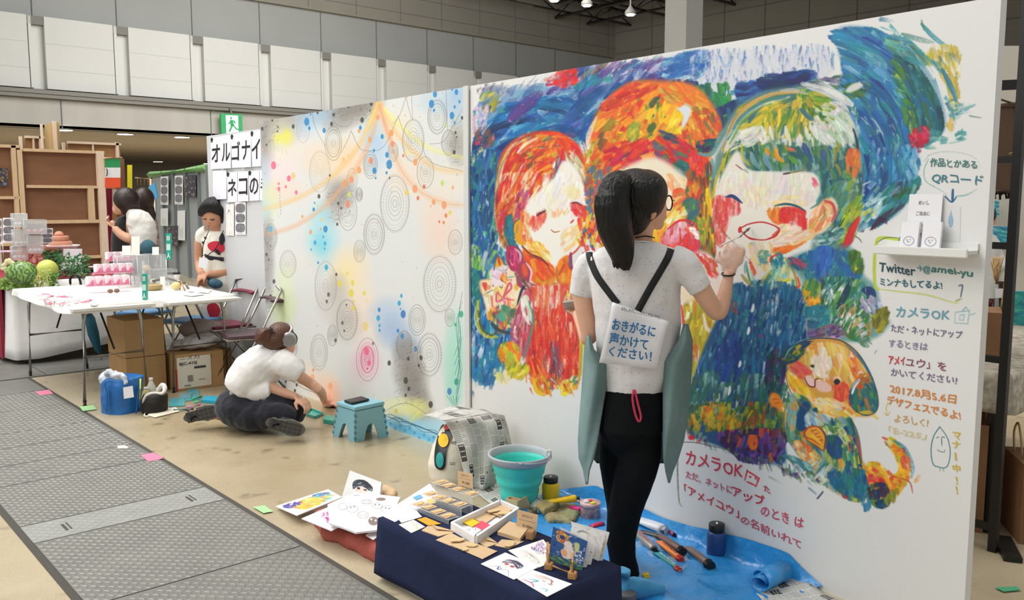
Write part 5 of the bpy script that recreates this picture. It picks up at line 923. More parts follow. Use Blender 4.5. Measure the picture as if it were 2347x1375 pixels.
class Fig:
    def __init__(s,dep):s.d=dep;s.k=dep/FPX
    def P(s,x,y,dd=0):return K(x,y,s.d+dd)
    def limb(s,bm,pts,n=12,flat=1.,k=3):
        "pts: (px,py,dd,radius px)"
        c=smooth_path([s.P(*p[:3]) for p in pts],k);rr=[p[3]*s.k for p in pts];m=len(c)-1;R=[]
        for i in range(len(c)):
            t=i/m*(len(rr)-1);j=min(int(t),len(rr)-2);R.append(rr[j]+(rr[j+1]-rr[j])*(t-j))
        tube(bm,c,R,n,flat=flat)
    def lo(s,bm,secs,n=24):loft(bm,[(s.P(x,y,dd),w*s.k,d) for x,y,w,d,dd in secs],n)
    def e(s,bm,x,y,dd,w,d,h,tilt=0):eld(bm,s.P(x,y,dd),w*s.k,d,h*s.k,tilt)
    def sheet(s,rows,dd,th=.004,nu=10):
        "rows (y,xl,xr[,yr]); dd(u,v) depth offset; returns a solid cloth sheet"
        bm=B();R=[]
        RR=[]
        for i in range((len(rows)-1)*3+1):
            t=i/3;j=min(int(t),len(rows)-2);f=t-j;a=rows[j];b=rows[j+1]
            g=lambda q:a[q]*(1-f)+b[q]*f
            ya,yb=(a[3] if len(a)>3 else a[0]),(b[3] if len(b)>3 else b[0]);RR.append((g(0),g(1),g(2),ya*(1-f)+yb*f))
        V=[]
        for side in (0,1):
            G=[]
            for i,(y,xl,xr,yr) in enumerate(RR):
                v=i/(len(RR)-1);G.append([bm.verts.new(s.P(xl+(xr-xl)*u,y+(yr-y)*u,dd(u,v)+side*th)) for u in [k/nu for k in range(nu+1)]])
            V.append(G)
        A,Bk=V;H=len(A)
        for i in range(H-1):
            for j in range(nu):
                bm.faces.new((A[i][j],A[i+1][j],A[i+1][j+1],A[i][j+1]));bm.faces.new((Bk[i][j],Bk[i][j+1],Bk[i+1][j+1],Bk[i+1][j]))
        for i in range(H-1):
            for j in (0,nu):
                q=(A[i][j],A[i+1][j],Bk[i+1][j],Bk[i][j]);bm.faces.new(q if j else q[::-1])
        for j in range(nu):
            for i in (0,H-1):
                q=(A[i][j],A[i][j+1],Bk[i][j+1],Bk[i][j]);bm.faces.new(q if i==0 else q[::-1])
        UV=bm.loops.layers.uv.verify();ix={}
        for G in V:
            for i,r in enumerate(G):
                for j,q in enumerate(r):ix[q]=(j/nu,1-i/(H-1))
        for fa in bm.faces:
            for lp in fa.loops:lp[UV].uv=ix[lp.vert]
        bmesh.ops.recalc_face_normals(bm,faces=bm.faces);return bm
def hand(bm,w,d,nrm,side,L=.17,curl=(30,35,25),thumb=1,spread=.0,r=.0088):
    "w wrist, d towards the fingertips, nrm out of the palm, side towards the thumb"
    w=Vector(w);d=Vector(d).normalized();nrm=(Vector(nrm)-d*Vector(nrm).dot(d)).normalized();side=d.cross(nrm).normalized()*(1 if d.cross(nrm).dot(Vector(side))>0 else -1)
    pl=L*.52;hw=L*.22
    for k in (-1.,-.35,.3,.95):tube(bm,[w+side*k*hw*.45,w+d*pl*.5+side*k*hw*.85,w+d*pl+side*k*hw*.95],[r*1.35,r*1.6,r*1.2],8)
    for i,(k,l) in enumerate(((.95,.43),(.32,.48),(-.33,.45),(-.95,.36))):
        p=w+d*pl*.93+side*k*hw*.95;a=0;pts=[p];dd=d
        for j,f in enumerate((.46,.3,.24)):
            a+=math.radians(curl[j]+(i*4));dd=d*math.cos(a)+nrm*math.sin(a)+side*k*spread;p=p+dd.normalized()*L*l*f;pts.append(p)
        tube(bm,smooth_path(pts,2),[r*1.05,r,r,r*.95,r*.9,r*.85,r*.7],8)
    p0=w+d*pl*.22+side*hw*.8;t1=(d*.55+side*.75+nrm*.35).normalized();t2=(d*.9+side*.1+nrm*.55).normalized()
    tube(bm,[p0-side*.01,p0+t1*L*.2,p0+t1*L*.2+t2*L*.17,p0+t1*L*.2+t2*L*.3],[r*1.3,r*1.25,r*1.1,r*.8],8)
skin=mat('skin','dba98c',.55,bump=.05,bs=90,var=.03,vs=12);skin2=mat('skin_warm','c8906f',.55,var=.04,vs=10)
hair_k=mat('black_hair','0f0b08',.4,bump=.55,bs=14,stretch=(9,9,.8),dist=.02,spec=.35);hair_b=mat('brown_hair','57321f',.4,bump=.5,bs=14,stretch=(6,6,2),dist=.015,var=.3,vs=30)
def cloth(n,c,bump=.4,bs=9,r=.85,**k):return mat(n,c,r,bump=bump,bs=bs,dist=.03,sheen=.2,**k)
# ---- the painter at the mural
f=Fig(3.35);root=thing('person','person seen from behind in paint-specked T-shirt and grey apron, painting the mural','person',fl(1440,1340))
# paint specks on the shirt
shirt_m=cloth('speckled_shirt','dedad8',.35,7)
nt=shirt_m.node_tree;N_=nt.nodes;v=N_.new('ShaderNodeTexVoronoi');v.inputs['Scale'].default_value=62;tc=N_.new('ShaderNodeTexCoord');nt.links.new(tc.outputs['Object'],v.inputs[0]);rp=N_.new('ShaderNodeValToRGB');rp.color_ramp.elements[0].position=.1;rp.color_ramp.elements[1].position=.16;rp.color_ramp.elements[0].color=lin('9a9ab0')+(1,);rp.color_ramp.elements[1].color=lin('dedad8')+(1,);nt.links.new(v.outputs['Distance'],rp.inputs[0]);nt.links.new(rp.outputs[0],N_['Principled BSDF'].inputs['Base Color'])
bm=B()
f.lo(bm,[(1466,600,60,.08,0),(1466,560,30,.055,.0),(1470,540,26,.05,.0),(1474,510,26,.052,.01)])
f.e(bm,1470,458,.01,54,.098,66);f.e(bm,1488,492,.03,36,.062,36,-12);f.e(bm,1522,497,.055,7,.012,8)
f.e(bm,1495,487,-.045,8,.014,13,15);f.e(bm,1503,480,.045,25,.06,38);f.e(bm,1508,512,.05,14,.03,16)
f.limb(bm,[(1335,610,.08,27),(1335,680,.07,24),(1350,765,.06,20),(1345,772,.09,19),(1335,745,.2,17),(1322,718,.3,13)])
f.limb(bm,[(1572,600,-.06,26),(1605,660,-.07,24),(1638,712,-.06,20),(1650,712,-.05,19),(1660,680,-.02,17),(1668,640,.01,13),(1671,625,.02,12)])
for k,(a,b,c) in enumerate(((0,0,0),)):pass
wr=f.P(1671,622,.025);up=(f.P(1684,560,.05)-wr)
hand(bm,wr,up,Vector(WD)*.3-WN*.6,-R_,L=.165,curl=(38,48,30),r=.0088)
lw=f.P(1322,718,.31);hand(bm,lw,f.P(1312,700,.42)-lw,(0,0,1),R_,L=.16,curl=(15,15,10))
body=blob('body',bm,.0055,skin,root,5)
bm=B();f.e(bm,1496,489,-.07,8.5,.02,14,14);er=obj('ear',bm,skin,root,True);bm=B();f.e(bm,1495,488,-.088,4,.006,8,14);obj('ear_hollow',bm,skin2,er,True)
bm=B()
f.lo(bm,[(1450,897,70,.115,0),(1455,860,84,.118,0),(1462,800,96,.118,0),(1462,740,99,.115,0),(1458,680,102,.118,0),(1456,620,106,.118,.0),(1456,588,104,.1,0),(1457,570,86,.08,0),(1460,560,62,.07,0),(1464,553,42,.06,0)])
f.limb(bm,[(1380,600,.06,34),(1352,612,.07,36),(1338,650,.075,32),(1331,680,.075,30)])
f.limb(bm,[(1530,594,-.03,34),(1566,604,-.05,36),(1592,640,-.065,31),(1608,664,-.07,29)])
shirt=blob('t_shirt',bm,.0065,shirt_m,root,5,.016,9.)
bm=B();c=[f.P(1464+37*math.cos(a),557-7*math.sin(a)+3,.057*-math.sin(a)-.004) for a in [2*math.pi*k/24 for k in range(24)]];tube(bm,c,.0035,6,closed=True);obj('neckband',bm,cloth('shirt_plain','e2dfdd'),root)
# hair: cap, side lock, pony tail with strands
bm=B();f.e(bm,1456,452,-.012,70,.118,66);f.e(bm,1478,440,.0,52,.112,52);f.e(bm,1448,492,-.035,44,.085,48);f.e(bm,1498,458,.01,26,.09,24,0)
hairc=blob('hair',bm,.006,hair_k,root,4)
bm=B();f.limb(bm,[(1432,408,-.09,22),(1412,428,-.125,34),(1404,470,-.14,38),(1408,515,-.145,40),(1420,558,-.14,34),(1428,592,-.135,25),(1436,618,-.13,8)],14,k=4)
rr=random.Random(3)
for i in range(46):
    a=rr.random();x=1404+(a-.5)*66;f.limb(bm,[(1428+(a-.5)*30,410,-.12,4),(x-4,450,-.165-.03*math.sin(a*3.1),5),(x+2,520,-.17-.03*math.sin(a*3.1),5),(1424+(a-.5)*52,572,-.165,4),(1431+(a-.5)*34,600+rr.random()*22,-.15,1.2)],6,k=3)
for p in (((1405,560),(1402,590),(1408,616)),((1388,500),(1384,540),(1396,560))):f.limb(bm,[(x,y,-.13,2.2) for x,y in p],5)
pt=blob('pony_tail',bm,.0045,hair_k,root,1)
bm=B();c=[f.P(1424+26*math.cos(a),416+8*math.sin(a),-.1-.03*math.sin(a)) for a in [2*math.pi*k/20 for k in range(20)]];tube(bm,c,.005,6,closed=True)
for k in range(7):ell(bm,f.P(1412-2.3*k,432+6*k,-.178),(.0026,.0026,.0026))
obj('hair_tie',bm,mat('tie_beads','8a8680',.25,.7),root)
# glasses
gl=mat('black_frame','1c1414',.25)
bm=B();c=[f.P(1533+8*math.cos(a),465+17*math.sin(a),.06+.012*math.cos(a)) for a in [2*math.pi*k/20 for k in range(20)]];tube(bm,c,.0032,6,closed=True);tube(bm,[f.P(1527,452,.045),f.P(1518,464,0.0),f.P(1500,472,-.03)],.0032,6);tube(bm,[f.P(1541,460,.075),f.P(1545,459,.1)],.0028,6);obj('glasses',bm,gl,root)
bm=B();f.limb(bm,[(1500,545,-.04,2),(1480,541,-.062,2),(1455,545,-.066,2)],6);obj('neck_cord',bm,gl,root)
# apron: straps cross the back, two skirt wings
blk_c=mat('black_webbing','1b1b1d',.8,bump=.2,bs=200)
tree=BVHTree.FromPolygons([v.co+root.location for v in shirt.data.vertices],[p.vertices for p in shirt.data.polygons])
def strap(pts,w,off=.004,m=blk_c,par=root,name='apron_strap',tr=tree):
    P=smooth_path([Vector((x,y,0)) for x,y in pts],6);rows=[]
    for i,p in enumerate(P):
        d=(P[min(i+1,len(P)-1)]-P[max(i-1,0)]).normalized();n=Vector((-d.y,d.x,0));r=[]
        for s in (-1,0,1):
            q=p+n*s*w/2;dr=ray(q.x,q.y).normalized();h=tr.ray_cast(CAM,dr)
            if h[0] is None:h=[CAM+dr*((rows[-1][0]-CAM).length if rows else 3.35)]
            r.append(h[0]-dr*off)
        rows.append(r)
    bm=B();A=[[bm.verts.new(q) for q in r] for r in rows];Bk=[[bm.verts.new(q+FH*.003) for q in r] for r in rows]
    for i in range(len(A)-1):
        for j in (0,1):bm.faces.new((A[i][j],A[i+1][j],A[i+1][j+1],A[i][j+1]));bm.faces.new((Bk[i][j],Bk[i][j+1],Bk[i+1][j+1],Bk[i+1][j]))
        for j in (0,2):bm.faces.new((A[i][j],Bk[i][j],Bk[i+1][j],A[i+1][j]))
    return obj(name,bm,m,par,True,recalc=True)
strap([(1350,577),(1353,596),(1368,632),(1395,670),(1416,697)],15);strap([(1538,570),(1530,592),(1510,628),(1488,665),(1462,712)],16)
apm=mat('apron_grey','6a8382',.9,bump=.4,bs=6,dist=.03,col2='7f9795',vs=5,spec=.2)
bm=f.sheet([(768,1343,1352),(800,1338,1362),(838,1336,1396),(900,1332,1388),(960,1327,1378),(1010,1324,1370),(1050,1326,1362),(1078,1336,1352),(1110,1342,1348)],lambda u,v:-.06-.055*math.sin(u*2.6+.3)+.14*(1-u)**2+.018*math.sin(u*7+v*5),nu=12);ap=obj('apron_skirt',bm,apm,root,True)
bm=f.sheet([(742,1566,1578),(780,1555,1588),(830,1520,1587),(900,1519,1583),(960,1519,1577),(1010,1519,1568),(1050,1520,1556),(1082,1525,1543),(1107,1531,1536)],lambda u,v:-.105-.03*math.sin(u*2.6)+.13*u**2+.018*math.sin(u*6+v*6),nu=12);obj('apron_skirt',bm,apm,root,True)
bm=f.sheet([(880,1345,1575),(980,1340,1565),(1040,1350,1545),(1062,1368,1522)],lambda u,v:.17+.03*math.sin(u*9),nu=14);obj('apron_front',bm,mat('apron_inner','4c5f5c',.9),root,True)
bm=B();f.limb(bm,[(1360,700,.1,3),(1352,760,.06,4),(1348,775,.04,4)],6);obj('apron_tie',bm,blk_c,root)
# trousers, drawstring, socks
bm=B();f.lo(bm,[(1450,885,70,.115,0),(1450,930,77,.12,-.01),(1445,980,78,.125,-.015),(1442,1010,60,.1,0),(1442,1040,40,.06,0)])
f.limb(bm,[(1470,960,-.02,49),(1466,1040,-.02,51),(1450,1110,-.02,45),(1434,1165,-.01,40),(1424,1220,0.,37),(1426,1275,.0,32),(1433,1312,.0,33),(1437,1337,.0,35)],16)
f.limb(bm,[(1425,960,.03,48),(1418,1040,.06,47),(1420,1110,.08,40),(1422,1160,.1,34),(1424,1220,.12,33),(1428,1280,.14,26),(1430,1308,.15,25)],16)
tm=mat('black_trousers','0b0e10',.9,bump=.4,bs=7,dist=.03,spec=.2);blob('trousers',bm,.007,tm,root,4,.01,8.)
bm=B();c=smooth_path([f.P(x,y,-.148) for x,y in ((1452,893),(1450,915),(1456,948),(1464,966),(1469,955),(1462,925),(1455,893))],4);tube(bm,c,.0045,6);obj('drawstring',bm,mat('red_cord','c93458',.7),root)
sock=cloth('blue_sock','3f93bf',.4,12)
bm=B();a=fl(1424,1345,.06);b=fl(1480,1348,.035);c=fl(1522,1352,.022);tube(bm,[a+Vector((0,0,.07)),a,(a+b)/2,b,c],[.038,.042,.042,.036,.02],14);ell(bm,fl(1415,1345,.035),(.04,.04,.035))
blob('sock',bm,.006,sock,root,4)
bm=B();a=f.P(1426,1315,.13);a.z=.06;tube(bm,[a+Vector((0,0,.06)),a,a+FH*.09+Vector((0,0,-.02)),a+FH*.16+Vector((0,0,-.035))],[.034,.038,.035,.02],12);blob('sock',bm,.006,sock,root,3)
bm=B()
for p in (((1474,1318),(1488,1316),(1490,1328),(1478,1332)),):prism(bm,[f.P(x,y,-.035) for x,y in p],FH*.02)
obj('sock_motif',bm,mat('sock_yellow','e8b820',.8),root)
# glove, wristband
bm=B();hand(bm,wr,up,Vector(WD)*.3-WN*.6,-R_,L=.17,curl=(38,48,30),r=.0112);f.limb(bm,[(1671,625,.02,13.5),(1676,604,.03,20),(1684,575,.04,25),(1686,562,.045,20)],12)
gm_=mat('plastic_glove','f4ece4',.16,alpha=.3,bump=1,bs=22,dist=.02,spec=.8);blob('glove',bm,.0055,gm_,root,2,.006,30.)
bm=B();c=[f.P(1669+15*math.cos(a),628+4*math.sin(a),.015-.026*math.sin(a)) for a in [2*math.pi*k/20 for k in range(20)]];tube(bm,c,.0035,6,closed=True);obj('wristband',bm,gl,root)
# the notice pinned to her back
t=thing('paper_sign','white handwritten paper sign hanging on the back of the apron straps','sign',f.P(1455,770,-.16))
bm=f.sheet([(692,1404,1470,716),(700,1402,1534,737),(745,1394,1524,765),(790,1383,1514,805),(831,1373,1504,846)],lambda u,v:-.142-.006*math.sin(u*6+v*3)-.012*math.sin(v*3.1)+.03*max(0,u-.8),.0008,12)
obj('paper',bm,mat('paper_white','eeecee',.7),t,True)
ds=lambda q:[f.P(x,y,-.166) for x,y in q]
text('はなしかけにくいかもしれないけど‥',ds([(1424,711),(1514,732),(1515,724),(1425,702)]),mat('ink_black','3a3a40',.7),t,bold=.0002)
bp=mat('blue_marker','2f6fa0',.6)
text('おきがるに',ds([(1402,755),(1500,772),(1504,748),(1406,729)]),bp,t,bold=.0012);text('声かけて',ds([(1396,787),(1484,803),(1486,778),(1399,761)]),bp,t,bold=.0012);text('ください！',ds([(1394,815),(1492,829),(1494,806),(1398,793)]),bp,t,bold=.0012)
# brush and palette she holds
t=thing('paintbrush','thin paintbrush held in the gloved hand against the mural','brush',f.P(1690,545,.09))
tip=onw(1722,521,.006);mid=f.P(1697,541,.1);end=f.P(1650,563,.03)
bm=B();tube(bm,[mid,mid+(end-mid)*.5,end],[.0042,.005,.0028],8);obj('handle',bm,mat('brush_handle','e4dccc',.4),t)
bm=B();tube(bm,[mid,mid+(tip-mid)*.4],[.0052,.005],8);obj('ferrule',bm,mat('ferrule','8a8a88',.3,.8),t)
bm=B();tube(bm,[mid+(tip-mid)*.38,mid+(tip-mid)*.7,tip],[.0052,.006,.001],8);obj('bristle',bm,mat('bristles','6a5a50',.8),t)
bm=board([f.P(1296,716,.36),f.P(1330,716,.36),f.P(1330,688,.3),f.P(1290,694,.3)],.008);solo('paint_palette',bm,mat('palette','b9b5ad',.5),'pale grey paint palette held in the painter\'s left hand','palette')
# ---- the artist seated on the floor
f=Fig(5.63);root=thing('person','person seated on the floor wearing headphones, white T-shirt and navy skirt','person',fl(575,988))
wd=lambda x,y:onw(x,y).dot(FH)-5.63
bm=B();f.limb(bm,[(640,812,.08,17),(650,798,.09,16)]);f.e(bm,645,778,.08,29,.09,33);f.e(bm,660,795,.1,17,.05,19)
f.limb(bm,[(662,835,-.02,20),(684,860,-.02,14),(712,878,.02,12.5),(736,898,.06,11),(742,915,wd(742,915)-.1,9.5),(746,926,wd(746,926)-.09,8)])
w=f.P(747,930,wd(747,930)-.085);hand(bm,w,onw(768,925)-w,(0,0,-1),FH,L=.17,curl=(22,40,30),r=.0095)
f.limb(bm,[(600,880,-.05,16),(635,895,-.05,13),(668,906,-.05,10),(680,910,-.05,8)]);w=f.P(681,910,-.05);hand(bm,w,f.P(700,925,-.08)-w,(0,0,-1),-FH,L=.165,curl=(25,45,35),r=.0095)
blob('body',bm,.007,skin,root,4)
bm=B();f.limb(bm,[(552,893,0,48),(562,878,0,54),(582,855,.02,58),(606,832,.04,56),(630,812,.06,38),(640,802,.08,22)],20,.9);f.limb(bm,[(630,825,.0,34),(655,836,-.03,31),(676,852,-.04,24),(688,860,-.04,20)],16)
f.limb(bm,[(540,890,-.02,32),(590,895,-.05,30),(622,895,-.05,24)],14)
blob('t_shirt',bm,.009,cloth('white_tee','e9e6e2',.5,6),root,4,.022,8.)
bm=B();f.e(bm,560,932,.02,67,.2,50,4);f.e(bm,585,945,-.02,60,.18,42);f.limb(bm,[(600,925,-.02,46),(645,925,.0,36),(668,928,.02,30),(674,940,0,30),(668,962,-.02,26)],16)
f.limb(bm,[(590,950,-.1,36),(640,952,-.12,30),(672,962,-.1,22)],14)
blob('skirt',bm,.011,cloth('navy_skirt','131522',.7,14,.9),root,4,.014,18.)
bm=B();f.e(bm,642,771,.07,33,.105,35);f.e(bm,628,782,.02,26,.08,24);f.limb(bm,[(618,758,.0,12),(606,768,-.03,20),(597,778,-.03,17),(590,785,-.03,9)],12);f.e(bm,600,772,-.03,17,.05,17)
rr=random.Random(5)
for i in range(26):
    a=rr.random();f.limb(bm,[(620+a*8,754+a*6,-.03,2.4),(608-a*6,758+a*14,-.075,4),(594-a*8,772+a*12,-.07,3),(588+a*8,786+a*3,-.05,1.5)],5)
blob('hair',bm,.007,hair_b,root,2)
bm=B();f.e(bm,618,758,-.03,7,.03,9,30);obj('hair_tie',bm,mat('tie_dark','3a2a2a',.7),root)
hp=mat('headphone_silver','a6a4a2',.35,.5);hs=thing;bm=B();c=f.P(661,779,-.01);X=(RM@Vector((.95,-.3,.0))).normalized();Mx=Matrix((FH.cross(Vector((0,0,1))),Vector((0,0,1)),-FH)).transposed()
lathe(bm,[(.048,.03),(.05,.015),(.048,0.),(.038,-.004)],c,20,Matrix((R_,Vector((0,0,1)),FH)).transposed());hph=obj('headphones',bm,hp,root)
bm=B();lathe(bm,[(.034,-.012),(.036,-.002)],c,20,Matrix((R_,Vector((0,0,1)),FH)).transposed());obj('ear_cup',bm,mat('cup_plate','8e8b88',.3,.6),hph)
bm=B();lathe(bm,[(.044,.05),(.05,.045),(.05,.028)],c,20,Matrix((R_,Vector((0,0,1)),FH)).transposed());obj('ear_pad',bm,mat('pad_dark','3a3838',.7),hph)
bm=B();tube(bm,smooth_path([f.P(661,766,.0),f.P(668,752,.04),f.P(662,742,.1),f.P(650,741,.17)],4),.009,8,flat=.5);obj('headband',bm,hp,hph)
# shoes, soles towards us
sole=mat('shoe_sole','5a5853',.7,bump=.6,bs=60);up_=mat('shoe_black','1d1c1c',.8)
def shoe(cx,cy,dd,ang,lab,L=.125,Wd=.052):
    c=f.P(cx,cy,dd);a=math.radians(ang);ax=R_*math.cos(a)-Vector((0,0,1))*math.sin(a);ay=(Vector((0,0,1))*math.cos(a)+R_*math.sin(a));n=-FH
    pts=[]
    for k in range(28):
        t=2*math.pi*k/28;r=Wd*(1+.12*math.cos(t)+.0)-(.012 if abs(math.cos(t)+.15)<.35 else 0);pts.append(c+ax*math.cos(t)*L+ay*math.sin(t)*r)
    bm=B();prism(bm,pts,-n*.022);s=obj('shoe_sole',bm,sole,root)
    bm=B()
    for k in range(-3,4):
        for j in (-1,0,1):
            q=c+ax*k*L*.24+ay*j*Wd*.5;prism(bm,[q+ax*u*.011+ay*w*.009 for u,w in ((-1,-1),(1,-1),(1,1),(-1,1))],n*.003)
    o=obj('tread_block',bm,mat('sole_dark','3d3c39',.8),s);o['kind']='stuff'
    bm=B();tube(bm,[c-n*.02-ax*L*.7,c-n*.04-ax*L*.3,c-n*.05+ax*L*.2,c-n*.03+ax*L*.75],[Wd*.7,Wd*.85,Wd*.85,Wd*.6],14);return obj('shoe_upper',bm,up_,root,True)
shoe(462,950,-.02,-14,'');shoe(653,978,-.32,14,'')
bm=B();f.limb(bm,[(520,945,.05,22),(495,945,.06,17),(480,948,.06,15)]);obj('ankle',bm,skin,root,True)
bm=B();tube(bm,[f.P(760,925,wd(760,925)-.05),onw(771,931,.004)],.004,6);
solo('drawing_pen',bm,mat('pen_dark','3a3a3a',.5),'thin pen in the right hand of the person drawing at the foot of the wall','pen')
# ---- woman behind the white tables
f=Fig(8.05);root=thing('person','person with black ponytail in a patterned cream dress, looking down behind the white tables','person',(3.02,8.15,0))
bm=B();f.lo(bm,[(500,548,22,.06,0),(497,532,13,.05,0),(494,520,13,.05,0)]);f.e(bm,488,492,-.02,26,.1,31,-6);f.e(bm,485,508,-.05,17,.05,16)
f.e(bm,478,509,-.105,3.2,.014,4)
f.limb(bm,[(532,545,0,13),(535,575,0,13),(533,605,-.02,12),(522,622,-.06,11),(495,628,-.13,9),(475,628,-.17,7.5)]);f.limb(bm,[(460,530,.0,11),(455,560,0,10),(455,600,0,9),(458,622,-.1,8),(464,626,-.16,7)])
w=f.P(476,628,-.17);hand(bm,w,f.P(458,640,-.2)-w,(0,0,-1),-FH,L=.17,curl=(20,30,20),r=.01);w=f.P(463,624,-.16);hand(bm,w,f.P(462,644,-.19)-w,FH,R_,L=.16,curl=(20,30,20),r=.01)
f.limb(bm,[(500,560,0,20),(498,700,0,14),(492,780,0,11),(494,815,0,9),(496,826,0,8)]);f.limb(bm,[(504,560,0,20),(512,700,0.02,14),(520,780,.05,12),(522,810,.05,10),(523,824,.05,8)])
blob('body',bm,.009,skin2,root,4)
dm=cloth('cream_dress','e3dccb',.4,8,col2='efe9da',vs=14)
bm=B();f.lo(bm,[(505,745,46,.16,0),(503,700,46,.16,0),(502,650,42,.15,0),(500,605,36,.12,0),(502,575,37,.12,0),(502,550,40,.11,0),(503,538,36,.09,0),(500,530,20,.07,0)]);f.limb(bm,[(520,540,0,20),(532,550,0,21),(533,570,0,19)]);f.limb(bm,[(475,530,0,16),(462,538,0,15),(460,556,0,13)])
dr=blob('dress',bm,.011,dm,root,4,.012,12.)
dt=BVHTree.FromPolygons([v.co+root.location for v in dr.data.vertices],[p.vertices for p in dr.data.polygons])
def patch(pts,m,name,tr,par,off=.006,sm=True):
    "a printed or sewn patch that lies on a garment"
    P=smooth_path([Vector((x,y,0)) for x,y in pts],3,True) if sm else [Vector((x,y,0)) for x,y in pts];c=sum(P,Vector())/len(P);bm=B()
    def h(q):
        d=ray(q.x,q.y).normalized();r=tr.ray_cast(CAM,d)[0]
        return (r if r is not None else CAM+d*((par.location-CAM).length))-d*off
    n=len(P);rings=[[bm.verts.new(h(c+(p-c)*s)) for p in P] for s in (1,.66,.33)];cc=bm.verts.new(h(c))
    for a,b in zip(rings,rings[1:]):
        for k in range(n):bm.faces.new((a[k],a[(k+1)%n],b[(k+1)%n],b[k]))
    for k in range(n):bm.faces.new((rings[-1][k],rings[-1][(k+1)%n],cc))
    return obj(name,bm,m,par,True)
red=mat('print_red','c8283a',.8);kb=mat('print_black','26222a',.8);nv=mat('print_navy','1f3c58',.8)
patch([(476,560),(490,553),(511,556),(514,575),(498,580),(480,572)],red,'dress_print',dt,root);patch([(502,545),(512,530),(517,545),(511,560),(505,560)],kb,'dress_print',dt,root,.01)
patch([(463,578),(480,586),(513,590),(513,599),(480,596),(464,586)],kb,'dress_belt',dt,root,.008,False);patch([(492,572),(500,572),(506,583),(498,583)],kb,'dress_print',dt,root,.01)
patch([(475,700),(495,695),(505,715),(490,735),(478,720)],red,'dress_print',dt,root)
for x,y in ((523,545),(533,552),(540,560),(528,562),(470,545),(465,556)):patch([(x-3,y-2),(x+3,y-3),(x+2,y+3),(x-2,y+2)],kb,'dress_print',dt,root,.01,False)
bm=B();f.e(bm,493,483,.02,34,.112,33,8);f.limb(bm,[(512,482,-.06,9),(514,500,-.06,8),(514,514,-.05,5)]);f.e(bm,505,490,.03,26,.1,34);f.limb(bm,[(514,474,.0,12),(526,490,.0,13),(534,510,.0,12),(541,532,.0,5)])
hb=blob('hair',bm,.009,hair_k,root,3)
bm=B();f.limb(bm,[(461,494,-.07,7),(464,482,-.1,10),(480,472,-.115,15),(498,479,-.1,13),(510,490,-.06,8)]);blob('fringe',bm,.008,hair_k,root,2)
for x0,y0,x1,y1,m_ in ((465,501,473,502,kb),(481,503,492,502,kb),(474,517,481,517,mat('lips','a8504c',.6))):
    bm=B();f.limb(bm,[(x0,y0,-.118,.9),((x0+x1)/2,y0+1.5,-.124,1.3),(x1,y1,-.112,.9)],5);obj('eye' if m_ is kb else 'mouth',bm,m_,root)
bm=B();f.limb(bm,[(512,528,-.1,1),(498,565,-.15,1),(470,590,-.17,1)],5);f.limb(bm,[(478,530,-.1,1),(466,560,-.15,1),(464,588,-.17,1)],5);obj('lanyard',bm,kb,root)
bm=board([f.P(454,612,-.18),f.P(474,617,-.18),f.P(477,596,-.18),f.P(457,589,-.18)],.004);solo('name_badge',bm,[mat('badge','eef0f2',.3),mat('badge','eef0f2',.3)],'white name badge on the lanyard of the person behind the tables','badge')
bm=B();f.e(bm,493,650,-.18,17,.05,11,10);f.limb(bm,[(480,640,-.18,3),(470,630,-.18,2)],6);solo('pouch',bm,mat('pouch_blue','1f3f5a',.7,bump=.8,bs=40,col2='3a6a7a',vs=40),'dark blue patterned pouch held by the person in the cream dress','pouch')
bm=B()
for a in (((535,600),(548,620),(552,640)),((530,575),(545,610),(550,632))):f.limb(bm,[(x,y,.03,2.4) for x,y in a],6)
f.e(bm,551,628,.03,4,.03,14,5);solo('shoulder_bag',bm,cloth('grey_bag','55504a'),'small grey-brown shoulder bag behind the cream dress','bag')
# ---- visitors at the far booths
f=Fig(8.9);root=thing('person','person with a short dark bob and white blouse turned to the wooden booth','person',(1.75,10.3,0))
bm=B();f.limb(bm,[(296,490,0,12),(292,476,0,11)]);f.e(bm,280,466,0,19,.09,24);f.e(bm,270,480,0,12,.05,12);f.e(bm,263,471,0,3,.012,4)
f.limb(bm,[(316,505,-.05,15),(312,530,-.06,13),(300,546,-.06,12),(278,538,-.06,10),(262,522,-.06,8)]);w=f.P(262,522,-.06);hand(bm,w,f.P(250,512,-.06)-w,(0,0,1),FH,L=.17,r=.01);f.limb(bm,[(320,520,0,16),(320,640,0,14),(322,740,0,11),(322,794,0,8)]);f.limb(bm,[(318,520,0,16),(308,640,0,14),(306,740,0,11),(306,792,0,8)])
blob('body',bm,.01,skin,root,3)
bm=B();f.lo(bm,[(330,560,26,.14,0),(328,535,30,.14,0),(322,505,30,.13,0),(314,488,24,.1,0),(306,480,13,.07,0)]);f.limb(bm,[(312,490,-.04,18),(312,505,-.06,20),(308,520,-.06,18)])
eyb=B();f.e(eyb,268,465,-.055,1.8,.008,2.2);obj('eye',eyb,kb,root);eyb=B();f.limb(eyb,[(262,482,-.02,1.2),(267,483,-.05,1.2)],5);obj('mouth',eyb,mat('lips','a8504c',.6),root)
blob('blouse',bm,.012,cloth('cream_blouse','e6e2da',.5,7),root,3,.02,9.)
bm=B();f.e(bm,290,458,.0,28,.13,29,-8);f.e(bm,296,472,.03,22,.12,26);blob('hair',bm,.01,mat('dark_bob','2a1c16',.45,bump=.4,bs=10,stretch=(6,6,1)),root,3)
bm=B();f.lo(bm,[(325,660,26,.14,0),(325,600,27,.14,0),(328,560,26,.13,0)]);blob('skirt',bm,.014,cloth('dark_skirt','37383f'),root,2)
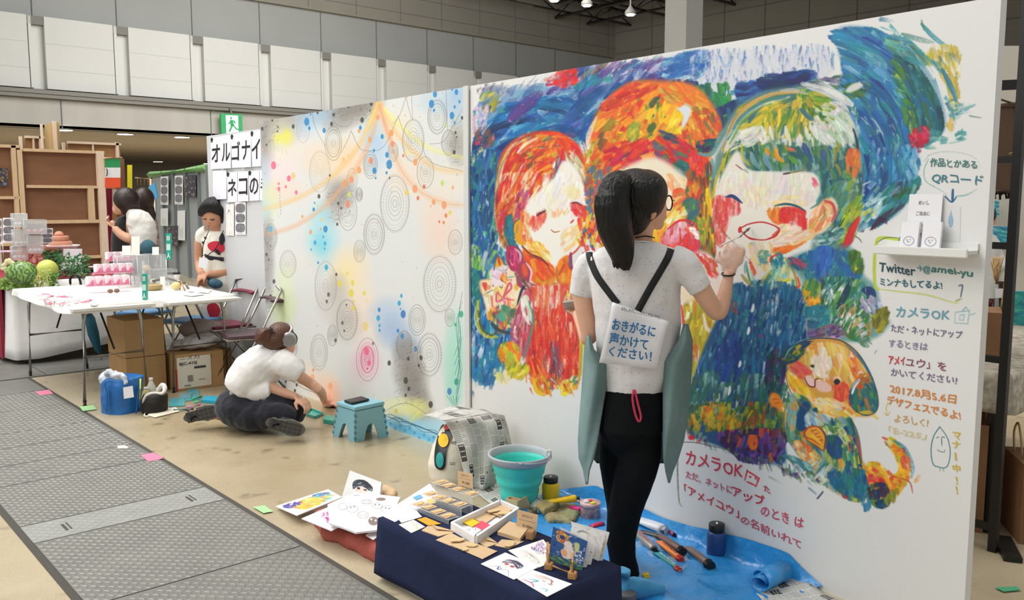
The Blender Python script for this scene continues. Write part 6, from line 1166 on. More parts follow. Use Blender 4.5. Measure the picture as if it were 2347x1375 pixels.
bm=B();f.e(bm,338,566,-.1,18,.06,17);f.limb(bm,[(330,560,-.1,2),(322,548,-.1,2),(340,552,-.1,2)],6);solo('handbag',bm,cloth('teal_bag','35616e',.4,12),'small teal handbag at the hip of the person in the white blouse','bag')
f=Fig(9.4);root=thing('person','person in a black top and striped skirt partly hidden behind the white blouse','person',(1.55,11.1,0))
bm=B();f.e(bm,330,455,0,17,.09,21);f.limb(bm,[(328,480,0,9),(326,470,0,9)]);f.limb(bm,[(276,520,0,9),(264,515,-.05,8),(254,510,-.1,7)]);f.limb(bm,[(328,480,0,9),(300,500,0,12),(276,560,0,12),(275,600,0,12),(274,700,0,10),(274,777,0,7)]);f.limb(bm,[(276,525,0,9),(300,500,0,9)]);blob('body',bm,.012,skin,root,3)
bm=B();f.lo(bm,[(275,606,18,.12,0),(276,550,19,.12,0),(278,515,18,.11,0),(284,498,13,.08,0),(300,492,13,.08,0)]);blob('top',bm,.013,cloth('black_top','23201f'),root,3)
bm=B();f.e(bm,330,456,.0,22,.13,27);f.limb(bm,[(338,470,.02,14),(345,495,.02,12),(350,510,.02,6)]);blob('hair',bm,.011,mat('brown_black_hair','33211a',.45),root,3)
bm=B();f.lo(bm,[(350,640,13,.1,.05),(352,560,13,.1,.05),(346,500,12,.1,.05)]);blob('patterned_dress',bm,.013,mat('pattern_dress','6a3a4c',.8,col2='d8ccc4',vs=26),root,3)
# ================= PRINTED AND PAINTED SMALL THINGS (flat print, drawn here)
def news(seed,w=420,h=560,dark=0):
    p=Paint(0,0,w,h,1,'dcdad2',seed);r=p.r
    def rect(x0,y0,x1,y1,c,a=1):p.im[int(y0):int(y1),int(x0):int(x1)]+=(hx(c)-p.im[int(y0):int(y1),int(x0):int(x1)])*a
    x=8
    while x<w-30:
        cw=r.randint(46,100);y=8
        while y<h-20:
            hh=r.randint(24,110);k=r.randint(0,6);x1=min(x+cw-6,w-6);y1=min(y+hh,h-6)
            if k==0:
                rect(x,y,x1,y1,'4a4a48')
                for j in range(3):rect(x+6,y+6+j*(y1-y)/3.2,x1-6,y+10+j*(y1-y)/3.2+3,'d0cec8')
            elif k==1:
                rect(x,y,x1,y1,'8c8a86');rect(x+3,y+3,x1-3,y1-3,'c4c2ba');p.dot((x+x1)/2,(y+y1)/2,8,8,'55534f')
            elif k==2:
                for j in range(int(x),int(x1)-6,12):rect(j,y,j+7,y1,'3a3a3a',.8)
                for j in range(int(y),int(y1),11):rect(x,j+6,x1,j+11,'dcdad2')
            else:
                for yy in range(int(y),int(y1),5):
                    xx=x
                    while xx<x1-3:
                        l=r.randint(3,12);rect(xx,yy,min(xx+l,x1),yy+2.2,'6a6862',.75);xx+=l+2
            y=y1+8
        x+=cw
    p.soften(1,.3);return p.im
newsA=imgmat('newsprint_a',news(2),.8);newsB=imgmat('newsprint_b',news(9),.8)
def pic(kind,seed=1):
    p=Paint(0,0,300,400,1,'f3f2ee',seed);F=p.fd;N=p.ln;Z=p.fill
    if kind=='colour':
        F([(20,60),(120,20),(130,120),(40,150)],60,40,20,-30,'3a7ac8*3 4ab0b8*2 6ac0a0*1 e86a50*1',.9);F([(120,40),(240,40),(250,200),(130,180)],80,40,22,-50,'4aa8c0*2 7ac8a8*2 f08a60*1 f4c84a*1',.85);F([(60,150),(250,120),(260,300),(120,330),(70,250)],120,50,24,-60,'f8c838*4 f4a030*2 f8e090*2 f08a60*1',.9);F([(40,270),(130,240),(140,360),(40,370)],50,34,22,20,'6a50a8*3 4a48a0*2',.9)
    if kind=='magenta':
        p.im[:]=hx('f4eef0');F([(60,60),(240,100),(220,300),(80,260)],60,60,16,40,'d83a9a*3 a83a98*1 f4f0f0*2 3a3a40*.5',.9)
    if kind=='girl':
        N([(60,400),(150,330),(240,400)],60,'5a7ac0',.9);Z([(95,150),(150,110),(205,150),(200,240),(150,275),(100,240)],'f8dcd0',1,2)
        F([(70,110),(150,60),(230,110),(235,200),(205,190),(150,150),(100,190),(80,230),(62,200)],90,60,14,('c',150,200),'1c2430*4 2a3c50*2 4a6880*1',.95)
        Z([(108,185),(130,180),(132,205),(112,208)],'2a3038',1,1);Z([(168,180),(190,185),(188,208),(168,205)],'2a3038',1,1);N([(138,240),(150,246),(162,240)],3,'c05a58');Z([(100,215),(120,215),(115,230)],'f0a0a0',.6,5);Z([(180,215),(198,215),(190,230)],'f0a0a0',.6,5)
    if kind=='boy':
        Z([(110,170),(190,170),(195,250),(150,285),(108,250)],'fbeae2',1,2);F([(80,120),(150,70),(225,120),(225,200),(195,190),(150,150),(110,190),(85,215)],80,50,12,('c',150,210),'4a4a60*4 2f3048*2 8a80a0*1',.9)
        for x in (125,175):Z([(x-14,195),(x+12,190),(x+12,222),(x-12,225)],'a04858',.9,2);N([(x-16,192),(x,186),(x+16,190)],4,'3a3040')
        N([(60,400),(110,300),(150,330),(190,300),(250,400)],5,'4a5a90');N([(110,300),(130,360),(150,330)],12,'4a5aa0');N([(140,255),(152,258),(162,254)],3,'a05050')
    if kind=='mono':
        for i in range(26):
            a=i*.24;N([(150,120),(150+90*math.cos(a),150+70*math.sin(a)),(150+120*math.cos(a+.4),200+120*math.sin(a+.4))],3,('5a4a48','9a6a58','8a8080')[i%3],.8)
        Z([(115,160),(190,150),(195,235),(150,265),(115,235)],'f6eee8',1,2)
        for x in (132,172):N([(x-12,200),(x,194),(x+12,200)],4,'5a4a4a');p.dot(x,210,6,9,'6a5050')
    if kind=='purple':
        F([(30,40),(260,60),(250,200),(60,180)],80,46,18,30,'b8a0c8*3 8a78b0*2 e8d8e8*2 d87890*1',.8);F([(80,180),(240,200),(200,340),(90,300)],50,50,16,60,'5a5aa0*2 d0c8e0*2 c07080*1',.8)
    if kind=='sketch':
        for i in range(16):N([(40+i*4,120+i*6),(110+i*5,70+i*2),(180+i*2,110+i*6),(200+i*2,180)],2.6,('a84848','6a4a50','d07060')[i%3],.7)
        N([(60,300),(120,250),(100,340)],18,'2a9ac0',.8);N([(40,360),(110,340),(160,380)],16,'d83a68',.8);N([(200,330),(240,300),(250,350)],12,'3ab0c0',.8)
        for x in (150,205):p.ring(x,200,16,12,3,'5a4a50');p.dot(x,202,6,7,'8a5a58')
        N([(170,245),(182,250),(194,243)],3,'b04040')
    if kind=='night':
        p.im[:]=hx('2f5a9a');F([(0,0),(300,0),(300,330),(0,330)],260,34,14,-40,'2a5090*4 3a70b0*3 1f3a78*2 c8d8e8*1',.85);F([(40,20),(130,30),(130,130),(50,140)],70,34,12,('c',85,80),'f0a030*3 e8602a*2 f8e0a0*1',.9);Z([(70,60),(105,60),(105,100),(72,100)],'2a4080',1,3)
        Z([(110,120),(160,90),(190,160),(210,240),(180,300),(120,310),(90,240),(120,190)],'f4e4dc',1,3);F([(110,120),(190,110),(190,300),(110,300)],40,30,12,70,'f8e8e0*3 f0c0a0*2 f4a080*1',.6);Z([(195,80),(235,70),(240,150),(215,190),(200,140)],'d8dc90',.95,3);Z([(95,230),(140,215),(150,280),(110,290)],'f4a868',.8,4);F([(0,320),(300,320),(300,400),(0,400)],60,50,14,10,'6aa040*3 3a7a50*2 a8b848*1',.9);F([(200,180),(290,160),(280,300),(220,300)],40,26,12,60,'f0ece8*2 8ab0d0*2 f8d0b0*1',.9)
    if kind=='pale':
        F([(30,40),(270,40),(270,360),(30,360)],60,60,26,70,'f0e0e0*3 e8c8b8*2 f4ece0*3 d8a890*1',.6);N([(60,120),(100,80),(150,90)],30,'8a8088',.7)
    if kind=='gold':F([(30,40),(270,40),(270,360),(30,360)],60,60,30,70,'ecdcb8*3 d8b890*2 f0ece0*3 c8a8a8*1',.6)
    if kind=='wave':
        p.im[:]=hx('3a9ab0');F([(0,0),(300,0),(300,400),(0,400)],160,70,20,12,'2a8aa8*3 5ac0c0*3 9ae0d8*2 1a6a90*2 f0f4f0*1',.85)
    if kind=='sea':
        p.im[:]=hx('2f9a98');F([(0,0),(300,0),(300,400),(0,400)],160,60,24,0,'2aa8a0*3 1f8a90*3 4ac0a0*2 d8d8a0*.7 1a7080*2',.85)
    if kind=='photo':
        p.im[:]=hx('2a2530');F([(20,20),(280,20),(280,380),(20,380)],70,40,24,60,'4a3a50*3 8a6a78*2 2a2230*3 d8b0b8*1 c8a898*1',.85)
    if kind=='dark':
        p.im[:]=hx('3a3c48');F([(20,20),(280,20),(280,300),(20,300)],60,60,24,20,'c89a40*2 4a4a60*3 22242e*3 8a6a40',.85);N([(180,340),(270,340)],10,'e8e8e8');N([(170,370),(270,370)],6,'e8e8e8')
    if kind=='grid':
        for j in range(3):
            Z([(40,30+j*120),(260,30+j*120),(260,120+j*120),(40,120+j*120)],'6a6a70',.9,1);F([(45,35+j*120),(255,35+j*120),(255,115+j*120),(45,115+j*120)],16,24,12,30,'9a98a0 4a4850 d0c8c8 c04a50',.8)
        N([(60,385),(240,385)],6,'8a8a8a')
    if kind=='herb':
        for i in range(9):N([(60+i*22,380),(70+i*20,250+(i*37)%60),(60+i*24,180+(i*53)%90)],5,('4a6a40','3a5a38','7a8a58')[i%3],.9)
    return p.im
PM={}
def pm(k,rough=.5):
    if k not in PM:PM[k]=imgmat('print_'+k,pic(k,len(PM)+3),rough)
    return PM[k]
ppr=mat('paper_white','eeecee',.7);krf=mat('kraft','d3b48c',.75,var=.05,vs=14);krd=mat('kraft_dark','a97f55',.8);wood_l=mat('light_wood','d9bd8a',.55,var=.08,vs=20,stretch=(1,8,1));wood_m=mat('mid_wood','b98a55',.55,var=.12,vs=14,stretch=(8,1,1));burn=mat('burnt_edge','8a6238',.7)
acr=mat('clear_acrylic','f2f6f8',.05,alpha=.16,spec=.9);acre=mat('acrylic_edge','f8fafa',.2,alpha=.75);blackp=mat('black_plastic','191a1b',.4);inkb=mat('ink_black','3a3a40',.7)
Z1=.253
def card(name,q,z,m,label,cat,th=.0015,group=None,side=None,zs=None):
    "flat card: px corners (near-left, near-right, far-right, far-left)"
    pts=[fl(x,y,(zs[i] if zs else z)) for i,(x,y) in enumerate(q)]
    n=(pts[1]-pts[0]).cross(pts[3]-pts[0])
    if n.z<0:pts=[pts[1],pts[0],pts[3],pts[2]]
    o=obj(name,board(pts,th),[m,side or ppr]);tag(o,label,cat,group);return recenter(o)
# ---- low display table under a navy cloth
bm=B();box(bm,(2.0,2.41,.121),(.35,.96,.242),bev=.01);solo('plastic_crate',bm,mat('crate_white','cfd2d4',.4),'white plastic crate under the navy cloth, showing at its left end and foot','crate')
def drape(xs,ys,zt,zb,m,name,label,amp=.012,nw=5.,skip=(),top_sag=0,grp=None,lift=None,side=.012):
    "table cloth over a rectangle: flat top, hanging sides with folds"
    bm=B();x0,x1=xs;y0,y1=ys;pr=[]
    P=[(x0,y0),(x1,y0),(x1,y1),(x0,y1)];loop=[]
    for k in range(4):
        a=P[k];b=P[(k+1)%4];L=math.hypot(b[0]-a[0],b[1]-a[1]);n=max(8,int(L/.035))
        for i in range(n):loop.append((a[0]+(b[0]-a[0])*i/n,a[1]+(b[1]-a[1])*i/n,k))
    cx_,cy_=(x0+x1)/2,(y0+y1)/2;rings=[]
    for j in range(8):
        v=j/7;r=[];zz=zt-(zt-zb)*v
        for i,(x,y,k) in enumerate(loop):
            nx,ny=((0,-1),(1,0),(0,1),(-1,0))[k];s=x*nw*6+y*nw*5
            w=amp*v*(math.sin(s)+.6*math.sin(s*1.7+2))+side*v
            z_=zz+(lift(x,y,k)*v if lift else 0)
            r.append(bm.verts.new((x+nx*w,y+ny*w,z_+(.004*math.sin(s*.7) if j==7 else 0))))
        rings.append(r)
    n=len(loop)
    for a,b in zip(rings,rings[1:]):
        for i in range(n):
            if loop[i][2] in skip:continue
            bm.faces.new((a[i],b[i],b[(i+1)%n],a[(i+1)%n]))
    bm.faces.new(rings[0])
    o=obj(name,bm,m,None,True,recalc=True);mo=o.modifiers.new('s','SOLIDIFY');mo.thickness=.003;mo.offset=1;tag(o,label,'tablecloth' if zt>.5 else 'cloth',grp);return recenter(o)
navy=mat('navy_cloth','262d48',.95,bump=.4,bs=7,dist=.03,spec=.15,var=.12,vs=3)
drape((1.815,2.185),(1.915,2.86),.25,.03,navy,'display_cloth','navy blue cloth over the low crate, covered with cards and postcards',.007,1.6,side=.016)
# ---- cards lying on the navy cloth
t=card('paper_sheet',[(872,1180),(905,1196),(1010,1140),(985,1108)],Z1,ppr,'big white sheet with blue and yellow blots at the left end of the navy cloth','paper')
def blot(pts,z,m,par,name='printed_blot'):
    bm=B();prism(bm,[fl(x,y,z) for x,y in pts],(0,0,.0004));return obj(name,bm,m,par)
blot([(946,1140),(962,1133),(970,1140),(954,1146)],Z1+.0016,mat('blot_blue','6ab0dc',.7),t);blot([(976,1146),(990,1142),(1000,1152),(984,1156)],Z1+.0016,mat('blot_yellow','f4d868',.7),t)
card('card',[(900,1173),(920,1198),(967,1184),(946,1160)],Z1+.003,ppr,'plain white card at the front left corner of the navy cloth','card',group='small cards on the navy cloth')
card('card',[(914,1202),(943,1221),(974,1207),(948,1191)],Z1+.002,pm('gold'),'glossy sleeved card with a pale pinkish print, hanging over the cloth edge','card',group='small cards on the navy cloth')
card('card',[(956,1190),(982,1204),(1011,1200),(975,1185)],Z1+.005,mat('orange_card','f4a41e',.6),'bright orange square card among the white ones','card',group='small cards on the navy cloth')
def envelope(q,z,label):
    o=card('envelope',q,z,krf,label,'envelope',.004,'kraft paper envelopes',krd);a,b,c,d=[fl(x,y,z+.001) for x,y in q];bm=B();m_=(a+b+c+d)/4
    v=[bm.verts.new(p) for p in (d,c,m_+Vector((0,0,.006)))];bm.faces.new(v);obj('flap',bm,krf,o) ;return o
def piece(cx,cy,z,par,s=1.,seed=0,top=False):
    "small laser-cut wooden brooch"
    r=random.Random(seed);c=fl(cx,cy,z);pts=[]
    for k in range(14):
        a=2*math.pi*k/14;q=.011*s*(1+.25*math.sin(2*a+seed)+.2*(r.random()-.5));pts.append(c+Vector((math.cos(a)*q*1.5,math.sin(a)*q*1.1,0)))
    bm=B();prism(bm,pts,(0,0,.003));return bm
def brooch(cx,cy,z,label,s=1.,seed=0):return solo('wooden_brooch',piece(cx,cy,z,None,s,seed),[wood_l],label,'brooch','laser-cut wooden brooches')
envelope([(966,1215),(1005,1229),(1046,1218),(987,1201)],Z1+.002,'kraft envelope next to the orange card')
envelope([(1085,1234),(1115,1254),(1142,1245),(1116,1227)],Z1+.002,'kraft envelope under the corner of the white tray')
card('backing_card',[(999,1237),(1046,1256),(1074,1241),(1034,1221)],Z1+.001,krf,'kraft backing card with a large wooden brooch by the front cloth edge','card',group='kraft backing cards',side=krd)
card('backing_card',[(1033,1249),(1106,1281),(1140,1263),(1078,1240)],Z1+.004,krf,'longest kraft backing card, with two wooden brooches, at the front cloth edge','card',group='kraft backing cards',side=krd)
card('backing_card',[(1134,1250),(1167,1257),(1201,1240),(1150,1236)],Z1+.002,krf,'kraft backing card lying below the folded kraft bag','card',group='kraft backing cards',side=krd)
for i,(x,y,s,l) in enumerate(((1048,1238,1.5,'jagged wooden brooch on the first kraft card at the cloth edge'),(1082,1250,1.3,'left wooden brooch on the longest kraft card'),(1065,1259,1.,'small wooden brooch at the near corner of the longest kraft card'),(1168,1247,1.6,'broad wooden brooch on the kraft card below the folded bag'))):brooch(x,y,Z1+.006,l,s,i+3)
# white tray with cards
t=thing('display_tray','shallow white tray holding kraft and coloured cards on the navy cloth','tray',fl(1110,1195,Z1))
a,b,c,d=[fl(x,y,Z1) for x,y in ((1036,1214),(1090,1247),(1187,1180),(1146,1162))];trm_=mat('tray_white','e9e9ea',.45)
bm=B();prism(bm,[a,b,c,d],(0,0,.004));obj('tray_floor',bm,trm_,t)
for p,q in ((a,b),(b,c),(c,d),(d,a)):
    w=(q-p).normalized();n=Vector((-w.y,w.x,0))*.006;bm=B();prism(bm,[p-n,q-n,q+n,p+n],(0,0,.03));obj('tray_rim',bm,trm_,t)
zt=Z1+.007
o=card('card',[(1062,1197),(1082,1207),(1100,1197),(1078,1186)],zt+.006,mat('yellow_card','f6c81e',.6),'yellow square card in the near end of the white tray','card',group='cards in the white tray')
o=card('card',[(1084,1204),(1106,1214),(1126,1204),(1104,1193)],zt+.004,mat('pink_card','e2506c',.6),'pink-red square card in the white tray','card',group='cards in the white tray')
card('card',[(1062,1212),(1086,1226),(1106,1212),(1082,1200)],zt+.002,pm('sketch'),'card with a pink line drawing in the near end of the white tray','card',group='cards in the white tray')
card('backing_card',[(1080,1186),(1112,1200),(1140,1180),(1108,1166)],zt+.002,krf,'kraft backing card in the middle of the white tray','card',group='kraft backing cards',side=krd)
card('backing_card',[(1112,1170),(1148,1184),(1176,1166),(1140,1152)],zt+.008,krf,'kraft backing card at the far end of the white tray','card',group='kraft backing cards',side=krd)
for i,(x,y,l) in enumerate(((1132,1171,'left wooden brooch at the far end of the white tray'),(1154,1176,'right wooden brooch at the far end of the white tray'))):brooch(x,y,zt+.012,l,1.4,i+21)
# stepped clear stand with twelve brooch cards
st=thing('display_stand','stepped clear acrylic stand with three rows of brooch cards','stand',fl(1020,1160,Z1))
rows=(((963,1155),(984,1162),(1005,1172),(1027,1181)),((988,1131),(1008,1139),(1029,1147),(1055,1155)),((1012,1104),(1029,1112),(1052,1120),(1081,1130)))
zz=(Z1+.022,Z1+.05,Z1+.08);nm=('first','second','third','fourth');rn=('front','middle','back')
for j,rw in enumerate(rows):
    z=zz[j];A=fl(*rw[0],z);E=fl(*rw[3],z);dv=(E-A).normalized();nv=Vector((-dv.y,dv.x,0));
    if nv.dot(FH)<0:nv=-nv
    hw=.027;p=[A-dv*.03-nv*hw,E+dv*.035-nv*hw,E+dv*.035+nv*hw,A-dv*.03+nv*hw]
    bm=B();prism(bm,[q-Vector((0,0,.0035)) for q in p],(0,0,.002));obj('shelf',bm,acr,st)
    bm=B();prism(bm,[p[0]-Vector((0,0,z-Z1-.001)),p[1]-Vector((0,0,z-Z1-.001)),p[1]+nv*.002-Vector((0,0,z-Z1-.001)),p[0]+nv*.002-Vector((0,0,z-Z1-.001))],(0,0,z-Z1-.006));obj('riser',bm,acr,st)
    bm=B();tube(bm,[p[0]-Vector((0,0,z-Z1-.001)),p[0]-Vector((0,0,.003)),p[1]-Vector((0,0,.003)),p[1]-Vector((0,0,z-Z1-.001))],.0011,4);tube(bm,[p[1]-Vector((0,0,.003)),p[2]-Vector((0,0,.003))],.0011,4);obj('edge',bm,acre,st)
    for k,(x,y) in enumerate(rw):
        c=fl(x,y,z);q=[c+dv*s*.021+nv*w*.026 for s,w in ((-1,-1),(1,-1),(1,1),(-1,1))]
        cd=thing('brooch_card','kraft brooch card, %s from the left in the %s row of the clear stand'%(nm[k],rn[j]),'card',c,group='brooch cards on the clear stand')
        obj('backing',board([v+Vector((0,0,.0012)) for v in q],.0014,Vector((0,0,1))),[krf,krd],cd);obj('brooch',piece(x,y,z+.0012,None,.9+.2*((k+j)%2),k+j*4),wood_l,cd)
def sign(q,z,label,txt):
    t=thing('price_sign',label,'sign',fl(q[0][0],q[0][1],z));A=fl(*q[0],z);Bq=fl(*q[1],z);d_=A.dot(FH);e_=Bq.dot(FH);P=[A,Bq,K(*q[2],e_),K(*q[3],d_)]
    obj('front_panel',board(P,.0012),[krf,krd],t);n=Vector((FH.x,FH.y,0))*.03;obj('back_panel',board([P[1]+n,P[0]+n,P[3]+FH*.002,P[2]+FH*.002],.0012),[krd,krd],t)
    text(txt[0],[bil(P,.25,.72),bil(P,.75,.72),bil(P,.75,.84),bil(P,.25,.84)],inkb,t,off=.001);text(txt[1],[bil(P,.3,.18),bil(P,.78,.18),bil(P,.78,.38),bil(P,.3,.38)],inkb,t,off=.001)
    bm=B();quad4(bm,[p_ -FH*.0009 for p_ in (bil(P,.08,.55),bil(P,.92,.55),bil(P,.92,.56),bil(P,.08,.56))]);obj('dotted_line',bm,inkb,t);return t
sign([(1049,1111),(1084,1121),(1083,1086),(1049,1079)],Z1+.085,'kraft price sign on the back row of the clear stand',('きのピアス','¥1,500'))
sign([(1183,1213),(1229,1224),(1233,1180),(1186,1168)],Z1,'kraft price sign at the far corner of the navy cloth',('きのブローチ','各1,000yen'))
bm=B();a,b,c,d=[fl(x,y,Z1) for x,y in ((1140,1226),(1192,1242),(1212,1216),(1168,1202))];prism(bm,[a,b,c,d],(0,0,.014));t=solo('paper_bag',bm,krf,'folded kraft paper bag in front of the far price sign','bag')
bm=B();a,b=fl(1209,1235,Z1),fl(1232,1238,Z1);box(bm,(a+b)/2+Vector((0,.01,.016)),(.035,.03,.03),rz(.5),.003);solo('wooden_block',bm,krd,'small brown block at the foot of the far price sign','block')
# manga postcards
card('postcard',[(1165,1261),(1226,1304),(1258,1291),(1206,1250)],Z1+.002,pm('mono'),'postcard of a long-haired face in brown line, partly covered','postcard',group='postcards lying on the navy cloth')
card('postcard',[(1196,1252),(1252,1286),(1268,1264),(1245,1236)],Z1+.001,pm('purple'),'postcard with mauve and blue washes, farthest of the loose ones','postcard',group='postcards lying on the navy cloth')
card('postcard',[(1102,1292),(1178,1328),(1236,1298),(1158,1266)],Z1+.004,pm('boy'),'sleeved postcard of a dark-haired youth with pink eyes','postcard',group='postcards lying on the navy cloth')
card('postcard',[(1184,1325),(1254,1367),(1311,1338),(1219,1305)],Z1+.003,pm('sketch'),'postcard with a red sketched face and teal flowers, nearest the table corner','postcard',group='postcards lying on the navy cloth')
# wooden postcard rack
rk=thing('postcard_rack','wooden peg rack standing full of postcards at the table corner','rack',fl(1310,1300,Z1))
f1=fl(1258,1304,Z1);f2=fl(1312,1326,Z1);bk=Vector((.66,.75,0))*.11
for p in (f1,f2):
    bm=B();box(bm,p+Vector((0,0,.012)),(.028,.028,.022),rz(.6),.002);obj('foot_block',bm,wood_m,rk);bm=B();tube(bm,[p+Vector((0,0,.022)),p+Vector((0,0,.088))],.0052,8);obj('peg',bm,wood_m,rk)
    bm=B();tube(bm,[p+Vector((0,0,.012)),p+bk+Vector((0,0,.012))],.006,6);obj('rail',bm,wood_m,rk);bm=B();tube(bm,[p+bk+Vector((0,0,.0)),p+bk+Vector((0,0,.05))],.0052,8);obj('peg',bm,wood_m,rk)
bm=B();tube(bm,[f1+Vector((0,0,.016)),f2+Vector((0,0,.016))],.005,6);obj('rail',bm,wood_m,rk)
def up4(q,dep,lean=.0):return [K(q[0][0],q[0][1],dep),K(q[1][0],q[1][1],dep-.02),K(q[2][0],q[2][1],dep-.02+lean),K(q[3][0],q[3][1],dep+lean)]
dd0=f1.dot(FH)
for i,(q,k,l) in enumerate((([(1322,1262),(1380,1290),(1397,1220),(1308,1195)],'gold','tallest postcard at the back of the rack, beige and white'),([(1300,1250),(1372,1286),(1388,1222),(1312,1200)],'pale','second postcard from the back of the rack, pale pink'),([(1285,1290),(1350,1312),(1366,1248),(1290,1212)],'purple','mauve postcard in the middle of the rack'),([(1276,1286),(1342,1310),(1358,1244),(1284,1208)],'pale','pale postcard directly behind the blue painting'),([(1257,1281),(1333,1311),(1347,1241),(1268,1207)],'night','blue painted postcard with an orange flower at the front of the rack'))):
    P=up4(q,dd0+.1-.019*i-.01,.02);o=obj('postcard',board(P,.0014),[pm(k),ppr]);tag(o,l,'postcard','postcards in the rack');recenter(o)
# ---- brick-red bag with prints lying on it
def lump(name,pts,z,h,m,label,cat,vox=.008,wr=.02,ws=12,sm=6):
    bm=B();P=[fl(x,y,z) for x,y in pts];c=sum(P,Vector())/len(P);n=len(P);lay=[(1.,0),(1.03,h*.35),(.97,h*.8),(.8,h)]
    R=[[bm.verts.new(c+(p-c)*s+Vector((0,0,q))) for p in P] for s,q in lay]
    for a,b in zip(R,R[1:]):
        for k in range(n):bm.faces.new((a[k],a[(k+1)%n],b[(k+1)%n],b[k]))
    bm.faces.new(R[0][::-1]);bm.faces.new(R[-1]);o=blob(name,bm,vox,m,None,sm,wr,ws);tag(o,label,cat);return recenter(o)
brick=mat('brick_cloth','a8584c',.9,bump=.5,bs=12,dist=.02,spec=.2)
lump('cloth_bag',[(744,1240),(770,1246),(880,1300),(930,1240),(860,1178),(790,1172),(716,1200)],.0,.075,brick,'brick-red cloth bag under the white boards left of the navy cloth','bag')
card('art_print',[(632,1160),(680,1181),(784,1139),(752,1121)],.04,pm('colour'),'print with rainbow paint splashes, leftmost on the floor','print',.004,'art prints on the red bag',zs=(.015,.05,.085,.06))
card('art_print',[(691,1188),(760,1216),(822,1182),(752,1162)],.095,pm('magenta'),'white print with a magenta brush mark, under the doodle board','print',.004,'art prints on the red bag')
t=thing('doodle_board','white scalloped board drawn with round faces and striped circles','board',fl(810,1180,.105))
out=[(755,1203),(751,1160),(790,1142),(856,1135),(918,1143),(905,1170),(868,1218),(816,1224),(785,1212)]
bm=B();prism(bm,[fl(x,y,.11) for x,y in out],(0,0,.008));obj('panel',bm,ppr,t)
def pring(cx,cy,rx,ry,z,m,par,w=1.,fill=False,name='drawn_line'):
    bm=B();a=[fl(cx+rx*math.cos(t_),cy+ry*math.sin(t_),z) for t_ in [2*math.pi*k/20 for k in range(20)]]
    if fill:prism(bm,a,(0,0,.0004))
    else:tube(bm,a,.0007*w,4,closed=True)
    return obj(name,bm,m,par)
zb=.1185;brn=mat('doodle_brown','8a7a74',.8)
for cx,cy,rx,ry,fl_ in ((785,1161,10,7,0),(808,1166,13,8,0),(865,1159,12,6,0),(887,1167,14,8,0),(840,1150,12,5,0),(832,1180,13,8,0),(856,1194,12,10,1),(873,1144,11,3.5,1)):
    pring(cx,cy,rx,ry,zb,brn,t,1,bool(fl_))
for cx,cy,rx in ((840,1150,12),(832,1180,13)):
    for k in (-1,0,1):bm=B();tube(bm,[fl(cx-rx*.8,cy+k*3,zb),fl(cx+rx*.8,cy+k*3,zb)],.0007,4);obj('drawn_line',bm,brn,t)
for x,y in ((851,1190),(861,1193)):pring(x,y,2,2.4,zb+.0006,ppr,t,1,True,'drawn_eye')
for x,y in ((860,1157),(869,1157),(884,1164),(892,1165),(804,1163),(812,1161)):pring(x,y,1.6,1,zb,inkb,t,1,True,'drawn_eye')
P=[K(783,1140,4.02),K(868,1152,3.98),K(874,1105,4.06),K(802,1078,4.1)];o=obj('art_box',board(P,.03),[pm('girl'),ppr]);tag(o,'upright white box showing a dark-haired girl, behind the doodle board','box');recenter(o)
lump('paper_pouch',[(858,1140),(905,1146),(912,1135),(890,1122),(860,1122)],.085,.03,krf,'small crumpled kraft pouch beside the upright girl box','pouch',.005,.008,30,4)
card('foam_board',[(838,1226),(856,1236),(882,1216),(862,1206)],.09,ppr,'plain white board edge showing between doodle board and navy cloth','board',.004)
# ---- tote bag with a traffic light, newspapers over it
tb=thing('tote_bag','cream canvas tote bag printed with a traffic light, draped with newspaper','bag',fl(1035,1105))
f=Fig(4.5);cream=mat('cream_canvas','e6decb',.9,bump=.4,bs=12,dist=.02)
bm=B();f.lo(bm,[(1036,1108,36,.07,.02),(1030,1092,48,.1,.02),(1029,1060,49,.11,.03),(1036,1020,46,.1,.05),(1050,985,44,.08,.07),(1062,965,36,.05,.08)],24)
bg=blob('bag_body',bm,.008,cream,tb,5,.014,10.)
bt=BVHTree.FromPolygons([v.co+tb.location for v in bg.data.vertices],[p.vertices for p in bg.data.polygons])
patch([(1015,972),(1034,987),(1035,1003),(1024,1031),(1021,1068),(1014,1077),(1003,1075),(996,1064),(996,1035),(1003,998)],blackp,'traffic_light',bt,tb,.008)
for cx,cy,rx,ry,c in ((1016,1009,12,16,'f2c21a'),(1008,1054,9,18,'1f9a96'),(1024,978,7,7,'d04a4a')):patch([(cx+rx*math.cos(a),cy+ry*math.sin(a)) for a in [math.pi*k/5 for k in range(10)]],mat('light_'+c,c,.6),'signal_disc',bt,tb,.014)
gd=lambda q:[K(x,y,4.385) for x,y in q]
text('GO',gd([(1031,1066),(1043,1066),(1043,1059),(1031,1059)]),inkb,tb,bold=.0005);text('WE',gd([(1034,1019),(1046,1019),(1046,1011),(1034,1011)]),inkb,tb,bold=.0005)
nr=lambda u,v:.012*math.sin(u*11+v*5)+.01*math.sin(v*14-u*6)
bm=f.sheet([(952,972,1040,930),(955,990,1085,938),(966,1020,1130,948)],lambda u,v:.16-.2*v+nr(u,v),.001,12);solo('newspaper',bm,newsB,'newspaper flap with handwriting-like print jutting left over the tote bag','newspaper','newspapers draped over the tote bag',True)
bm=f.sheet([(966,1020,1132,947),(990,1034,1150,965),(1030,1050,1158,1010),(1070,1060,1150,1050),(1100,1068,1145,1090),(1124,1080,1130,1118)],lambda u,v:-.075-.04*math.sin(u*2.6)+.05*u+nr(u,v)*1.3,.001,14);solo('newspaper',bm,newsA,'newspaper sheet hanging down the front of the tote bag','newspaper','newspapers draped over the tote bag',True)
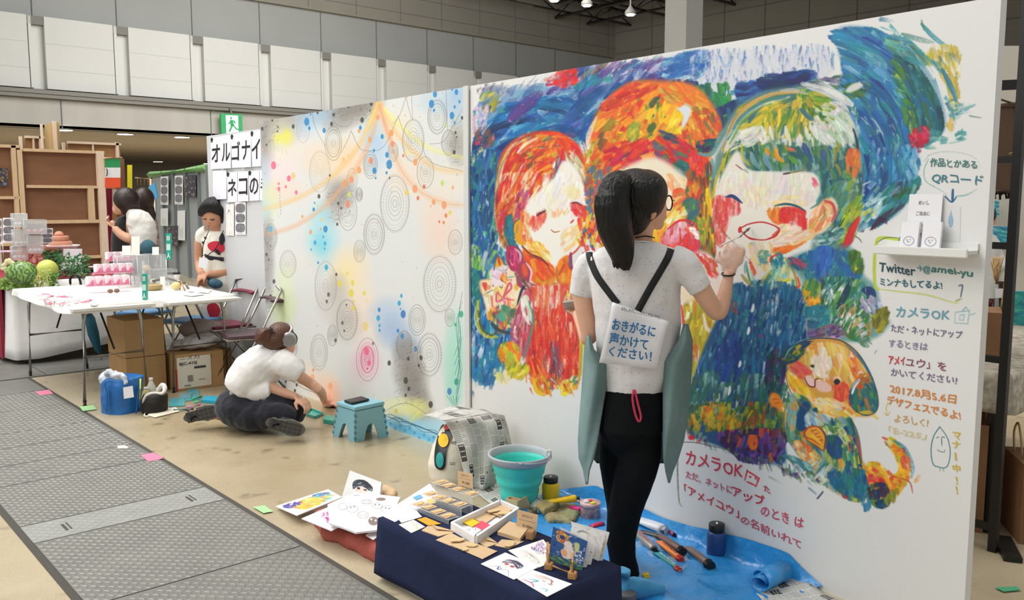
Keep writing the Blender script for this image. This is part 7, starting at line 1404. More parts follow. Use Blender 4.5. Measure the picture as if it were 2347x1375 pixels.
bm=f.sheet([(930,1035,1110,938),(938,1060,1156,952),(952,1100,1166,985),(975,1128,1176,1030),(1010,1140,1182,1050)],lambda u,v:.08+.05*u-.05*v+nr(u,v),.001,12);solo('newspaper',bm,newsB,'newspaper sheet falling behind the bucket from the tote bag','newspaper','newspapers draped over the tote bag',True)
def flatnews(q,z,m,label,g=None,amp=.004):
    bm=B();P=[fl(x,y,z) for x,y in q];N_=10;V=[[bm.verts.new(bil(P,i/N_,j/N_)+Vector((0,0,amp*(1+math.sin(i*1.3+j*.9)*math.sin(j*1.1))))) for i in range(N_+1)] for j in range(N_+1)];L=bm.loops.layers.uv.verify()
    for j in range(N_):
        for i in range(N_):
            fc=bm.faces.new((V[j][i],V[j][i+1],V[j+1][i+1],V[j+1][i]))
            for lp,(a,b) in zip(fc.loops,((i,j),(i+1,j),(i+1,j+1),(i,j+1))):lp[L].uv=(a/N_,b/N_)
    o=solo('newspaper',bm,m,label,'newspaper',g,True);mo=o.modifiers.new('s','SOLIDIFY');mo.thickness=.0012;mo.offset=1;return o
flatnews([(1075,1118),(1180,1200),(1268,1160),(1150,1090)],.002,newsA,'newspaper spread on the floor under the bucket')
# ---- bucket
c=fl(1190,1147,.012);bk_=thing('bucket','collapsible turquoise bucket with a grey rim, half full of water','bucket',c)
tq=mat('turquoise_silicone','45cfc0',.45,spec=.4);gr_=mat('grey_rim','b4b8bc',.45)
bm=B();lathe(bm,[(.0,0),(.085,.0),(.095,.03),(.1,.06),(.096,.068),(.108,.09),(.118,.12),(.112,.128),(.126,.15),(.134,.19),(.138,.21),(.13,.21),(.126,.19),(.115,.15),(.1,.1),(.088,.05),(.0,.02)],c,36,cap=False);obj('bucket_body',bm,tq,bk_,True)
bm=B();lathe(bm,[(.138,.205),(.143,.205),(.146,.222),(.158,.236),(.156,.246),(.146,.243),(.141,.222),(.138,.205)],c,36,cap=False);rim=obj('bucket_rim',bm,gr_,bk_,True)
bm=B();p=[c+Vector((.16*math.cos(a),.16*math.sin(a),.24-.012*abs(math.sin(a-.6)))) for a in [-2.3+k*.2 for k in range(16)]];tube(bm,p,.004,6);obj('handle',bm,gr_,bk_);bm=B();box(bm,c+Vector((.12,-.085,.24)),(.03,.02,.03),rz(-.6),.004);obj('handle_clip',bm,mat('clip','d8dad8',.4),bk_)
bm=B();lathe(bm,[(.0,.165),(.121,.165)],c,36,cap=False);obj('water',bm,mat('paint_water','22b8a0',.08,spec=.6),bk_)
# ---- bottles, tins, tubes
def bottle(px_,py_,r,h,m,label,capm=blackp,z=.004,lab=None):
    c=fl(px_,py_,z);t=thing('paint_bottle',label,'bottle',c,group='paint bottles on the floor')
    bm=B();lathe(bm,[(r*.92,0),(r,.006),(r,h*.66),(r*.9,h*.74),(r*.72,h*.78)],c,24);obj('bottle_body',bm,m,t,True)
    bm=B();lathe(bm,[(r*.8,h*.76),(r*.84,h*.78),(r*.84,h*.985),(r*.78,h)],c,24);cp=obj('cap',bm,capm,t,True)
    for k in range(24):pass
    bm=B();box(bm,c+Vector((0,0,h+.0008)),(r*.5,r*.2,.0012),rz(.6));obj('price_tag',bm,ppr,cp);return t
bottle(1262,1147,.044,.125,mat('yellow_paint','fdd012',.4),'round yellow paint bottle with a black lid beside the bucket')
bottle(1641,1272,.04,.14,mat('blue_paint','2b4c86',.35),'dark blue paint bottle with a black lid on the blue sheet')
def ptube(a,b,w,cols,label,za=.02,zb=.02,capr=None,capc=blackp,txt=None,txc=None,flat=.55,grp='paint tubes on the blue sheet'):
    "lying paint tube: crimped end a, cap end b"
    A=fl(*a,za);Bb=fl(*b,zb);d=(Bb-A);L=d.length;u=d.normalized();s=u.cross(Vector((0,0,1))).normalized();n=s.cross(u)
    t=thing('paint_tube',label,'tube',A,group=grp);bm=B();R=[]
    for k,(q,ww,hh) in enumerate(((0,1.,.12),(.12,1.,.4),(.5,.97,.75),(.84,.92,.9),(.9,.75,.75))):
        R.append([bm.verts.new(A+u*L*q+s*math.cos(t_)*w*ww+n*math.sin(t_)*w*hh*(flat/.55)) for t_ in [2*math.pi*j/14 for j in range(14)]])
    for i,(x,y) in enumerate(zip(R,R[1:])):
        for k in range(14):
            fc=bm.faces.new((x[k],x[(k+1)%14],y[(k+1)%14],y[k]));fc.smooth=True;fc.material_index=0 if i else min(1,len(cols)-1)
    bm.faces.new(R[0][::-1]);bm.faces.new(R[-1]);obj('tube_body',bm,cols,t)
    cr=capr or w*.6;bm=B();tube(bm,[A+u*L*.88,A+u*L*1.],[cr,cr*.9],12);obj('cap',bm,capc,t)
    if txt:
        z=n*(w*.78*(flat/.55));P=[A+u*L*.2-s*w*.3+z,A+u*L*.8-s*w*.3+z,A+u*L*.8+s*w*.3+z,A+u*L*.2+s*w*.3+z]
        if (P[1]-P[0]).dot(R_)<0:P=[P[2],P[3],P[0],P[1]]
        if (P[1]-P[0]).cross(P[3]-P[0]).dot(n)<0:P=[P[3],P[2],P[1],P[0]]
        text(txt,P,txc or inkb,t,nrm=n,off=.001,bold=.0004)
    return t
tg=mat('tube_grey','8f8c8a',.35,.4);tk=mat('tube_dark','3a3432',.4);trd=mat('tube_red','d0342c',.4);tyl=mat('tube_yellow','eec41c',.4);tor=mat('tube_orange','ef7d1f',.4);ttl=mat('tube_teal','1f9a9c',.4);twh=mat('tube_white','d5d6da',.35);tpk=mat('marker_pink','ee2a92',.4);pinkt=mat('pink_ink','d8506a',.6)
ptube((1255,1150),(1328,1141),.02,[tyl,trd],'yellow paint tube with a red crimped end beside the yellow bottle',.06,.075,grp='paint tubes by the bucket',txt='ACRYLIC')
ptube((1322,1146),(1358,1160),.016,[tg,tg],'grey paint tube behind the pink marker',.04,.03,grp='paint tubes by the bucket')
ptube((1302,1160),(1334,1168),.013,[tpk,tpk],'bright pink marker lying by the round tin',.03,.03,capc=tpk,grp='paint tubes by the bucket')
ptube((1354,1206),(1384,1200),.015,[mat('tube_crimson','c02050',.4),trd],'crimson paint tube at the ankle of the painter',.02,.02,grp='paint tubes by the bucket')
ptube((1453,1214),(1505,1266),.022,[tg,tg],'silver paint tube lettered in pink, nearest the painter\'s heel',.03,.02,txt='ACRYLIC',txc=pinkt)
ptube((1468,1216),(1532,1238),.017,[tk,tk],'dark slender paint tube behind the silver one',.02,.02)
ptube((1512,1226),(1566,1266),.021,[mat('tube_brown','6a4a44',.4),tk],'brown paint tube with a fat black cap above the orange marker',.03,.03,capr=.021)
ptube((1574,1252),(1630,1298),.02,[mat('tube_tan','7a6258',.4),tk],'tan-grey tapered paint tube with a fat black cap next to the blue bottle',.02,.024,capr=.023)
ptube((1510,1240),(1562,1284),.016,[tor,tor],'orange paint tube with a red cap, middle of the pile',.035,.02,txt='GOUACHE',capc=trd,capr=.016)
ptube((1502,1264),(1558,1308),.015,[ttl,ttl],'teal paint tube with a red cap below the orange one',.02,.015,txt='GOUACHE',txc=ppr,capc=trd,capr=.015)
ptube((1452,1186),(1528,1216),.032,[twh,twh],'large crumpled white paint tube with faint scribbles behind the painter\'s calf',.03,.03,capc=twh,capr=.02,flat=.4)
ptube((1525,1212),(1548,1228),.012,[mat('tube_plum','7a2a58',.4),tk],'small plum paint tube beside the large white one',.02,.02)
bm=B();tube(bm,[fl(1462,1166,.05),fl(1510,1186,.03)],.006,8);solo('marker_pen',bm,blackp,'slim black pen behind the large white tube','pen')
# clear bag under and over the tubes
f=Fig(3.55);bm=B();P=[fl(x,y,.006) for x,y in ((1450,1255),(1560,1318),(1585,1290),(1500,1215))];N_=14
V=[[bm.verts.new(bil(P,i/N_,j/N_)+Vector((0,0,.008+.012*math.sin(i*1.9+j)*math.sin(j*1.3+i*.5)))) for i in range(N_+1)] for j in range(N_+1)]
for j in range(N_):
    for i in range(N_):bm.faces.new((V[j][i],V[j][i+1],V[j+1][i+1],V[j+1][i]))
solo('plastic_bag',bm,mat('clear_bag','d4e6f2',.1,alpha=.3,bump=1,bs=30,dist=.02,spec=.9),'crinkled clear plastic bag under the paint tubes','bag',smooth=True)
# tin, rag, glove, cup, wooden box, frame
c=fl(1353,1186,.004);t=thing('tin_can','round patterned tin with a paint-smeared lid beside the painter\'s leg','tin',c)
bm=B();lathe(bm,[(.046,0),(.048,.003),(.048,.058),(.046,.062)],c,24);obj('tin_body',bm,mat('tin_print','b8aeb0',.35,.3,col2='8c5a60',vs=40),t,True);bm=B();lathe(bm,[(.05,.06),(.05,.074),(.047,.078)],c,24);obj('lid',bm,mat('smeared_lid','d8ccc8',.5,col2='c87878',vs=30),t,True)
for i,(x,y) in enumerate(((1344,1150),(1360,1153),(1352,1147))):
    bm=B();eld(bm,fl(x,y,.086),.014,.01,.008);obj('paint_blob',bm,mat('pb%d'%i,('d8dce8','e8d840','d86a6a')[i],.4),t,True)
lump('paint_rag',[(1236,1180),(1258,1200),(1310,1206),(1332,1180),(1318,1162),(1262,1164)],.003,.03,mat('rag','a08c68',.9,col2='8a9a70',vs=9,bump=.8,bs=14,dist=.03),'crumpled paint-stained rag on the floor behind the postcard rack','rag',.006,.03,22,3)
lump('glove',[(1228,1168),(1248,1180),(1276,1170),(1282,1158),(1250,1154)],.03,.03,mat('dirty_glove','b8a060',.9,col2='5a6a58',vs=14,bump=.6,bs=20),'dirty tan work glove lying against the yellow paint tube','glove',.005,.02,26,3)
c=fl(1220,1184,.004);bm=B();lathe(bm,[(.02,0),(.024,.04),(.02,.04),(.018,.006)],c,16,cap=False);solo('paint_cup',bm,mat('olive_cup','5a5a38',.5),'small olive cup behind the far price sign','cup',smooth=True)
c=fl(1187,1166,.004);t=thing('sample_box','little plywood box with three open cells in front of the bucket','box',c,.25)
for dx,dy,sx,sy in ((0,-.032,.11,.005),(0,.032,.11,.005),(-.053,0,.005,.064),(.053,0,.005,.064),(-.018,0,.005,.064),(.018,0,.005,.064)):bm=B();box(bm,(dx,dy,.032),(sx,sy,.06));obj('box_wall',bm,wood_l,t,local=True)
bm=B();box(bm,(0,0,.003),(.11,.066,.004));obj('box_floor',bm,krd,t,local=True)
for k,x in enumerate((-.035,0,.036)):bm=B();box(bm,(x,0,.04),(.028,.05,.014));obj('cork_fill',bm,mat('cork','8a4f2c',.8),t,local=True)
P=[fl(1150,1140,.0),fl(1235,1176,.0),fl(1250,1150,.03),fl(1194,1118,.06)];t=thing('framed_newspaper','white-edged frame with newspaper inside, leaning behind the plywood box','frame',P[0]);obj('newsprint',board(P,.004),[newsB,ppr],t)
for a,b in ((0,1),(1,2),(2,3),(3,0)):bm=B();tube(bm,[P[a],P[b]],.005,4);obj('frame_bar',bm,ppr,t)
bm=B();lathe(bm,[(.022,0),(.022,.04)],fl(1372,1160,.004),14);solo('black_jar',bm,blackp,'small black jar just left of the painter\'s leg','jar',smooth=True)
# ---- blue plastic sheet, climbing the foot of the wall, rolled at the right end
tarp_m=mat('blue_sheet','2f8fd2',.28,bump=.7,bs=9,var=.08,vs=3,dist=.03,spec=.6)
bm=B();NU,NV=70,30;rr=random.Random(8);V=[]
for i in range(NU+1):
    s=i/NU;base=WA+WD*(.52+s*1.5);row=[];ht=.10*(.8+.2*math.sin(s*9))*(1 if s>.1 else s*8+.2)*min(1,(1-s)*5+.1)
    for j in range(NV+1):
        t_=j/NV;wdt=(.62+.36*math.sin(min(1,s*2.2)*1.5)) if s<.6 else .98-.6*(s-.6)/.4
        if t_<.16:z=ht*(1-t_/.16)**1.4+.006;o=.006+.03*(t_/.16)
        else:z=.006;o=.036+(t_-.16)/.84*wdt
        z+=.007*(1+math.sin(i*.55+j*.35)*math.sin(j*.8-i*.2))*(1 if t_>.1 else .3)+.02*max(0,math.sin(i*.21+j*.5+1)-.86)*6*(t_>.2)*.25
        row.append(bm.verts.new(base+WN*o+Vector((0,0,z))+WD*.02*math.sin(j*.7)))
    V.append(row)
for i in range(NU):
    for j in range(NV):bm.faces.new((V[i][j],V[i][j+1],V[i+1][j+1],V[i+1][j]))
t=thing('tarpaulin','bright blue plastic sheet covering the floor along the foot of the mural','sheet',WA+WD*1.2+WN*.4);obj('sheet',bm,tarp_m,t,True,recalc=True)
bm=B();pts=[]
for k in range(30):
    a=k*.36;r=.055-.0014*k;pts.append((r*math.cos(a),r*math.sin(a)))
A=[];c0=WA+WD*.66+WN*.03
for q,(w_) in ((0,0),(1,.15)):
    A.append([bm.verts.new(c0+WN*(w_+.05*math.sin(k*.1))+WD*(x*.95)+Vector((0,0,y*.75+.05))) for k,(x,y) in enumerate(pts)])
for k in range(len(pts)-1):bm.faces.new((A[0][k],A[0][k+1],A[1][k+1],A[1][k]))
o=obj('rolled_edge',bm,tarp_m,t,True);o.modifiers.new('s','SOLIDIFY').thickness=.003
flatnews([(1722,1350),(1800,1440),(1990,1420),(1832,1328)],.012,newsA,'folded newspaper on the floor at the right end of the blue sheet',amp=.006)
c=fl(1436,1392,.004);bm=B();lathe(bm,[(.036,0),(.036,.055),(.033,.058)],c,20);solo('paint_pot',bm,mat('pot_grey','55575a',.6),'grey lidded pot at the very bottom edge, right of the navy cloth','pot',smooth=True)
# ---- folding stool with a phone
L_,F0,R0=fl(764,998),fl(814,1013),fl(888,1001);B0=L_+R0-F0;zt=.215
T_=[fl(776,929,zt),fl(815,941,zt),fl(877,928,zt)];TB=T_[0]+T_[2]-T_[1]
t=thing('folding_stool','pale blue plastic folding stool with a phone on top','stool',(L_+R0)/2);sb=mat('stool_blue','86b9c6',.5,bump=.15,bs=120)
cen=(T_[0]+T_[2])/2
bm=B();prism(bm,[cen+(p-cen)*1.1-Vector((0,0,.0)) for p in (T_[0],T_[1],T_[2],TB)],(0,0,.022));bmesh.ops.bevel(bm,geom=bm.edges[:],offset=.004,segments=2,affect='EDGES');obj('seat',bm,sb,t)
for (a,b,ta,tb_) in ((L_,F0,T_[0],T_[1]),(F0,R0,T_[1],T_[2]),(R0,B0,T_[2],TB),(B0,L_,TB,T_[0])):
    def g(u,v):return (a*(1-u)+b*u)*(1-v)+(ta*(1-u)+tb_*u)*v
    n=(b-a).cross(ta-a).normalized();out=[(0,0),(.27,0),(.33,.3),(.4,.47),(.5,.52),(.6,.47),(.67,.3),(.73,0),(1,0),(1,.98),(0,.98)]
    bm=B();prism(bm,[g(u,v)-n*.006 for u,v in out],n*.012);pn=obj('leg_panel',bm,sb,t)
    for k in range(5):
        bm=B();q=g(.0,.12+k*.18);box(bm,q,(.016,.016,.02),bev=.002);obj('hinge_knuckle',bm,mat('stool_blue_dark','4f8798',.5),pn)
a,b,c_,d=[fl(x,y,zt+.026) for x,y in ((789,921),(806,927),(846,918),(828,912))];bm=B();prism(bm,[a,b,c_,d],(0,0,.012));solo('smartphone',bm,blackp,'black smartphone case lying on the pale blue stool','phone')
# ---- things round the seated artist
def tray(q,z,h,m,label):
    P=[fl(x,y,z) for x,y in q];t=thing('pencil_tray',label,'tray',P[0]);bm=B();prism(bm,P,(0,0,.004));obj('tray_floor',bm,m,t)
    for a,b in zip(P,P[1:]+P[:1]):
        w=(b-a).normalized();n=Vector((-w.y,w.x,0))*.003;bm=B();prism(bm,[a-n,b-n,b+n,a+n],(0,0,h));obj('tray_rim',bm,m,t)
tray([(702,953),(722,959),(740,951),(712,940)],.002,.018,mat('teal_tray','4aa898',.3),'open teal pencil tray by the hand of the seated person')
bm=B();prism(bm,pxq([(741,969),(764,973),(768,962),(748,958)],lambda x,y:fl(x,y,.002)),(0,0,.025));solo('pencil_case',bm,mat('mint_case','3fc0a8',.35),'mint green pencil case left of the stool','case')
tl=mat('clear_teal','5cc0cc',.2,alpha=.7);
def slab(q,h,m,name,label,cat,g=None,z=.002):bm=B();prism(bm,pxq(q,lambda x,y:fl(x,y,z)),(0,0,h));return solo(name,bm,m,label,cat,g)
slab([(388,933),(424,931),(424,914),(390,914)],.006,tl,'plastic_folder','pale teal clear folder, leftmost by the shoe sole','folder','teal folders on the floor');slab([(424,920),(458,916),(456,892),(430,893)],.004,tl,'plastic_folder','larger teal clear folder behind the pens','folder','teal folders on the floor');slab([(410,914),(436,914),(440,902),(414,904)],.01,mat('pale_blue_clear','8cc8d8',.2,alpha=.6),'plastic_folder','small pale blue folder between the two teal ones','folder','teal folders on the floor')
slab([(462,922),(500,926),(502,914),(470,912)],.02,mat('cyan_case','1fa8c8',.35),'pencil_case','cyan pencil case against the navy skirt','case')
for q,c,l in ((((428,934),(458,926)),'d88ac8','lilac marker by the shoe sole'),(((440,914),(462,908)),'3cc87a','green marker beside the cyan case'),(((446,922),(470,914)),'52d08a','second green marker, nearest the cyan case'),(((398,940),(428,938)),'2a8a98','dark teal marker in front of the clear folder'),(((430,941),(442,937)),'3a3434','short black marker cap by the shoe sole')):
    bm=B();tube(bm,[fl(*q[0],.012),fl(*q[1],.012)],.009,8);solo('marker_pen',bm,mat('mk'+c,c,.4),l,'pen','markers on the floor')
# cream pouch
pch=lump('drawstring_pouch',[(338,953),(356,958),(412,944),(404,935),(352,942)],.002,.012,mat('cream_cotton','e8e0cc',.9),'flat cream drawstring pouch in front of the black pouch','pouch',.006,.006,20,3)
bm=B();tube(bm,smooth_path([fl(x,y,.012) for x,y in ((352,950),(342,944),(333,947),(331,953),(340,954))],3),.005,6);obj('pouch_cord',bm,mat('cream_cotton','e8e0cc',.9),pch)
# blue carrier bag
bc=fl(281,941);t=thing('carrier_bag','blue woven carrier bag stuffed with pale clothes beside the table leg','bag',bc);bl=mat('blue_woven','1f6ab0',.4,bump=.5,bs=14,dist=.02,var=.1,vs=9)
f=Fig(bc.dot(FH))
bm=B();f.lo(bm,[(281,950,40,.11,0),(280,944,44,.13,0),(278,905,44,.13,0),(280,875,46,.13,0),(282,862,46,.12,0)],28);blob('bag_body',bm,.012,bl,t,1,.03,9.)
for q in (((244,944),(246,905),(240,880),(250,872)),((312,948),(316,905),(318,880),(306,866))):
    bm=B();f.limb(bm,[(x,y,-.15,2.6) for x,y in q],6,.4);obj('strap',bm,mat('blue_strap','18508c',.5),t)
bm=B();f.limb(bm,[(322,868,-.1,2),(321,915,-.12,2)],4);obj('stripe',bm,mat('yellow_strip','d8dc3a',.5),t)
bm=f.sheet([(888,282,304,884),(914,284,307,910)],lambda u,v:-.16,.001,3);obj('paper_tag',bm,ppr,t)
bm=B();f.e(bm,248,868,-.02,20,.07,18,20);f.e(bm,272,876,-.05,22,.07,16,-20);f.e(bm,262,862,.02,18,.06,12);f.limb(bm,[(240,860,-.08,6),(252,850,-.08,7),(262,862,-.1,6),(278,858,-.1,7),(290,880,-.12,6)],8);o=blob('folded_clothes',bm,.009,mat('pale_cloth','cdd2da',.9,bump=.5,bs=12,dist=.02),None,2,.03,18);tag(o,'bundle of pale grey clothes in the top of the blue carrier bag','clothes');recenter(o)
# bottles and pouch beside it
for i,(x,y,r,h,c,l) in enumerate(((348,916,.032,.17,'e8e4d4','clear drink bottle with a white cap, behind the black pouch'),(336,920,.035,.11,'d8c890','squat bottle with a yellowish label left of the white-capped one'),(362,915,.03,.09,'c8b878','small amber jar right of the white-capped bottle'))):
    c_=fl(x,y);t=thing('drink_bottle',l,'bottle',c_,group='bottles by the carrier bag');bm=B();lathe(bm,[(r*.9,0),(r,.01),(r,h*.6),(r*.45,h*.82),(r*.4,h*.88)],c_,16);obj('bottle_body',bm,mat('bt'+c,c,.25,alpha=.85),t,True);bm=B();lathe(bm,[(r*.45,h*.87),(r*.45,h)],c_,12);obj('cap',bm,ppr,t)
bm=B();f=Fig(fl(353,945).dot(FH));f.e(bm,354,922,0,30,.09,22);f.lo(bm,[(354,944,28,.09,0),(354,920,31,.09,0),(356,902,28,.06,0)]);o=blob('bag_body',bm,.01,mat('black_pouch','1e1a18',.8),None,3,.015,10);o.name='black_pouch';tag(o,'soft black pouch with a white zip edge next to the blue carrier bag','pouch');recenter(o)
bm=B();f.limb(bm,[(326,925,-.08,3),(335,906,-.1,3.4),(355,900,-.1,3.4),(372,902,-.1,3.4),(378,890,-.06,6),(372,882,-.04,6),(360,898,-.03,5)],8);o=blob('white_sneaker',bm,.008,mat('sneaker_white','dcd8d4',.8),None,1);tag(o,'white trainer resting on the black pouch','shoe');recenter(o)
# ================= SHELF AND WRITING ON THE MURAL WALL
ZU=Vector((0,0,1))
def wq(q,off=.0012):return [onw(x,y,off) for x,y in q]
def wtext(s,q,c,bold=.0007,off=.0012,par=None):return text(s,wq(q),mat('paint_'+c,c,.5),par or wall_m,'painted_lettering',off=off*0,bold=bold,nrm=WN,wob=.07)
def line(s,x0,y0,x1,y1,h,c,bold=.0007):
    return wtext(s,[(x0,y0+h/2),(x1,y1+h/2),(x1,y1-h/2),(x0,y0-h/2)],c,bold)
line('作品とかある',2132,372,2240,378,20,'4a7f7a');line('QRコード',2136,408,2254,415,24,'4a8290',.001)
line('Twitter',2016,612,2098,622,21,'33525e',.001);line('→@',2102,616,2132,620,18,'6a9aa0',.001);line('amei-yu',2134,618,2230,630,20,'3f8178',.001);line('ミンナもしてるよ!',2018,646,2160,654,18,'44707a',.001)
line('カメラOK',2054,714,2176,722,24,'6fa4b4',.001);line('ただ・ネットにアップ',2042,752,2206,768,19,'7d7490');line('するときは',2038,786,2126,796,18,'8f8aa4');line('アメイ',2037,824,2074,828,20,'cf4058',.001);line('ユウ」を',2076,829,2168,840,20,'8f5568');line('かいてください!',2042,852,2194,872,19,'847690')
line('2017.8月5.6日',2040,890,2192,916,20,'d88a48',.001);line('デザフェスでるよ!',2034,916,2202,952,22,'d98a44',.001);line('よろしく!',2050,958,2128,970,18,'d8a868');line('「E-225」',2036,984,2124,1000,17,'dfcda0')
for ch,x,y in (('マ',2193,998),('ナ',2192,1018),('|',2190,1045),('中',2192,1072),('!',2193,1100),('!',2193,1122)):line(ch,x-(9 if ch not in '|!' else 2),y,x+(9 if ch not in '|!' else 3),y+2,17,'d6bb4a',.0008)
line('カメラOK',1572,1046,1702,1080,34,'d83850',.0008);line('ただ、ネットに',1572,1086,1678,1124,18,'c96a7c',.001);line('アップ',1678,1124,1752,1150,26,'d0364a',.001);line('のとき は',1744,1168,1842,1200,24,'d4506a',.0008);line('「アメイユウ」',1568,1120,1694,1176,24,'d4384e',.0008);line('の名前いれて',1698,1188,1836,1248,22,'cc5468',.0008);line('た',1750,1118,1766,1124,14,'c05064',.001)
sh=thing('picture_ledge','narrow white picture ledge screwed to the mural wall','shelf',onw(2140,578));a=onw(2029,566);b=onw(2243,581);b.z=a.z=(a.z+b.z)/2;m_=(a+b)/2;L_=(b-a).length;ang=math.atan2(WD.y,WD.x)
bm=B();box(bm,m_+WN*.04,(L_,.08,.012),rz(ang));obj('ledge_board',bm,mat('ledge_white','e6e5e0',.45),sh)
bm=B();box(bm,m_+WN*.079+Vector((0,0,-.002)),(L_,.01,.03),rz(ang),.003);obj('ledge_lip',bm,mat('ledge_white','e6e5e0',.45),sh);bm=B();box(bm,m_+WN*.004+Vector((0,0,.01)),(L_,.008,.035),rz(ang));obj('back_strip',bm,mat('ledge_white','e6e5e0',.45),sh)
zs_=m_.z+.008
def leaf(x0,x1,ytop,off,name,label,lines,g,th=.002):
    n=WN;A=onw(x0,570,off);Bq=onw(x1,570,off);A.z=Bq.z=zs_;t0=onpl(x0,ytop,WA+WN*(off-.01),WN).z
    P=[A,Bq,Vector((Bq.x,Bq.y,t0))-WN*.012,Vector((A.x,A.y,t0))-WN*.012];t=thing(name,label,'card',A,group=g);obj('card_stack',board(P,th),[ppr,ppr],t)
    for s,u0,u1,v0,v1 in lines:text(s,[bil(P,u0,v0),bil(P,u1,v0),bil(P,u1,v1),bil(P,u0,v1)],inkb,t,off=.001)
    return t,P
leaf(2081,2157,445,.02,'notice_card','large handwritten notice card leaning at the back of the ledge',[('めいし',.3,.62,.8,.88),('ご自由に',.25,.66,.6,.68),('おもちかえり',.2,.78,.4,.48),('ください!',.3,.78,.2,.28)],None)
for x0,x1,l in ((2077,2117,'left of the two stacks of business cards on the ledge'),(2126,2168,'right of the two stacks of business cards on the ledge')):
    t,P=leaf(x0,x1,508,.05,'business_cards',l,[],'business cards on the ledge',.012)
    bm=B();c=bil(P,.5,.26);n=(P[1]-P[0]).cross(P[3]-P[0]).normalized()*.001;ex=(P[1]-P[0])*.3;ey=(P[3]-P[0])*.17;tube(bm,[c+n+ex*math.cos(k*.4)+ey*math.sin(k*.4) for k in range(16)],.0005,4,closed=True);tube(bm,[c+n-ex*.4+ey*.3,c+n-ex*.3+ey*.1],.0012,4);tube(bm,[c+n+ex*.3+ey*.3,c+n+ex*.2+ey*.3],.0014,4);tube(bm,[c+n-ex*.3-ey*.1,c+n-ex*.1-ey*.3,c+n+ex*.1-ey*.1],.0006,4);obj('drawn_face',bm,inkb,t)
t=thing('leaflet','small leaflet with a blue drop printed on it, stuck to the wall above the ledge','leaflet',onw(2185,560));P=wq([(2166,562),(2200,564),(2202,473),(2168,470)],.001);obj('sheet',board(P,.0006,WN),[mat('leaf_white','e2e2e0',.6),ppr],t)
bm=B();v=[bil(P,.36+.16*math.cos(a)*(1 if a>3.3 or a<0 else 1),.62+.16*math.sin(a)+(.12 if abs(a-1.57)<.2 else 0))+WN*.0008 for a in [k*2*math.pi/16 for k in range(16)]];bm.faces.new([bm.verts.new(p) for p in v]);obj('drop_print',bm,mat('drop_blue','9db8d4',.6),t)
# ================= WHITE TABLES AND WHAT STANDS ON THEM
steel=mat('chrome_tube','a9a49c',.25,.85);feet=mat('rubber_foot','1c1a18',.8)
def trestle(name,label,frames,g):
    t=thing(name,label,'table',frames[0][0],group=g)
    for A,Bq in frames:
        A=Vector(A);Bq=Vector(Bq);d=(Bq-A).normalized();i=d*.03
        for s,p in ((1,A),(-1,Bq)):
            bm=B();tube(bm,[p+Vector((0,0,.01)),p+d*s*.02+Vector((0,0,.6)),p+d*s*.035+Vector((0,0,.68)),p+d*s*.09+Vector((0,0,.706))],.0135,8);lg=obj('leg',bm,steel,t);bm=B();tube(bm,[p,p+Vector((0,0,.035))],.017,8);obj('rubber_foot',bm,feet,lg)
        bm=B();tube(bm,[A+d*.014+Vector((0,0,.36)),Bq-d*.014+Vector((0,0,.36))],.011,8);obj('crossbar',bm,steel,t)
        bm=B();tube(bm,[A+d*.08+Vector((0,0,.706)),Bq-d*.08+Vector((0,0,.706))],.0135,8);obj('top_rail',bm,steel,t)
        m=(A+Bq)/2;bm=B();box(bm,m+Vector((0,0,.712)),(.1,.05,.02));obj('bracket',bm,feet,t)
    x=[p.x for f_ in frames for p in map(Vector,f_)];y=[p.y for f_ in frames for p in map(Vector,f_)]
    bm=B();box(bm,((min(x)+max(x))/2,(min(y)+max(y))/2,.722),(.58,1.74,.018));obj('table_top',bm,mat('table_top','d8d4cc',.5),t)
    bm=B()
    for k in (0,1):
        if k:bm=B()
        f_=frames[k];m=(Vector(f_[0])+Vector(f_[1]))/2;q=(Vector(frames[0][0])+Vector(frames[1][1]))/2;tube(bm,[m+Vector((0,0,.4)),m.lerp(q,.45)+Vector((0,0,.7))],.008,6);obj('brace',bm,feet,t)
    return t
trestle('folding_table','left folding table under the white cloth, nearest the steel plates',[((1.81,6.82,0),(2.27,6.85,0)),((1.784,8.31,0),(2.25,8.34,0))],'folding tables under the white cloth')
trestle('folding_table','right folding table under the white cloth, nearest the white wall',[((2.47,6.84,0),(2.93,6.87,0)),((2.45,8.2,0),(2.91,8.22,0))],'folding tables under the white cloth')
wcl=mat('white_cloth','f1eeea',.85,bump=.35,bs=5,dist=.03)
drape((1.73,2.99),(6.8,8.5),.745,.69,wcl,'tablecloth','short white cloth spread across both folding tables',  .012,1.3,side=.02)
drape((1.82,3.05),(8.95,10.6),.765,.05,wcl,'tablecloth','long white cloth hanging to the floor from the vegetable table behind',.022,1.1,side=.05,lift=lambda x,y,k:.12*max(0,min(1,(x-2.0))))
ZT=.752;ZV=.772
def on(x,y,z=ZT):return fl(x,y,z)
redc=mat('red_cloth','8c1f34',.85);bm=B();box(bm,(2.3,9.75,.777),(1.1,1.5,.008));solo('red_cloth',bm,redc,'dark red cloth under the carved vegetables','cloth')
bm=B();box(bm,(1.76,9.62,.4),(.03,.9,.72));solo('red_cloth',bm,redc,'dark red cloth hanging at the far left edge behind the white cloth','cloth')
pkm=mat('candy_pink','ee7a9c',.5);wh=mat('shiny_white','f4f0ee',.4);rr=random.Random(11)
k=0
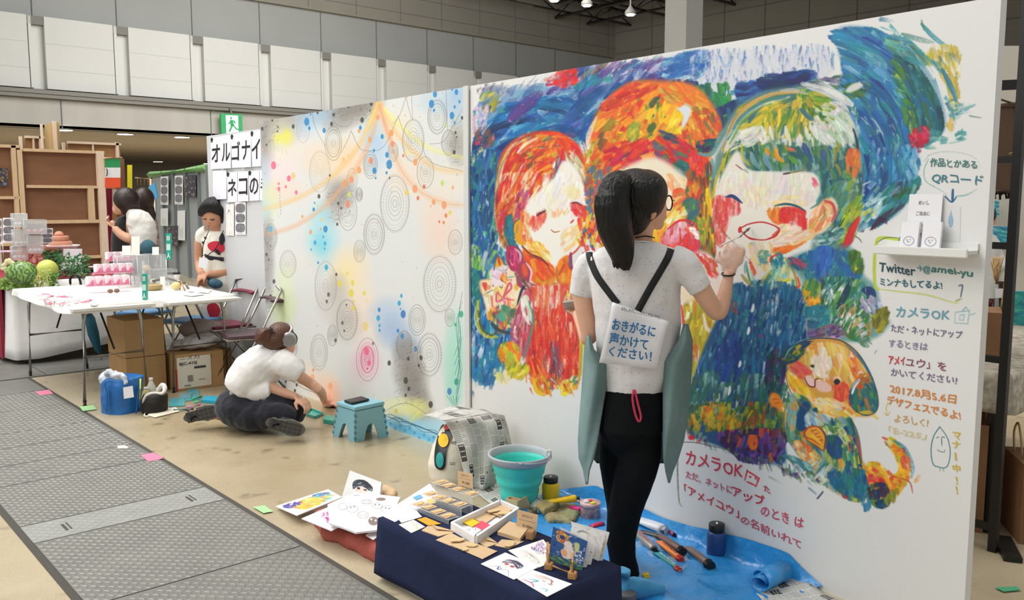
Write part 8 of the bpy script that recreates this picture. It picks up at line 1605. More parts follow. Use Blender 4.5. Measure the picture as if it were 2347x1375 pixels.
for i in range(34):
    u,v=rr.random(),rr.random();x=92+u*118+v*10;y=673+v*24+u*4
    if i%3==0:bm=B();lathe(bm,[(.022,0),(.022,.004),(.012,.012)],on(x,y),10);nm_,lb='hair_clip','small pale pink round accessory laid out at the left end of the white tables'
    else:
        bm=B();p=on(x,y);a=rr.random()*3;d=Vector((math.cos(a),math.sin(a),0))*.03;n=Vector((-d.y,d.x,0))*.4;prism(bm,[p-d-n,p+d-n,p+d+n,p-d+n],(0,0,.006));nm_,lb='hair_clip','small pale pink bar accessory laid out at the left end of the white tables'
    o=solo(nm_,bm,[pkm if i%4==1 else mat('pale_pink','f0c8cc',.5) if i%2 else wh],lb,'accessory','pink accessories laid out on the white tables')
def cell(c,s,h,name,label,cat,m=acr,g=None,rot=-.1):
    "clear box with edges"
    t=thing(name,label,cat,c,rot,g);sx,sy=s
    for dx,dy,wx,wy in ((0,-sy/2,sx,.004),(0,sy/2,sx,.004),(-sx/2,0,.004,sy),(sx/2,0,.004,sy)):
        bm=B();box(bm,(dx,dy,h/2),(wx,wy,h));obj('pane',bm,m,t,local=True)
    bm=B();box(bm,(0,0,h),(sx,sy,.004));obj('lid',bm,m,t,local=True)
    e=B()
    for dx in (-sx/2,sx/2):
        for dy in (-sy/2,sy/2):tube(e,[(dx,dy,0),(dx,dy,h)],.003,4)
    tube(e,[(-sx/2,-sy/2,h),(sx/2,-sy/2,h),(sx/2,sy/2,h),(-sx/2,sy/2,h)],.003,4,closed=True);obj('edge',e,acre,t,local=True);return t
nm3=('front','middle','back')
for j,(x,y,w,z) in enumerate(((248,668,.34,.06),(262,660,.32,.14),(284,650,.3,.22))):
    c=on(x,y);t=thing('display_step','clear %s step of the pink accessory display'%nm3[j],'stand',c,-.1,'steps of the pink display');bm=B();box(bm,(0,0,z-.005),(w,.09,.008));obj('shelf',bm,mat('pink_acrylic','f0a0b8',.3,alpha=.75),t,local=True);bm=B();box(bm,(-w/2,0,z/2),(.006,.09,z-.01));box(bm,(w/2,0,z/2),(.006,.09,z-.01));obj('side_panel',bm,acr,t,local=True)
    for k in range(5):
        x0=-w/2+.035+k*(w-.07)/4;q=Matrix.Rotation(-.1,3,'Z')@Vector((x0,0,z));bm=B();box(bm,c+q+Vector((0,0,.038)),(.05,.05,.07),rz(.3),.004);t2=solo('pyramid_box',bm,mat('pink_white','f8e4ea',.45),'white and pink box, %s from the left on the %s step of the pink display'%(('first','second','third','fourth','fifth')[k],nm3[j]),'box','boxes on the pink display')
        bm=B();p=c+q;prism(bm,[p+Vector((-.026,-.028,.004)),p+Vector((.026,-.028,.004)),p+Vector((.02,-.028,.045))],(0,.002,0));obj('pink_face',bm,mat('hot_pink','ea78a0',.5),t2)
for x,y,s,h,l in ((303,655,(.26,.16),.266,'clear case with a grey shell ornament at the back of the white tables'),(345,654,(.24,.16),.277,'clear case with a cream rose ornament, right of the shell case'),(375,650,(.2,.16),.13,'low clear case next to the coffee cups')):cell(on(x,y),s,h,'display_case',l,'case',g='clear display cases')
for x,y,z,r,m,l in ((300,655,.13,.045,mat('shell_grey','8e8578',.7,bump=1,bs=30),'rough grey shell ornament in the left clear case'),(338,655,.16,.036,mat('rose_cream','d8caa0',.6,bump=1,bs=30),'cream rose ornament in the middle clear case'),(352,655,.04,.03,mat('bell_white','eae2cc',.5),'small white bell in the middle clear case')):
    bm=B();ell(bm,on(x,y)+Vector((0,0,z)),(r,r*.8,r*.8));tube(bm,[on(x,y),on(x,y)+Vector((0,0,z))],.008,6);solo('ornament',bm,m,l,'ornament',smooth=True)
def standee(x0,x1,yb,yt,z,name,label,cat,m,lean=.02,th=.004):
    A=fl(x0,yb,z);dp=A.dot(FH);P=[A,K(x1,yb,dp),K(x1,yt,dp+lean),K(x0,yt,dp+lean)];P[1].z=z;return board(P,th),P
for x0,x1,yb,yt,l,tx in ((326,336,687,628,'teal label box with a character, standing at the front edge of the white tables','目'),(381,392,595,535,'tall teal label box standing behind the clear cases','人')):
    A=on(x0,yb) if yb>650 else on(x0,655);dp=A.dot(FH);P=[K(x0,yb,dp),K(x1,yb,dp),K(x1-1,yt,dp),K(x0-1,yt,dp)]
    t=thing('label_box',l,'box',P[0]);gmt=mat('teal_label','18a48c',.4);P2=[p.copy() for p in P]
    if yb<650:bm=B();tube(bm,[Vector((P[0].x,P[0].y,ZT)),P[0]],.006,6);obj('stand_rod',bm,acre,t)
    obj('box_body',board(P,.03),[gmt,mat('teal_side','e4f4f0',.4)],t);obj('label_panel',board([bil(P,.08,.36)-FH*.002,bil(P,.92,.36)-FH*.002,bil(P,.92,.6)-FH*.002,bil(P,.08,.6)-FH*.002],.0008),[mat('teal_pale','bfe6dc',.4)]*2,t)
    text('日',[bil(P,.25,.74),bil(P,.75,.74),bil(P,.75,.9),bil(P,.25,.9)],wh,t,off=.002,bold=.0015);text('人',[bil(P,.15,.06),bil(P,.85,.06),bil(P,.85,.26),bil(P,.15,.26)],wh,t,off=.002,bold=.0015)
for x0,x1,yb,yt,z,l in ((367,378,664,634,ZT,'cream card standing by the straw basket'),(280,300,585,563,1.022,'white price card on the left clear case'),(301,320,585,542,1.022,'taller cream price card on the left clear case'),(349,364,584,566,1.032,'tilted white card on the middle clear case'),(322,331,640,598,ZT,'slanting white tag behind the front teal box')):
    bm,P=standee(x0,x1,yb,yt,z,'','','',ppr);o=obj('price_card',bm,[mat('cream_paper','f2ece0',.7)]*2);tag(o,l,'card','price cards on the white tables');recenter(o)
bm=B();c=on(352,664);lathe(bm,[(.06,0),(.075,.04),(.055,.05),(.05,.02)],c,20);o=solo('straw_basket',bm,mat('straw','c8b07c',.8,bump=1,bs=60,stretch=(1,1,8)),'coiled straw basket right of the front teal box','basket',smooth=True)
for x,y,r,c_,l in ((404,664,.042,'f0dc98','pale yellow spool of yarn on the white tables'),(253,672,.022,'8a6a5a','left of two small brown-centred buttons on the white tables'),(268,671,.022,'8a6a5a','right of two small brown-centred buttons on the white tables')):
    bm=B();ell(bm,on(x,y)+Vector((0,0,r*.8)),(r,r,r*.8));solo('yarn_spool' if r>.03 else 'round_button',bm,mat('yn'+c_,c_,.8,bump=1,bs=50,stretch=(1,1,6)),l,'spool' if r>.03 else 'button',smooth=True)
for x,l in ((394,'left white coffee cup with a dark lid behind the spool'),(405,'right white coffee cup with a dark lid behind the spool')):
    c=on(x,650);t=thing('coffee_cup',l,'cup',c,group='coffee cups on the white tables');bm=B();lathe(bm,[(.024,0),(.034,.09)],c,14);obj('cup_body',bm,wh,t,True);bm=B();lathe(bm,[(.036,.088),(.036,.098),(.03,.106)],c,14);obj('lid',bm,mat('cup_lid','2a2626',.5),t,True)
bm=B();tube(bm,[on(412,664),on(416,664)+Vector((0,0,.07)),on(424,666)],.006,5);tube(bm,[on(416,664)+Vector((0,0,.07)),on(421,660)],.006,5);solo('mini_easel',bm,wood_m,'tiny wooden easel beside the yellow spool','easel')
for q,l in (([(418,676),(440,679),(470,675),(448,670)],'white paper near the right corner of the white tables'),([(430,668),(478,672),(486,664),(440,660)],'larger white paper behind, in front of the woman')):slab(q,.003,ppr,'paper_sheet',l,'paper','papers on the white tables',ZT+.002)
# vegetables and flowers
def sphere(x,y,z,r,m,name,label,cat,s=(1,1,1),wr=0):
    bm=B();v=ell(bm,fl(x,y,ZV)+Vector((0,0,z)),(r*s[0],r*s[1],r*s[2]))
    if wr:
        for q in v:q.co+=(q.co-fl(x,y,ZV)-Vector((0,0,z))).normalized()*wr*math.sin(q.co.x*90+q.co.z*60)
    return solo(name,bm,m,label,cat,smooth=True)
melon=mat('watermelon_rind','3a6a2c',.45);nt=melon.node_tree;w=nt.nodes.new('ShaderNodeTexWave');w.inputs['Scale'].default_value=7;w.inputs['Distortion'].default_value=14;w.inputs['Detail Scale'].default_value=2;rp=nt.nodes.new('ShaderNodeValToRGB');rp.color_ramp.elements[0].color=lin('2f5a26')+(1,);rp.color_ramp.elements[1].color=lin('8aa858')+(1,);tc=nt.nodes.new('ShaderNodeTexCoord');nt.links.new(tc.outputs['Object'],w.inputs[0]);nt.links.new(w.outputs[0],rp.inputs[0]);nt.links.new(rp.outputs[0],nt.nodes['Principled BSDF'].inputs['Base Color'])
t=thing('watermelon','carved watermelon with a peeled cream face, lying in greenery','melon',fl(48,650,ZV));bm=B();eld(bm,fl(50,650,ZV)+Vector((0,0,.1)),.135,.11,.1,-8);obj('rind',bm,melon,t,True)
for k in range(9):
    bm=B();a=k*.7;eld(bm,fl(33,636,ZV)+Vector((0,0,.11))+R_*(.03*math.cos(a)*1.6+.01)+ZU*.05*math.sin(a)-FH*.09,.035,.012,.022,a*50);obj('carved_petal',bm,mat('melon_cream','ece4b8',.5,col2='c8d890',vs=20),t,True)
sphere(110,640,.09,.095,mat('pomelo','c8cc62',.5,var=.08,vs=9,bump=.3,bs=40),'melon','yellow-green melon right of the carved watermelon','melon')
def bloom(x,y,dep,r,m,name,label,n=16,m2=None):
    c=K(x,y,dep);t=thing(name,label,'flower',c);bm=B();eld(bm,c,r*.45,r*.4,r*.45);obj('flower_heart',bm,m2 or m,t,True)
    for k in range(n):
        a=k*2.4;q=r*(.35+.55*k/n);p=c+R_*math.cos(a)*q+ZU*math.sin(a)*q-FH*(r*.6*(1-k/n));bm=B();eld(bm,p,r*.34,r*.12,r*.2,-math.degrees(a));obj('petal',bm,m,t,True)
    return t
bloom(85,583,8.85,.12,mat('carved_pink','e89a8c',.6,col2='f4c8b8',vs=30),'carved_flower','large pink flower carved from a melon',18,mat('carved_deep','d8685c',.6))
bloom(55,585,8.8,.05,mat('carrot_orange','f0822a',.6),'carved_flower','small orange carved carrot flower, lower',10);bloom(57,568,8.8,.035,mat('carrot_orange','f0822a',.6),'carved_flower','small orange carved carrot flower on top',8)
def leaves(region,n,cols,name,label,dep,s=.02,seed=1):
    r=random.Random(seed);mats=[mat('lf'+c,c,.6) for c in cols];bm=B()
    for i in range(n):
        x=region[0]+(region[2]-region[0])*r.random();y=region[1]+(region[3]-region[1])*r.random();p=K(x,y,dep+r.uniform(-.12,.12));a=r.random()*6.3;b=r.uniform(-1,1)
        u=(R_*math.cos(a)+ZU*math.sin(a)).normalized()*s*r.uniform(.6,1.4);v=(u.cross(FH).normalized()*math.cos(b)+FH*math.sin(b)).normalized()*s*.45
        f_=bm.faces.new([bm.verts.new(p-u),bm.verts.new(p+v),bm.verts.new(p+u),bm.verts.new(p-v)]);f_.material_index=r.randrange(len(mats))
    for k in range(n//14):
        x=region[0]+(region[2]-region[0])*r.random();tube(bm,[K((region[0]+region[2])/2,region[3],dep),K(x,region[1]+(region[3]-region[1])*.3*r.random(),dep)],.003,4)
    t=obj(name,bm,mats);tag(t,label,'greenery',kind='stuff');return recenter(t)
leaves((100,572,140,615),150,('3a6a3a','2f5a30','5a8a48'),'foliage','dark green leaves behind the green melon',8.5,.028,1);leaves((135,582,205,640),240,('4a7a48','5f9058','3a6a3c'),'foliage','airy green sprays right of the melon',8.4,.022,2);leaves((0,635,75,662),260,('7fa048','9ab85a','3f7048'),'foliage','leafy greens at the left edge of the vegetable table',7.9,.03,3);leaves((60,618,118,662),260,('c8d47a','dde08c','a8bc5a'),'foliage','pale yellow-green lacy flowers in front of the melon',7.95,.014,4);leaves((110,625,135,655),90,('5a8a38','7aa048'),'foliage','green leaves at the foot of the melon',8.0,.018,5)
# cake stand, loaves, clear pastry boxes
c=K(140,580,9.25);c.z=ZV;zt_=K(140,566,9.25).z;t=thing('cake_stand','wide white pedestal plate carrying a stacked pink cake','stand',c);bm=B();lathe(bm,[(.08,0),(.03,.02),(.025,zt_-ZV-.02),(.15,zt_-ZV-.01),(.19,zt_-ZV+.015),(.185,zt_-ZV+.02),(.14,zt_-ZV)],c,28);obj('plate',bm,wh,t,True)
z0=zt_+.008
for i,(r,h,dx) in enumerate(((.115,.055,0),(.095,.055,-.01),(.05,.05,-.01))):
    bm=B();lathe(bm,[(r*.95,0),(r,.01),(r*.98,h-.01),(r*.9,h)] if i<2 else [(r,0),(r*.95,.02),(r*.5,.045),(.0,.05)],Vector((c.x+dx,c.y,z0)),20);solo('cake_tier',bm,mat('cake_pink','cf9076',.7,var=.06,vs=30),('bottom tier of the pink cake','middle tier of the pink cake','rounded pink top of the cake')[i],'cake','tiers of the pink cake',True);z0+=h
for x,y,w,h,l in ((45,505,.13,.14,'clear pastry box, topmost left'),(48,545,.14,.17,'clear pastry box below the topmost left one'),(80,520,.2,.15,'wide clear pastry box with pink sweets, upper right'),(80,560,.14,.18,'clear pastry box with white meringues, lower right'),(45,580,.14,.14,'clear pastry box at the bottom left of the stack')):
    p=K(x,y+h*112,8.75);p=Vector((p.x,p.y,max(ZV,p.z)));cell(p,(w,.13),h*.96,'pastry_box',l,'box',mat('pastry_plastic','e8ecec',.1,alpha=.3),'clear stacked pastry boxes')
    r=random.Random(int(x*y));mm=wh if x<60 or y>540 else mat('pale_pink2','f0b0b8',.6)
    for k in range(3):bm=B();ell(bm,p+Vector(((k-1)*w*.28,-.02,.03)),(.022,.022,.02));solo('pastry',bm,mm,('left','middle','right')[k]+' sweet inside the '+l,'pastry','sweets in the pastry boxes',True)
bm=B();p=K(27,590,9.1);lathe(bm,[(.06,-.12),(.02,-.1),(.02,0),(.13,.01),(.13,.02)],p+Vector((0,0,.05)),20);solo('pink_stand',bm,mat('lilac_plate','d8b8cc',.5),'pale lilac pedestal plate at the left edge','stand',smooth=True)
for x0,x1,yt,yb,k,l in ((-6,4,501,560,'grid','white price sheet at the extreme left edge'),(6,34,499,557,'grid','white sheet with four dark photographs behind the pastry boxes'),(94,121,523,558,'grid','cream sheet with round photographs left of the pink cake'),(145,188,570,620,'pale','white box panel behind the green sprays')):
    P=[K(x0,yb,8.95),K(x1,yb,8.95),K(x1,yt,8.95),K(x0,yt,8.95)];t=thing('info_sheet',l,'sheet',P[0],group='sheets propped on the vegetable table');obj('sheet',board(P,.004),[pm(k) if k=='grid' else ppr,ppr],t);bm=B();tube(bm,[Vector((P[0].x,P[0].y,ZV)),P[0]+ZU*.02],.006,6);obj('prop',bm,acre,t)
bm=B();box(bm,K(210,622,8.9),(.5,.3,.05),rz(-.2));a=solo('laptop',bm,blackp,'flat black device lying at the back right of the vegetable table','device');a.location.z=.77
# umbrella hooked on the table edge
H0=fl(172,655,.78);t=thing('umbrella','closed teal umbrella with a curved black handle hanging from the table','umbrella',fl(234,826));dp=8.15
bm=B();tube(bm,smooth_path([K(162,655,dp),K(161,640,dp),K(168,631,dp),K(178,632,dp),K(184,645,dp),K(190,680,dp),K(200,712,dp)],3),.011,8);obj('handle',bm,blackp,t)
bm=B();P=[K(198,700,dp),K(206,730,dp),K(214,765,dp),K(224,800,dp),K(230,812,dp)];tube(bm,P,[.03,.045,.05,.03,.012],12);obj('canopy',bm,mat('umbrella_teal','14566a',.6,bump=.6,bs=20,stretch=(8,8,1)),t);bm=B();tube(bm,[K(229,810,dp),K(233,824,dp)],.005,6);obj('tip',bm,steel,t)
# cardboard boxes
cb=mat('cardboard','b08a5a',.8,var=.05,vs=6);cb2=mat('cardboard_dark','8f6c44',.85)
def carton(x,y,z,sx,sy,h,label,m=cb,g='plain brown cartons',rot=0):
    t=thing('cardboard_box',label,'box',(x,y,z),rot,g);bm=B();box(bm,(0,0,h/2),(sx,sy,h-.004));obj('box_body',bm,m,t,local=True)
    for s in (-1,1):bm=B();box(bm,(0,s*(sy/4+.001),h),(sx-.002,sy/2-.004,.005));obj('flap',bm,m,t,local=True)
    bm=B();box(bm,(0,-sy/2-.001,h*.55),(.05,.002,h*.9));obj('packing_tape',bm,mat('brown_tape','a98454',.4),t,local=True);return t
carton(2.31,7.17,0,.3,.42,.285,'plain brown carton at the bottom of the two-box stack');carton(2.31,7.18,.29,.3,.42,.29,'plain brown carton on top of the two-box stack')
tb=carton(2.69,7.0,0,.39,.3,.29,'white-printed box with BJC lettering, flaps open, under the right table',cb,None)
P=[Vector((2.505,6.846,.02)),Vector((2.78,6.846,.02)),Vector((2.78,6.846,.27)),Vector((2.505,6.846,.27))]
obj('white_panel',board(P,.002),[mat('box_white','dcd2c0',.7)]*2,tb);obj('red_stripe',board([Vector((2.495,6.845,.005)),Vector((2.507,6.845,.005)),Vector((2.507,6.845,.18)),Vector((2.495,6.845,.18))],.001),[mat('box_red','b82c34',.6)]*2,tb)
text('BJC-410J',[bil(P,.08,.72),bil(P,.58,.72),bil(P,.58,.84),bil(P,.08,.84)],inkb,tb,off=.002,bold=.001);text('↑',[bil(P,.98,.86),bil(P,1.04,.86),bil(P,1.04,1.02),bil(P,.98,1.02)],inkb,tb,off=.004);text('ニズ力',[bil(P,.1,.92),bil(P,.66,.92),bil(P,.66,1.04),bil(P,.1,1.04)],inkb,tb,off=.003)
for u0,u1,v0,v1 in ((.5,.84,.6,.67),(.3,.45,.2,.4),(.62,.8,.22,.24),(.2,.38,.06,.1)):
    obj('printed_mark' if v0!=.6 else 'hand_hole',board([bil(P,u0,v0)-Vector((0,.003,0)),bil(P,u1,v0)-Vector((0,.003,0)),bil(P,u1,v1)-Vector((0,.003,0)),bil(P,u0,v1)-Vector((0,.003,0))],.0005),[inkb if v0==.6 else mat('print_grey','8a8078',.7)]*2,tb)
carton(2.98,7.3,0,.22,.3,.24,'small brown carton half hidden behind the white-printed box',cb2)
pbm=mat('poly_bag','d4d0cc',.2,alpha=.75,bump=1,bs=18,dist=.03,spec=.8)
f=Fig(7.05)
for e_,l in (((455,782,.05,52,.16,16,-8),'crumpled translucent plastic bag on the white-printed box'),((408,790,-.02,17,.08,13,0),'small tied white plastic bag at the left end of the same box')):
    bm=B();f.e(bm,*e_);o=blob('plastic_bag',bm,.014,pbm,None,1,.05,8.);tag(o,l,'bag','plastic bags on the box');recenter(o)
bm=B();f.e(bm,460,752,.3,50,.2,22);o=blob('grey_cloth',bm,.014,mat('taupe_cloth','9a8f88',.9,bump=.5,bs=8),None,2,.04,7.);tag(o,'heap of taupe-grey cloth behind the plastic bags under the table','cloth');recenter(o)
bm=B();f2=Fig(10.2);f2.e(bm,122,817,-1.,24,.15,14);o=blob('plastic_bag',bm,.016,pbm,None,1,.05,8.);tag(o,'grey plastic bag on the floor under the long white cloth','bag');recenter(o)
for i,(x,y,c_) in enumerate(((250,760,'c8bcb8'),(268,768,'b07880'),(240,785,'d0ccc8'))):
    bm=B();f3=Fig(9.3);f3.e(bm,x,y+18,0,14,.12,11);o=blob('packed_bag',bm,.016,mat('pk'+c_,c_,.8),None,2,.04,8.);tag(o,('pale','dull pink','light grey')[i]+' bundle on the floor behind the table legs','bag');recenter(o);o.location.z=.002
# folding chairs
def fchair(c,a,m,label,g,back=True):
    t=thing('folding_chair',label,'chair',c,a,g)
    bm=B();box(bm,(0,0,.44),(.38,.36,.025),bev=.01);obj('seat',bm,m,t,local=True)
    bm=B();tube(bm,[(-.2,-.19,.425),(.2,-.19,.425),(.2,.19,.425),(-.2,.19,.425)],.009,6,closed=True);obj('seat_frame',bm,steel,t,local=True)
    for s in (-.21,.21):
        bm=B();tube(bm,[(s,-.24,0),(s,.05,.44),(s,.24,.8)],.011,6);obj('leg',bm,steel,t,local=True);bm=B();tube(bm,[(s*.9,.26,0),(s*.9,-.1,.43)],.011,6);obj('leg',bm,steel,t,local=True)
    bm=B();tube(bm,[(-.19,.26,.02),(.19,.26,.02)],.009,6);obj('stretcher',bm,steel,t,local=True);bm=B();tube(bm,[(-.21,.24,.8),(0,.25,.83),(.21,.24,.8)],.011,6);obj('top_rail',bm,steel,t,local=True)
    if back:bm=B();tube(bm,smooth_path([(-.19,.225,.71),(-.1,.25,.72),(.1,.25,.72),(.19,.225,.71)],2),.07,8,flat=.2);o=obj('backrest',bm,m,t,local=True)
    return t
blu=mat('blue_vinyl','5f98c8',.45);brv=mat('brown_vinyl','5a4248',.45);mrv=mat('maroon_vinyl','7a1f38',.45)
fchair((2.86,8.6,0),2.2,blu,'blue folding chair farther left behind the white tables','blue folding chairs');fchair((3.0,7.75,0),1.9,blu,'blue folding chair just behind the white-printed box','blue folding chairs')
fchair((2.98,6.62,0),-1.75,brv,'brown folding chair against the white wall, nearest the seated person','brown folding chairs');fchair((3.07,7.25,0),-1.5,mrv,'maroon folding chair between the white tables and the white wall','brown folding chairs')
# ================= BOOTHS BEHIND
ply=mat('plywood','80573a',.7,var=.12,vs=2.5,stretch=(1,1,3));pine=mat('pine','d2b48c',.65,var=.08,vs=6,stretch=(6,6,.8));pine2=mat('pine_pale','e4cdb4',.6,var=.05,vs=6);YB=11.
def yb(x,y,Y=YB):return ony(x,y,Y)
t=thing('wooden_booth','brown plywood booth wall framed with pale pine battens','booth',(yb(140,450).x,YB,0))
for x0,x1,y0 in ((-12,46,330),(52,238,345)):
    a,b=yb(x0,y0),yb(x1,y0);bm=B();box(bm,((a.x+b.x)/2,YB+.02,a.z/2),(b.x-a.x,.02,a.z));obj('plywood_panel',bm,ply,t)
def batten(x0,y0,x1,y1,w,m=pine,Y=YB-.02,dp=.05,par=None):
    a,b=yb(x0,y0,Y),yb(x1,y1,Y);bm=B();k=Y/(FPX*.85)*w
    if abs(x1-x0)>abs(y1-y0):box(bm,(a+b)/2,((b-a).length,dp,k),Matrix.Rotation(0,3,'Z'))
    else:box(bm,(a+b)/2,(k,dp,abs(a.z-b.z)))
    return obj('batten',bm,m,par or t)
for q in ((-10,334,46,336,5),(52,344,238,349,5),(60,428,230,428,5),(60,508,230,508,6),(60,591,232,591,5),(0,453,48,453,5),(0,560,48,560,5)):batten(*q)
batten(41,334,41,700,7);batten(53,344,56,700,8);batten(209,430,209,508,10);batten(237,348,237,700,11,pine2,YB-.04,.09)
t=thing('booth_poster','dark poster with a gold glow pinned to the left plywood panel','poster',yb(-5,427));P=[yb(-8,426,YB-.03),yb(18,427,YB-.03),yb(18,386,YB-.03),yb(-8,384,YB-.03)];obj('sheet',board(P,.003),[pm('dark'),ppr],t)
for x0,x1,y0,y1,l in ((57,102,313,343,'low pine frame rising behind the plywood booth'),(155,276,327,364,'long pine frame behind the booth, above the flag')):
    t=thing('pine_frame',l,'frame',(yb(x0,y1,11.6).x,11.6,0),group='pine frames behind the booth');a,b=yb(x0,y0,11.6),yb(x1,y0,11.6);bm=B();box(bm,((a.x+b.x)/2,11.62,a.z/2),(b.x-a.x,.02,a.z));obj('plywood_panel',bm,mat('ply_pale','a87c50',.7,var=.08,vs=3),t)
    batten(x0,y0,x1,y0+3,4,pine2,11.58,.05,t);batten(x0,y0,x0,y1+300,4,pine2,11.58,.05,t);batten(x1,y0,x1,y1+300,5,pine2,11.58,.05,t);batten((x0+x1)/2,y0,(x0+x1)/2,y1+100,2.5,pine2,11.58,.04,t)
t=thing('ply_board','tall pale plywood board standing up behind the booth','board',(yb(120,300,11.4).x,11.4,0));P=[yb(103,600,11.4)*1,yb(137,600,11.4)*1,yb(137,279,11.4),yb(103,285,11.4)];obj('board_face',board(P,.02),[mat('ply_yellow','c8ac78',.7)]*2,t);batten(138,278,138,760,5,pine2,11.38,.06,t);batten(104,285,104,600,2.5,pine2,11.38,.06,t)
# flag, posters and pole beyond the booth
t=thing('flag','green, white and orange-red banner hung on the booth end','flag',yb(240,430,10.9))
for k,(c_,y0,y1) in enumerate((('2f9a58',364,384),('f0eeec',384,407),('f05a30',407,430))):P=[yb(241,y1,10.9),yb(276,y1,10.9),yb(276,y0,10.9),yb(241,y0,10.9)];obj('stripe',board(P,.004),[mat('fl'+c_,c_,.8)]*2,t)
bm=B();tube(bm,[yb(243+1.5*math.cos(a)*2,395+9*math.sin(a),10.88) for a in [-1.4+k*.28 for k in range(11)]],.006,4);obj('ring_mark',bm,inkb,t);bm=B();tube(bm,[yb(238,363,10.9),yb(280,362,10.9)],.012,5);obj('rod',bm,pine,t)
t=thing('booth_post','brown upright post beside the flag','post',(yb(283,500,11.2).x,11.2,0));batten(283,364,283,735,12,ply,11.2,.1,t)
def sheetY(x0,x1,y0,y1,Y,m,name,label,cat,g=None):
    P=[yb(x0,y1,Y),yb(x1,y1,Y),yb(x1,y0,Y),yb(x0,y0,Y)];o=obj(name,board(P,.006),[m,ppr]);tag(o,label,cat,g);return recenter(o)
t=sheetY(292,303,378,442,11.1,mat('yellow_poster','f0e020',.7),'hanging_poster','tall yellow and white hanging poster by the brown post','poster');sheetY(241,257,432,738,11.3,mat('wine_cloth','8c1c38',.8),'curtain','dark red cloth hanging below the flag','cloth');sheetY(258,275,434,480,11.2,mat('lace_cream','d8ccb8',.8),'hanging_cloth','cream cloth hanging next to the dark red one','cloth')
bm=B();tube(bm,[K(310,408,11),K(345,410,11)],.012,6)
for k in range(4):tube(bm,[K(315+k*8,408,11),K(315+k*8,425,11)],.004,4)
tube(bm,[K(345,410,11),Vector((K(345,410,11).x,K(345,410,11).y,0))],.015,6);solo('garment_rail',bm,pine,'thin rail with hooks behind the visitors','rail')
P=[K(347,462,9.8),K(362,452,9.8),K(354,418,9.8),K(340,428,9.8)];t=thing('blue_panel','tilted blue and white panel beside the grey booth','panel',Vector((P[0].x,P[0].y,0)));obj('face',board(P,.02),[mat('panel_blue','4f9ecb',.6),ppr],t);bm=B();tube(bm,[P[0]+(P[1]-P[0])*.5,Vector((P[0].x,P[0].y,0))],.015,6);obj('pole',bm,steel,t)
# grey metal-panel booth and its posters
G0=Vector((6.2,14.2,0));G1=Vector((7.35,22.2,0));gd_=(G1-G0).normalized();gn=Vector((-gd_.y,gd_.x,0));gn=gn if gn.x<0 else -gn
def og(x,y,o=0.):return onpl(x,y,G0,gn)+gn*o
gp=mat('grey_panel','a6aaaa',.5,.2);t=thing('grey_booth','grey metal-panelled booth wall edged with green tape','booth',G0)
xs_=[352,380,406,434,462,484]
for i in range(5):
    a,b=og(xs_[i]+1,500),og(xs_[i+1]-1,500);a.z=b.z=0;h=2.1;bm=B();q=[a,b,b+ZU*h,a+ZU*h];bm2=board(q,.04,gn);bm.free();obj('metal_panel',bm2,[gp,gp],t)
    bm=B();box(bm,b+ZU*1.07+gn*.02,(.07,.07,2.14),rz(math.atan2(gd_.y,gd_.x)));obj('post',bm,mat('post_grey','8a8f90',.4,.5),t)
bm=B();a,b=og(350,500),og(482,500);a.z=b.z=2.1;tube(bm,[a+gn*.03,b+gn*.03],.07,4);obj('tape_edge',bm,mat('painter_tape','8fc47a',.7),t)
for i,(x0,x1,y0,y1,k,l) in enumerate(((377,394,405,469,'grid','tall white poster with four pictures, leftmost on the grey booth'),(410,428,403,468,'grid','tall white poster with two grey pictures, second on the grey booth'),(434,459,402,452,'photo','dark photograph of flowers with a white border, upper right of the grey booth'),(377,393,478,517,'herb','small cream print with dried stems, lower left of the grey booth'),(416,433,483,550,'herb','tall print of plants, lower middle of the grey booth'),(394,418,518,563,'photo','dark photograph propped low on the grey booth'))):
    P=[og(x0,y1,.08),og(x1,y1+1,.08),og(x1,y0-1,.08),og(x0,y0,.08)];o=obj('poster',board(P,.01),[pm(k),ppr]);tag(o,l,'poster','posters on the grey booth');recenter(o)
# white partition: paper letters and leaflets
def ow(x,y,o=0.):return onx(x,y,3.3-o)
nn=Vector((-1,0,0));bk=mat('letter_black','17171a',.6);pl_=mat('letter_paper','eceaf2',.65)
def letter(x0,x1,i,ch,y0=316,y1=388,l=''):
    sl=lambda x,y:y-(x-483)*(.165 if y<350 else .06)
    P=[ow(x0,sl(x0,y1),.012+.01*(i%2)),ow(x1,sl(x1,y1),.012+.01*(i%2)),ow(x1,sl(x1,y0),.01),ow(x0,sl(x0,y0),.01)]
    t=thing('letter_sheet',l or 'white paper sheet with the black character '+ch,'sheet',P[0]);obj('paper',board(P,.002,nn),[pl_,pl_],t)
    if ch:text(ch,[bil(P,.12,.22),bil(P,.92,.22),bil(P,.92,.76),bil(P,.12,.76)],bk,t,off=.002,bold=.0025,nrm=nn)
    if i%2==0 and ch:
        for du,dv,r in ((.12,.9,.05),(.04,.95,.025),(.1,.975,.025),(.17,.97,.025),(.22,.94,.025)):
            bm=B();c=bil(P,du,dv)+nn*.003;bm.faces.new([bm.verts.new(c+Vector((0,math.cos(a)*r*.4,math.sin(a)*r*.3))) for a in [k*.9 for k in range(7)]]);obj('paw_print',bm,bk,t)
od=('first','second','third','fourth','fifth')
for i,ch in enumerate('オルゴナイ'):letter(483+i*23,506+i*23,i,ch,l='white sheet with a black katakana, %s from the left in the top row'%od[i])
letter(488,519,9,'',392,458,'blank white paper sheet at the left of the second row')
for i,ch in enumerate('ネコの手'):letter(520+i*25,544+i*25,i,ch,397,466,'white sheet with a black character, %s lettered one in the second row'%od[i])
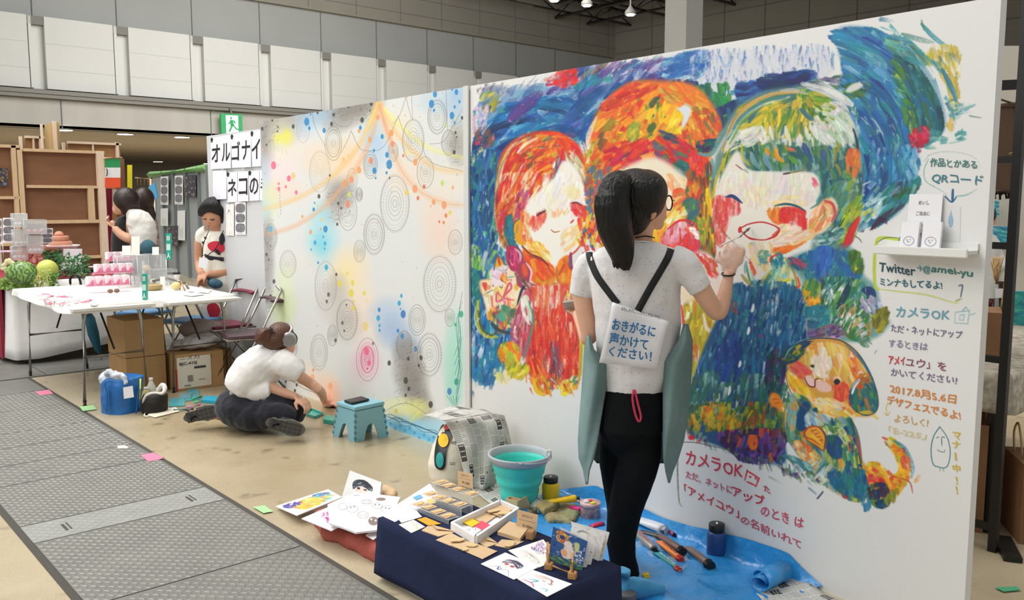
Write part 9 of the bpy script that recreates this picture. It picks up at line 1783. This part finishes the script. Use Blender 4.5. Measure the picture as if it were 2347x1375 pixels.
for x0,x1,y0,y1,k,l in ((518,536,468,540,'pale','pale handwritten leaflet behind the ponytail'),(539,563,463,538,'grid','white leaflet with small dark pictures below the paper letters')):
    P=[ow(x0,y1,.01),ow(x1,y1,.01),ow(x1,y0,.01),ow(x0,y0,.01)];o=obj('leaflet',board(P,.002,nn),[pm(k),ppr]);tag(o,l,'leaflet','leaflets on the white wall');recenter(o)
# ================= RIGHT EDGE: BLACK RACK, NEXT STALL
bkm=mat('black_steel','14120f',.5);p1=K(2268,1375,3.62);p1.z=0
t=thing('metal_rack','black square-tube display rack at the right edge','rack',p1)
def bar(a,b,w=.028,name='bar',par=t):
    a=Vector(a);b=Vector(b);bm=B();d=b-a;box(bm,(a+b)/2,(w,w,d.length),d.to_track_quat('Z','Y').to_matrix());return obj(name,bm,bkm,par)
p2=p1+Vector((-.0,.85,0))+Vector((.02,0,0));bar(p1,p1+ZU*2.4,.034,'upright');bar(p2,p2+ZU*1.45,.03,'upright')
for y in (1341,1210,826,564):
    z=K(2268,y,3.62).z
    if z<2:bar(p1+ZU*z,p2+ZU*z)
z=K(2330,365,3.62).z;bar(p1+ZU*z,p2+ZU*z);z=K(2330,170,3.62).z;bar(p1+ZU*z+Vector((.6,-.5,0)),p2+ZU*z,.04)
bm=B();box(bm,p1+Vector((.05,-.04,.012)),(.26,.07,.02),rz(.5));obj('foot_plate',bm,bkm,t)
# next stall: white back panel, paintings, lace table, bags
def kq(x0,y0,x1,y1,d):return [K(x0,y1,d),K(x1,y1,d),K(x1,y0,d),K(x0,y0,d)]
P=kq(2150,105,2700,960,6.6);P[0].z=P[1].z=0;bm=board(P,.05);struct('wall_stall',bm,[mat('stall_white','cdc6b8',.6)]*2)
def art(q,d,k,l):
    P=kq(*q,d);t=thing('painting',l,'painting',P[0],group='paintings in the next stall');obj('canvas',board(P,.03),[pm(k),ppr],t);return t
art((2256,460,2290,497),6.5,'wave','small square teal painting on the white stall wall');art((2268,519,2320,572),6.45,'wave','pale blue wave painting below the small teal one');art((2296,668,2400,822),5.2,'sea','large turquoise seascape standing at the right edge')
P=kq(2262,240,2331,440,4.6);t=thing('leather_hanging','brown fringed leather panel with a frame, hanging on the black rack','panel',P[0]);obj('leather',board(P,.02),[mat('leather_brown','5f4634',.7,var=.12,vs=9)]*2,t)
for a,b in ((0,1),(1,2),(2,3)):bm=B();tube(bm,[P[a],P[b]],.016,5);obj('frame_stick',bm,mat('driftwood','6b5a48',.8),t)
bm=B();r=random.Random(2)
for k in range(60):
    u=r.random();p=bil(P,1,u) if k%2 else bil(P,u,0);tube(bm,[p,p+Vector((r.uniform(-.01,.03),0,r.uniform(-.04,.01)))],.006,3)
o=obj('fringe',bm,mat('fringe_dark','3a2a20',.9),t);o['kind']='stuff'
bm=B();tube(bm,[P[3]+ZU*0,P[3]+ZU*.05,P[2]],.006,5);obj('hanging_cord',bm,mat('driftwood','6b5a48',.8),t)
bm=B();tube(bm,smooth_path([K(2318,350,4.4),K(2326,380,4.4),K(2322,450,4.4),K(2318,530,4.4),K(2314,570,4.4)],3),.014,6);solo('rope',bm,mat('olive_rope','7a6a40',.9,bump=.8,bs=60),'thick olive rope hanging beside the fringed panel','rope')
f=Fig(5.4);root=thing('person','person in a white top mostly hidden behind the right end of the mural wall','person',(K(2255,900,5.4).x,K(2255,900,5.4).y,0))
bm=B();f.e(bm,2258,500,0,20,.09,26);f.limb(bm,[(2252,520,0,14),(2252,560,0,14)]);f.limb(bm,[(2250,800,0,22),(2250,1000,0,16),(2250,1045,0,12)]);blob('body',bm,.014,skin,root,3)
bm=B();f.lo(bm,[(2252,720,38,.12,0),(2252,600,38,.12,0),(2254,555,34,.11,0),(2254,535,18,.08,0)]);f.limb(bm,[(2262,550,0,18),(2285,590,-.05,16),(2296,620,-.1,13)]);blob('white_top',bm,.014,cloth('stall_white_top','d8d4cc'),root,3)
bm=B();f.e(bm,2252,492,.0,24,.11,28);blob('hair',bm,.012,hair_k,root,2);bm=B();f.lo(bm,[(2252,1000,34,.12,0),(2252,820,38,.13,0),(2252,715,38,.12,0)]);blob('skirt',bm,.016,mat('stall_skirt','4a443c',.9),root,2)
ca=K(2290,900,5.0);lc=mat('lace_cloth','cfc6b4',.8,col2='8f8676',vs=30);xc,yc=4.45,2.1
drape((4.05,5.7),(1.35,2.45),.76,.58,lc,'tablecloth','lace-patterned cream tablecloth on the stall table behind the rack',.02,1.5,side=.02)
t=thing('stall_table','stall table under the lace cloth','table',(4.86,1.9,0))
bm=B();box(bm,(4.87,1.9,.735),(1.6,1.04,.03));obj('table_top',bm,ply,t)
for dx in (-.7,.7):
    for dy in (-.45,.45):bm=B();box(bm,(4.87+dx,1.9+dy,.36),(.04,.04,.72));obj('leg',bm,bkm,t)
kp=mat('paper_bag_brown','8a6444',.8,var=.05,vs=5)
def pbag(x,y,w,d,h,label,z=0,a=0.3):
    t=thing('paper_bag',label,'bag',(x,y,z),a,'brown paper bags');bm=B();box(bm,(0,0,h/2),(w,d,h));o=obj('bag_body',bm,kp,t,local=True)
    for s in (-1,1):bm=B();tube(bm,smooth_path([(-w*.2,s*d*.4,h),(-w*.16,s*d*.45,h+.1),(0,s*d*.45,h+.15),(w*.16,s*d*.45,h+.1),(w*.2,s*d*.4,h)],3),.005,5);obj('handle',bm,mat('paper_handle','b89468',.8),t,local=True)
    return t
pbag(4.3,1.62,.42,.22,.5,'large brown paper bag on the floor behind the black rack');pbag(4.3,1.3,.3,.2,.36,'second brown paper bag at the far right edge',0,.6)
pbag(4.45,1.6,.26,.14,.22,'kraft bag standing on the lace cloth by the seascape',.766,.4)
f=Fig(4.75)
for x,y,w,h,c_,l in ((2248,700,14,70,'a88a60','tall bundle of dried straw flowers on the stall table'),(2266,740,16,62,'6a3a34','dark red dried flower bundle on the stall table'),(2296,690,9,50,'4a3628','dark tassel of dried pods hanging from the rack'),(2284,620,16,34,'c8a878','bleached straw tuft under the rack bar')):
    bm=B();r=random.Random(int(x))
    for k in range(26):f.limb(bm,[(x+r.uniform(-3,3),y+h*.9,0,1.5),(x+r.uniform(-w,w)*.6,y,r.uniform(-.04,.04),1.6),(x+r.uniform(-w,w),y-h*.9,r.uniform(-.06,.06),1)],4,k=2)
    bm2=bm;o=obj('dried_flowers',bm2,mat('dry'+c_,c_,.9,var=.2,vs=20));tag(o,l,'flowers',kind='stuff');recenter(o)
bm=B();box(bm,K(2292,672,4.7),(.05,.004,.05),rz(-.7));solo('price_tag',bm,ppr,'small white tag on the dried pods','tag')
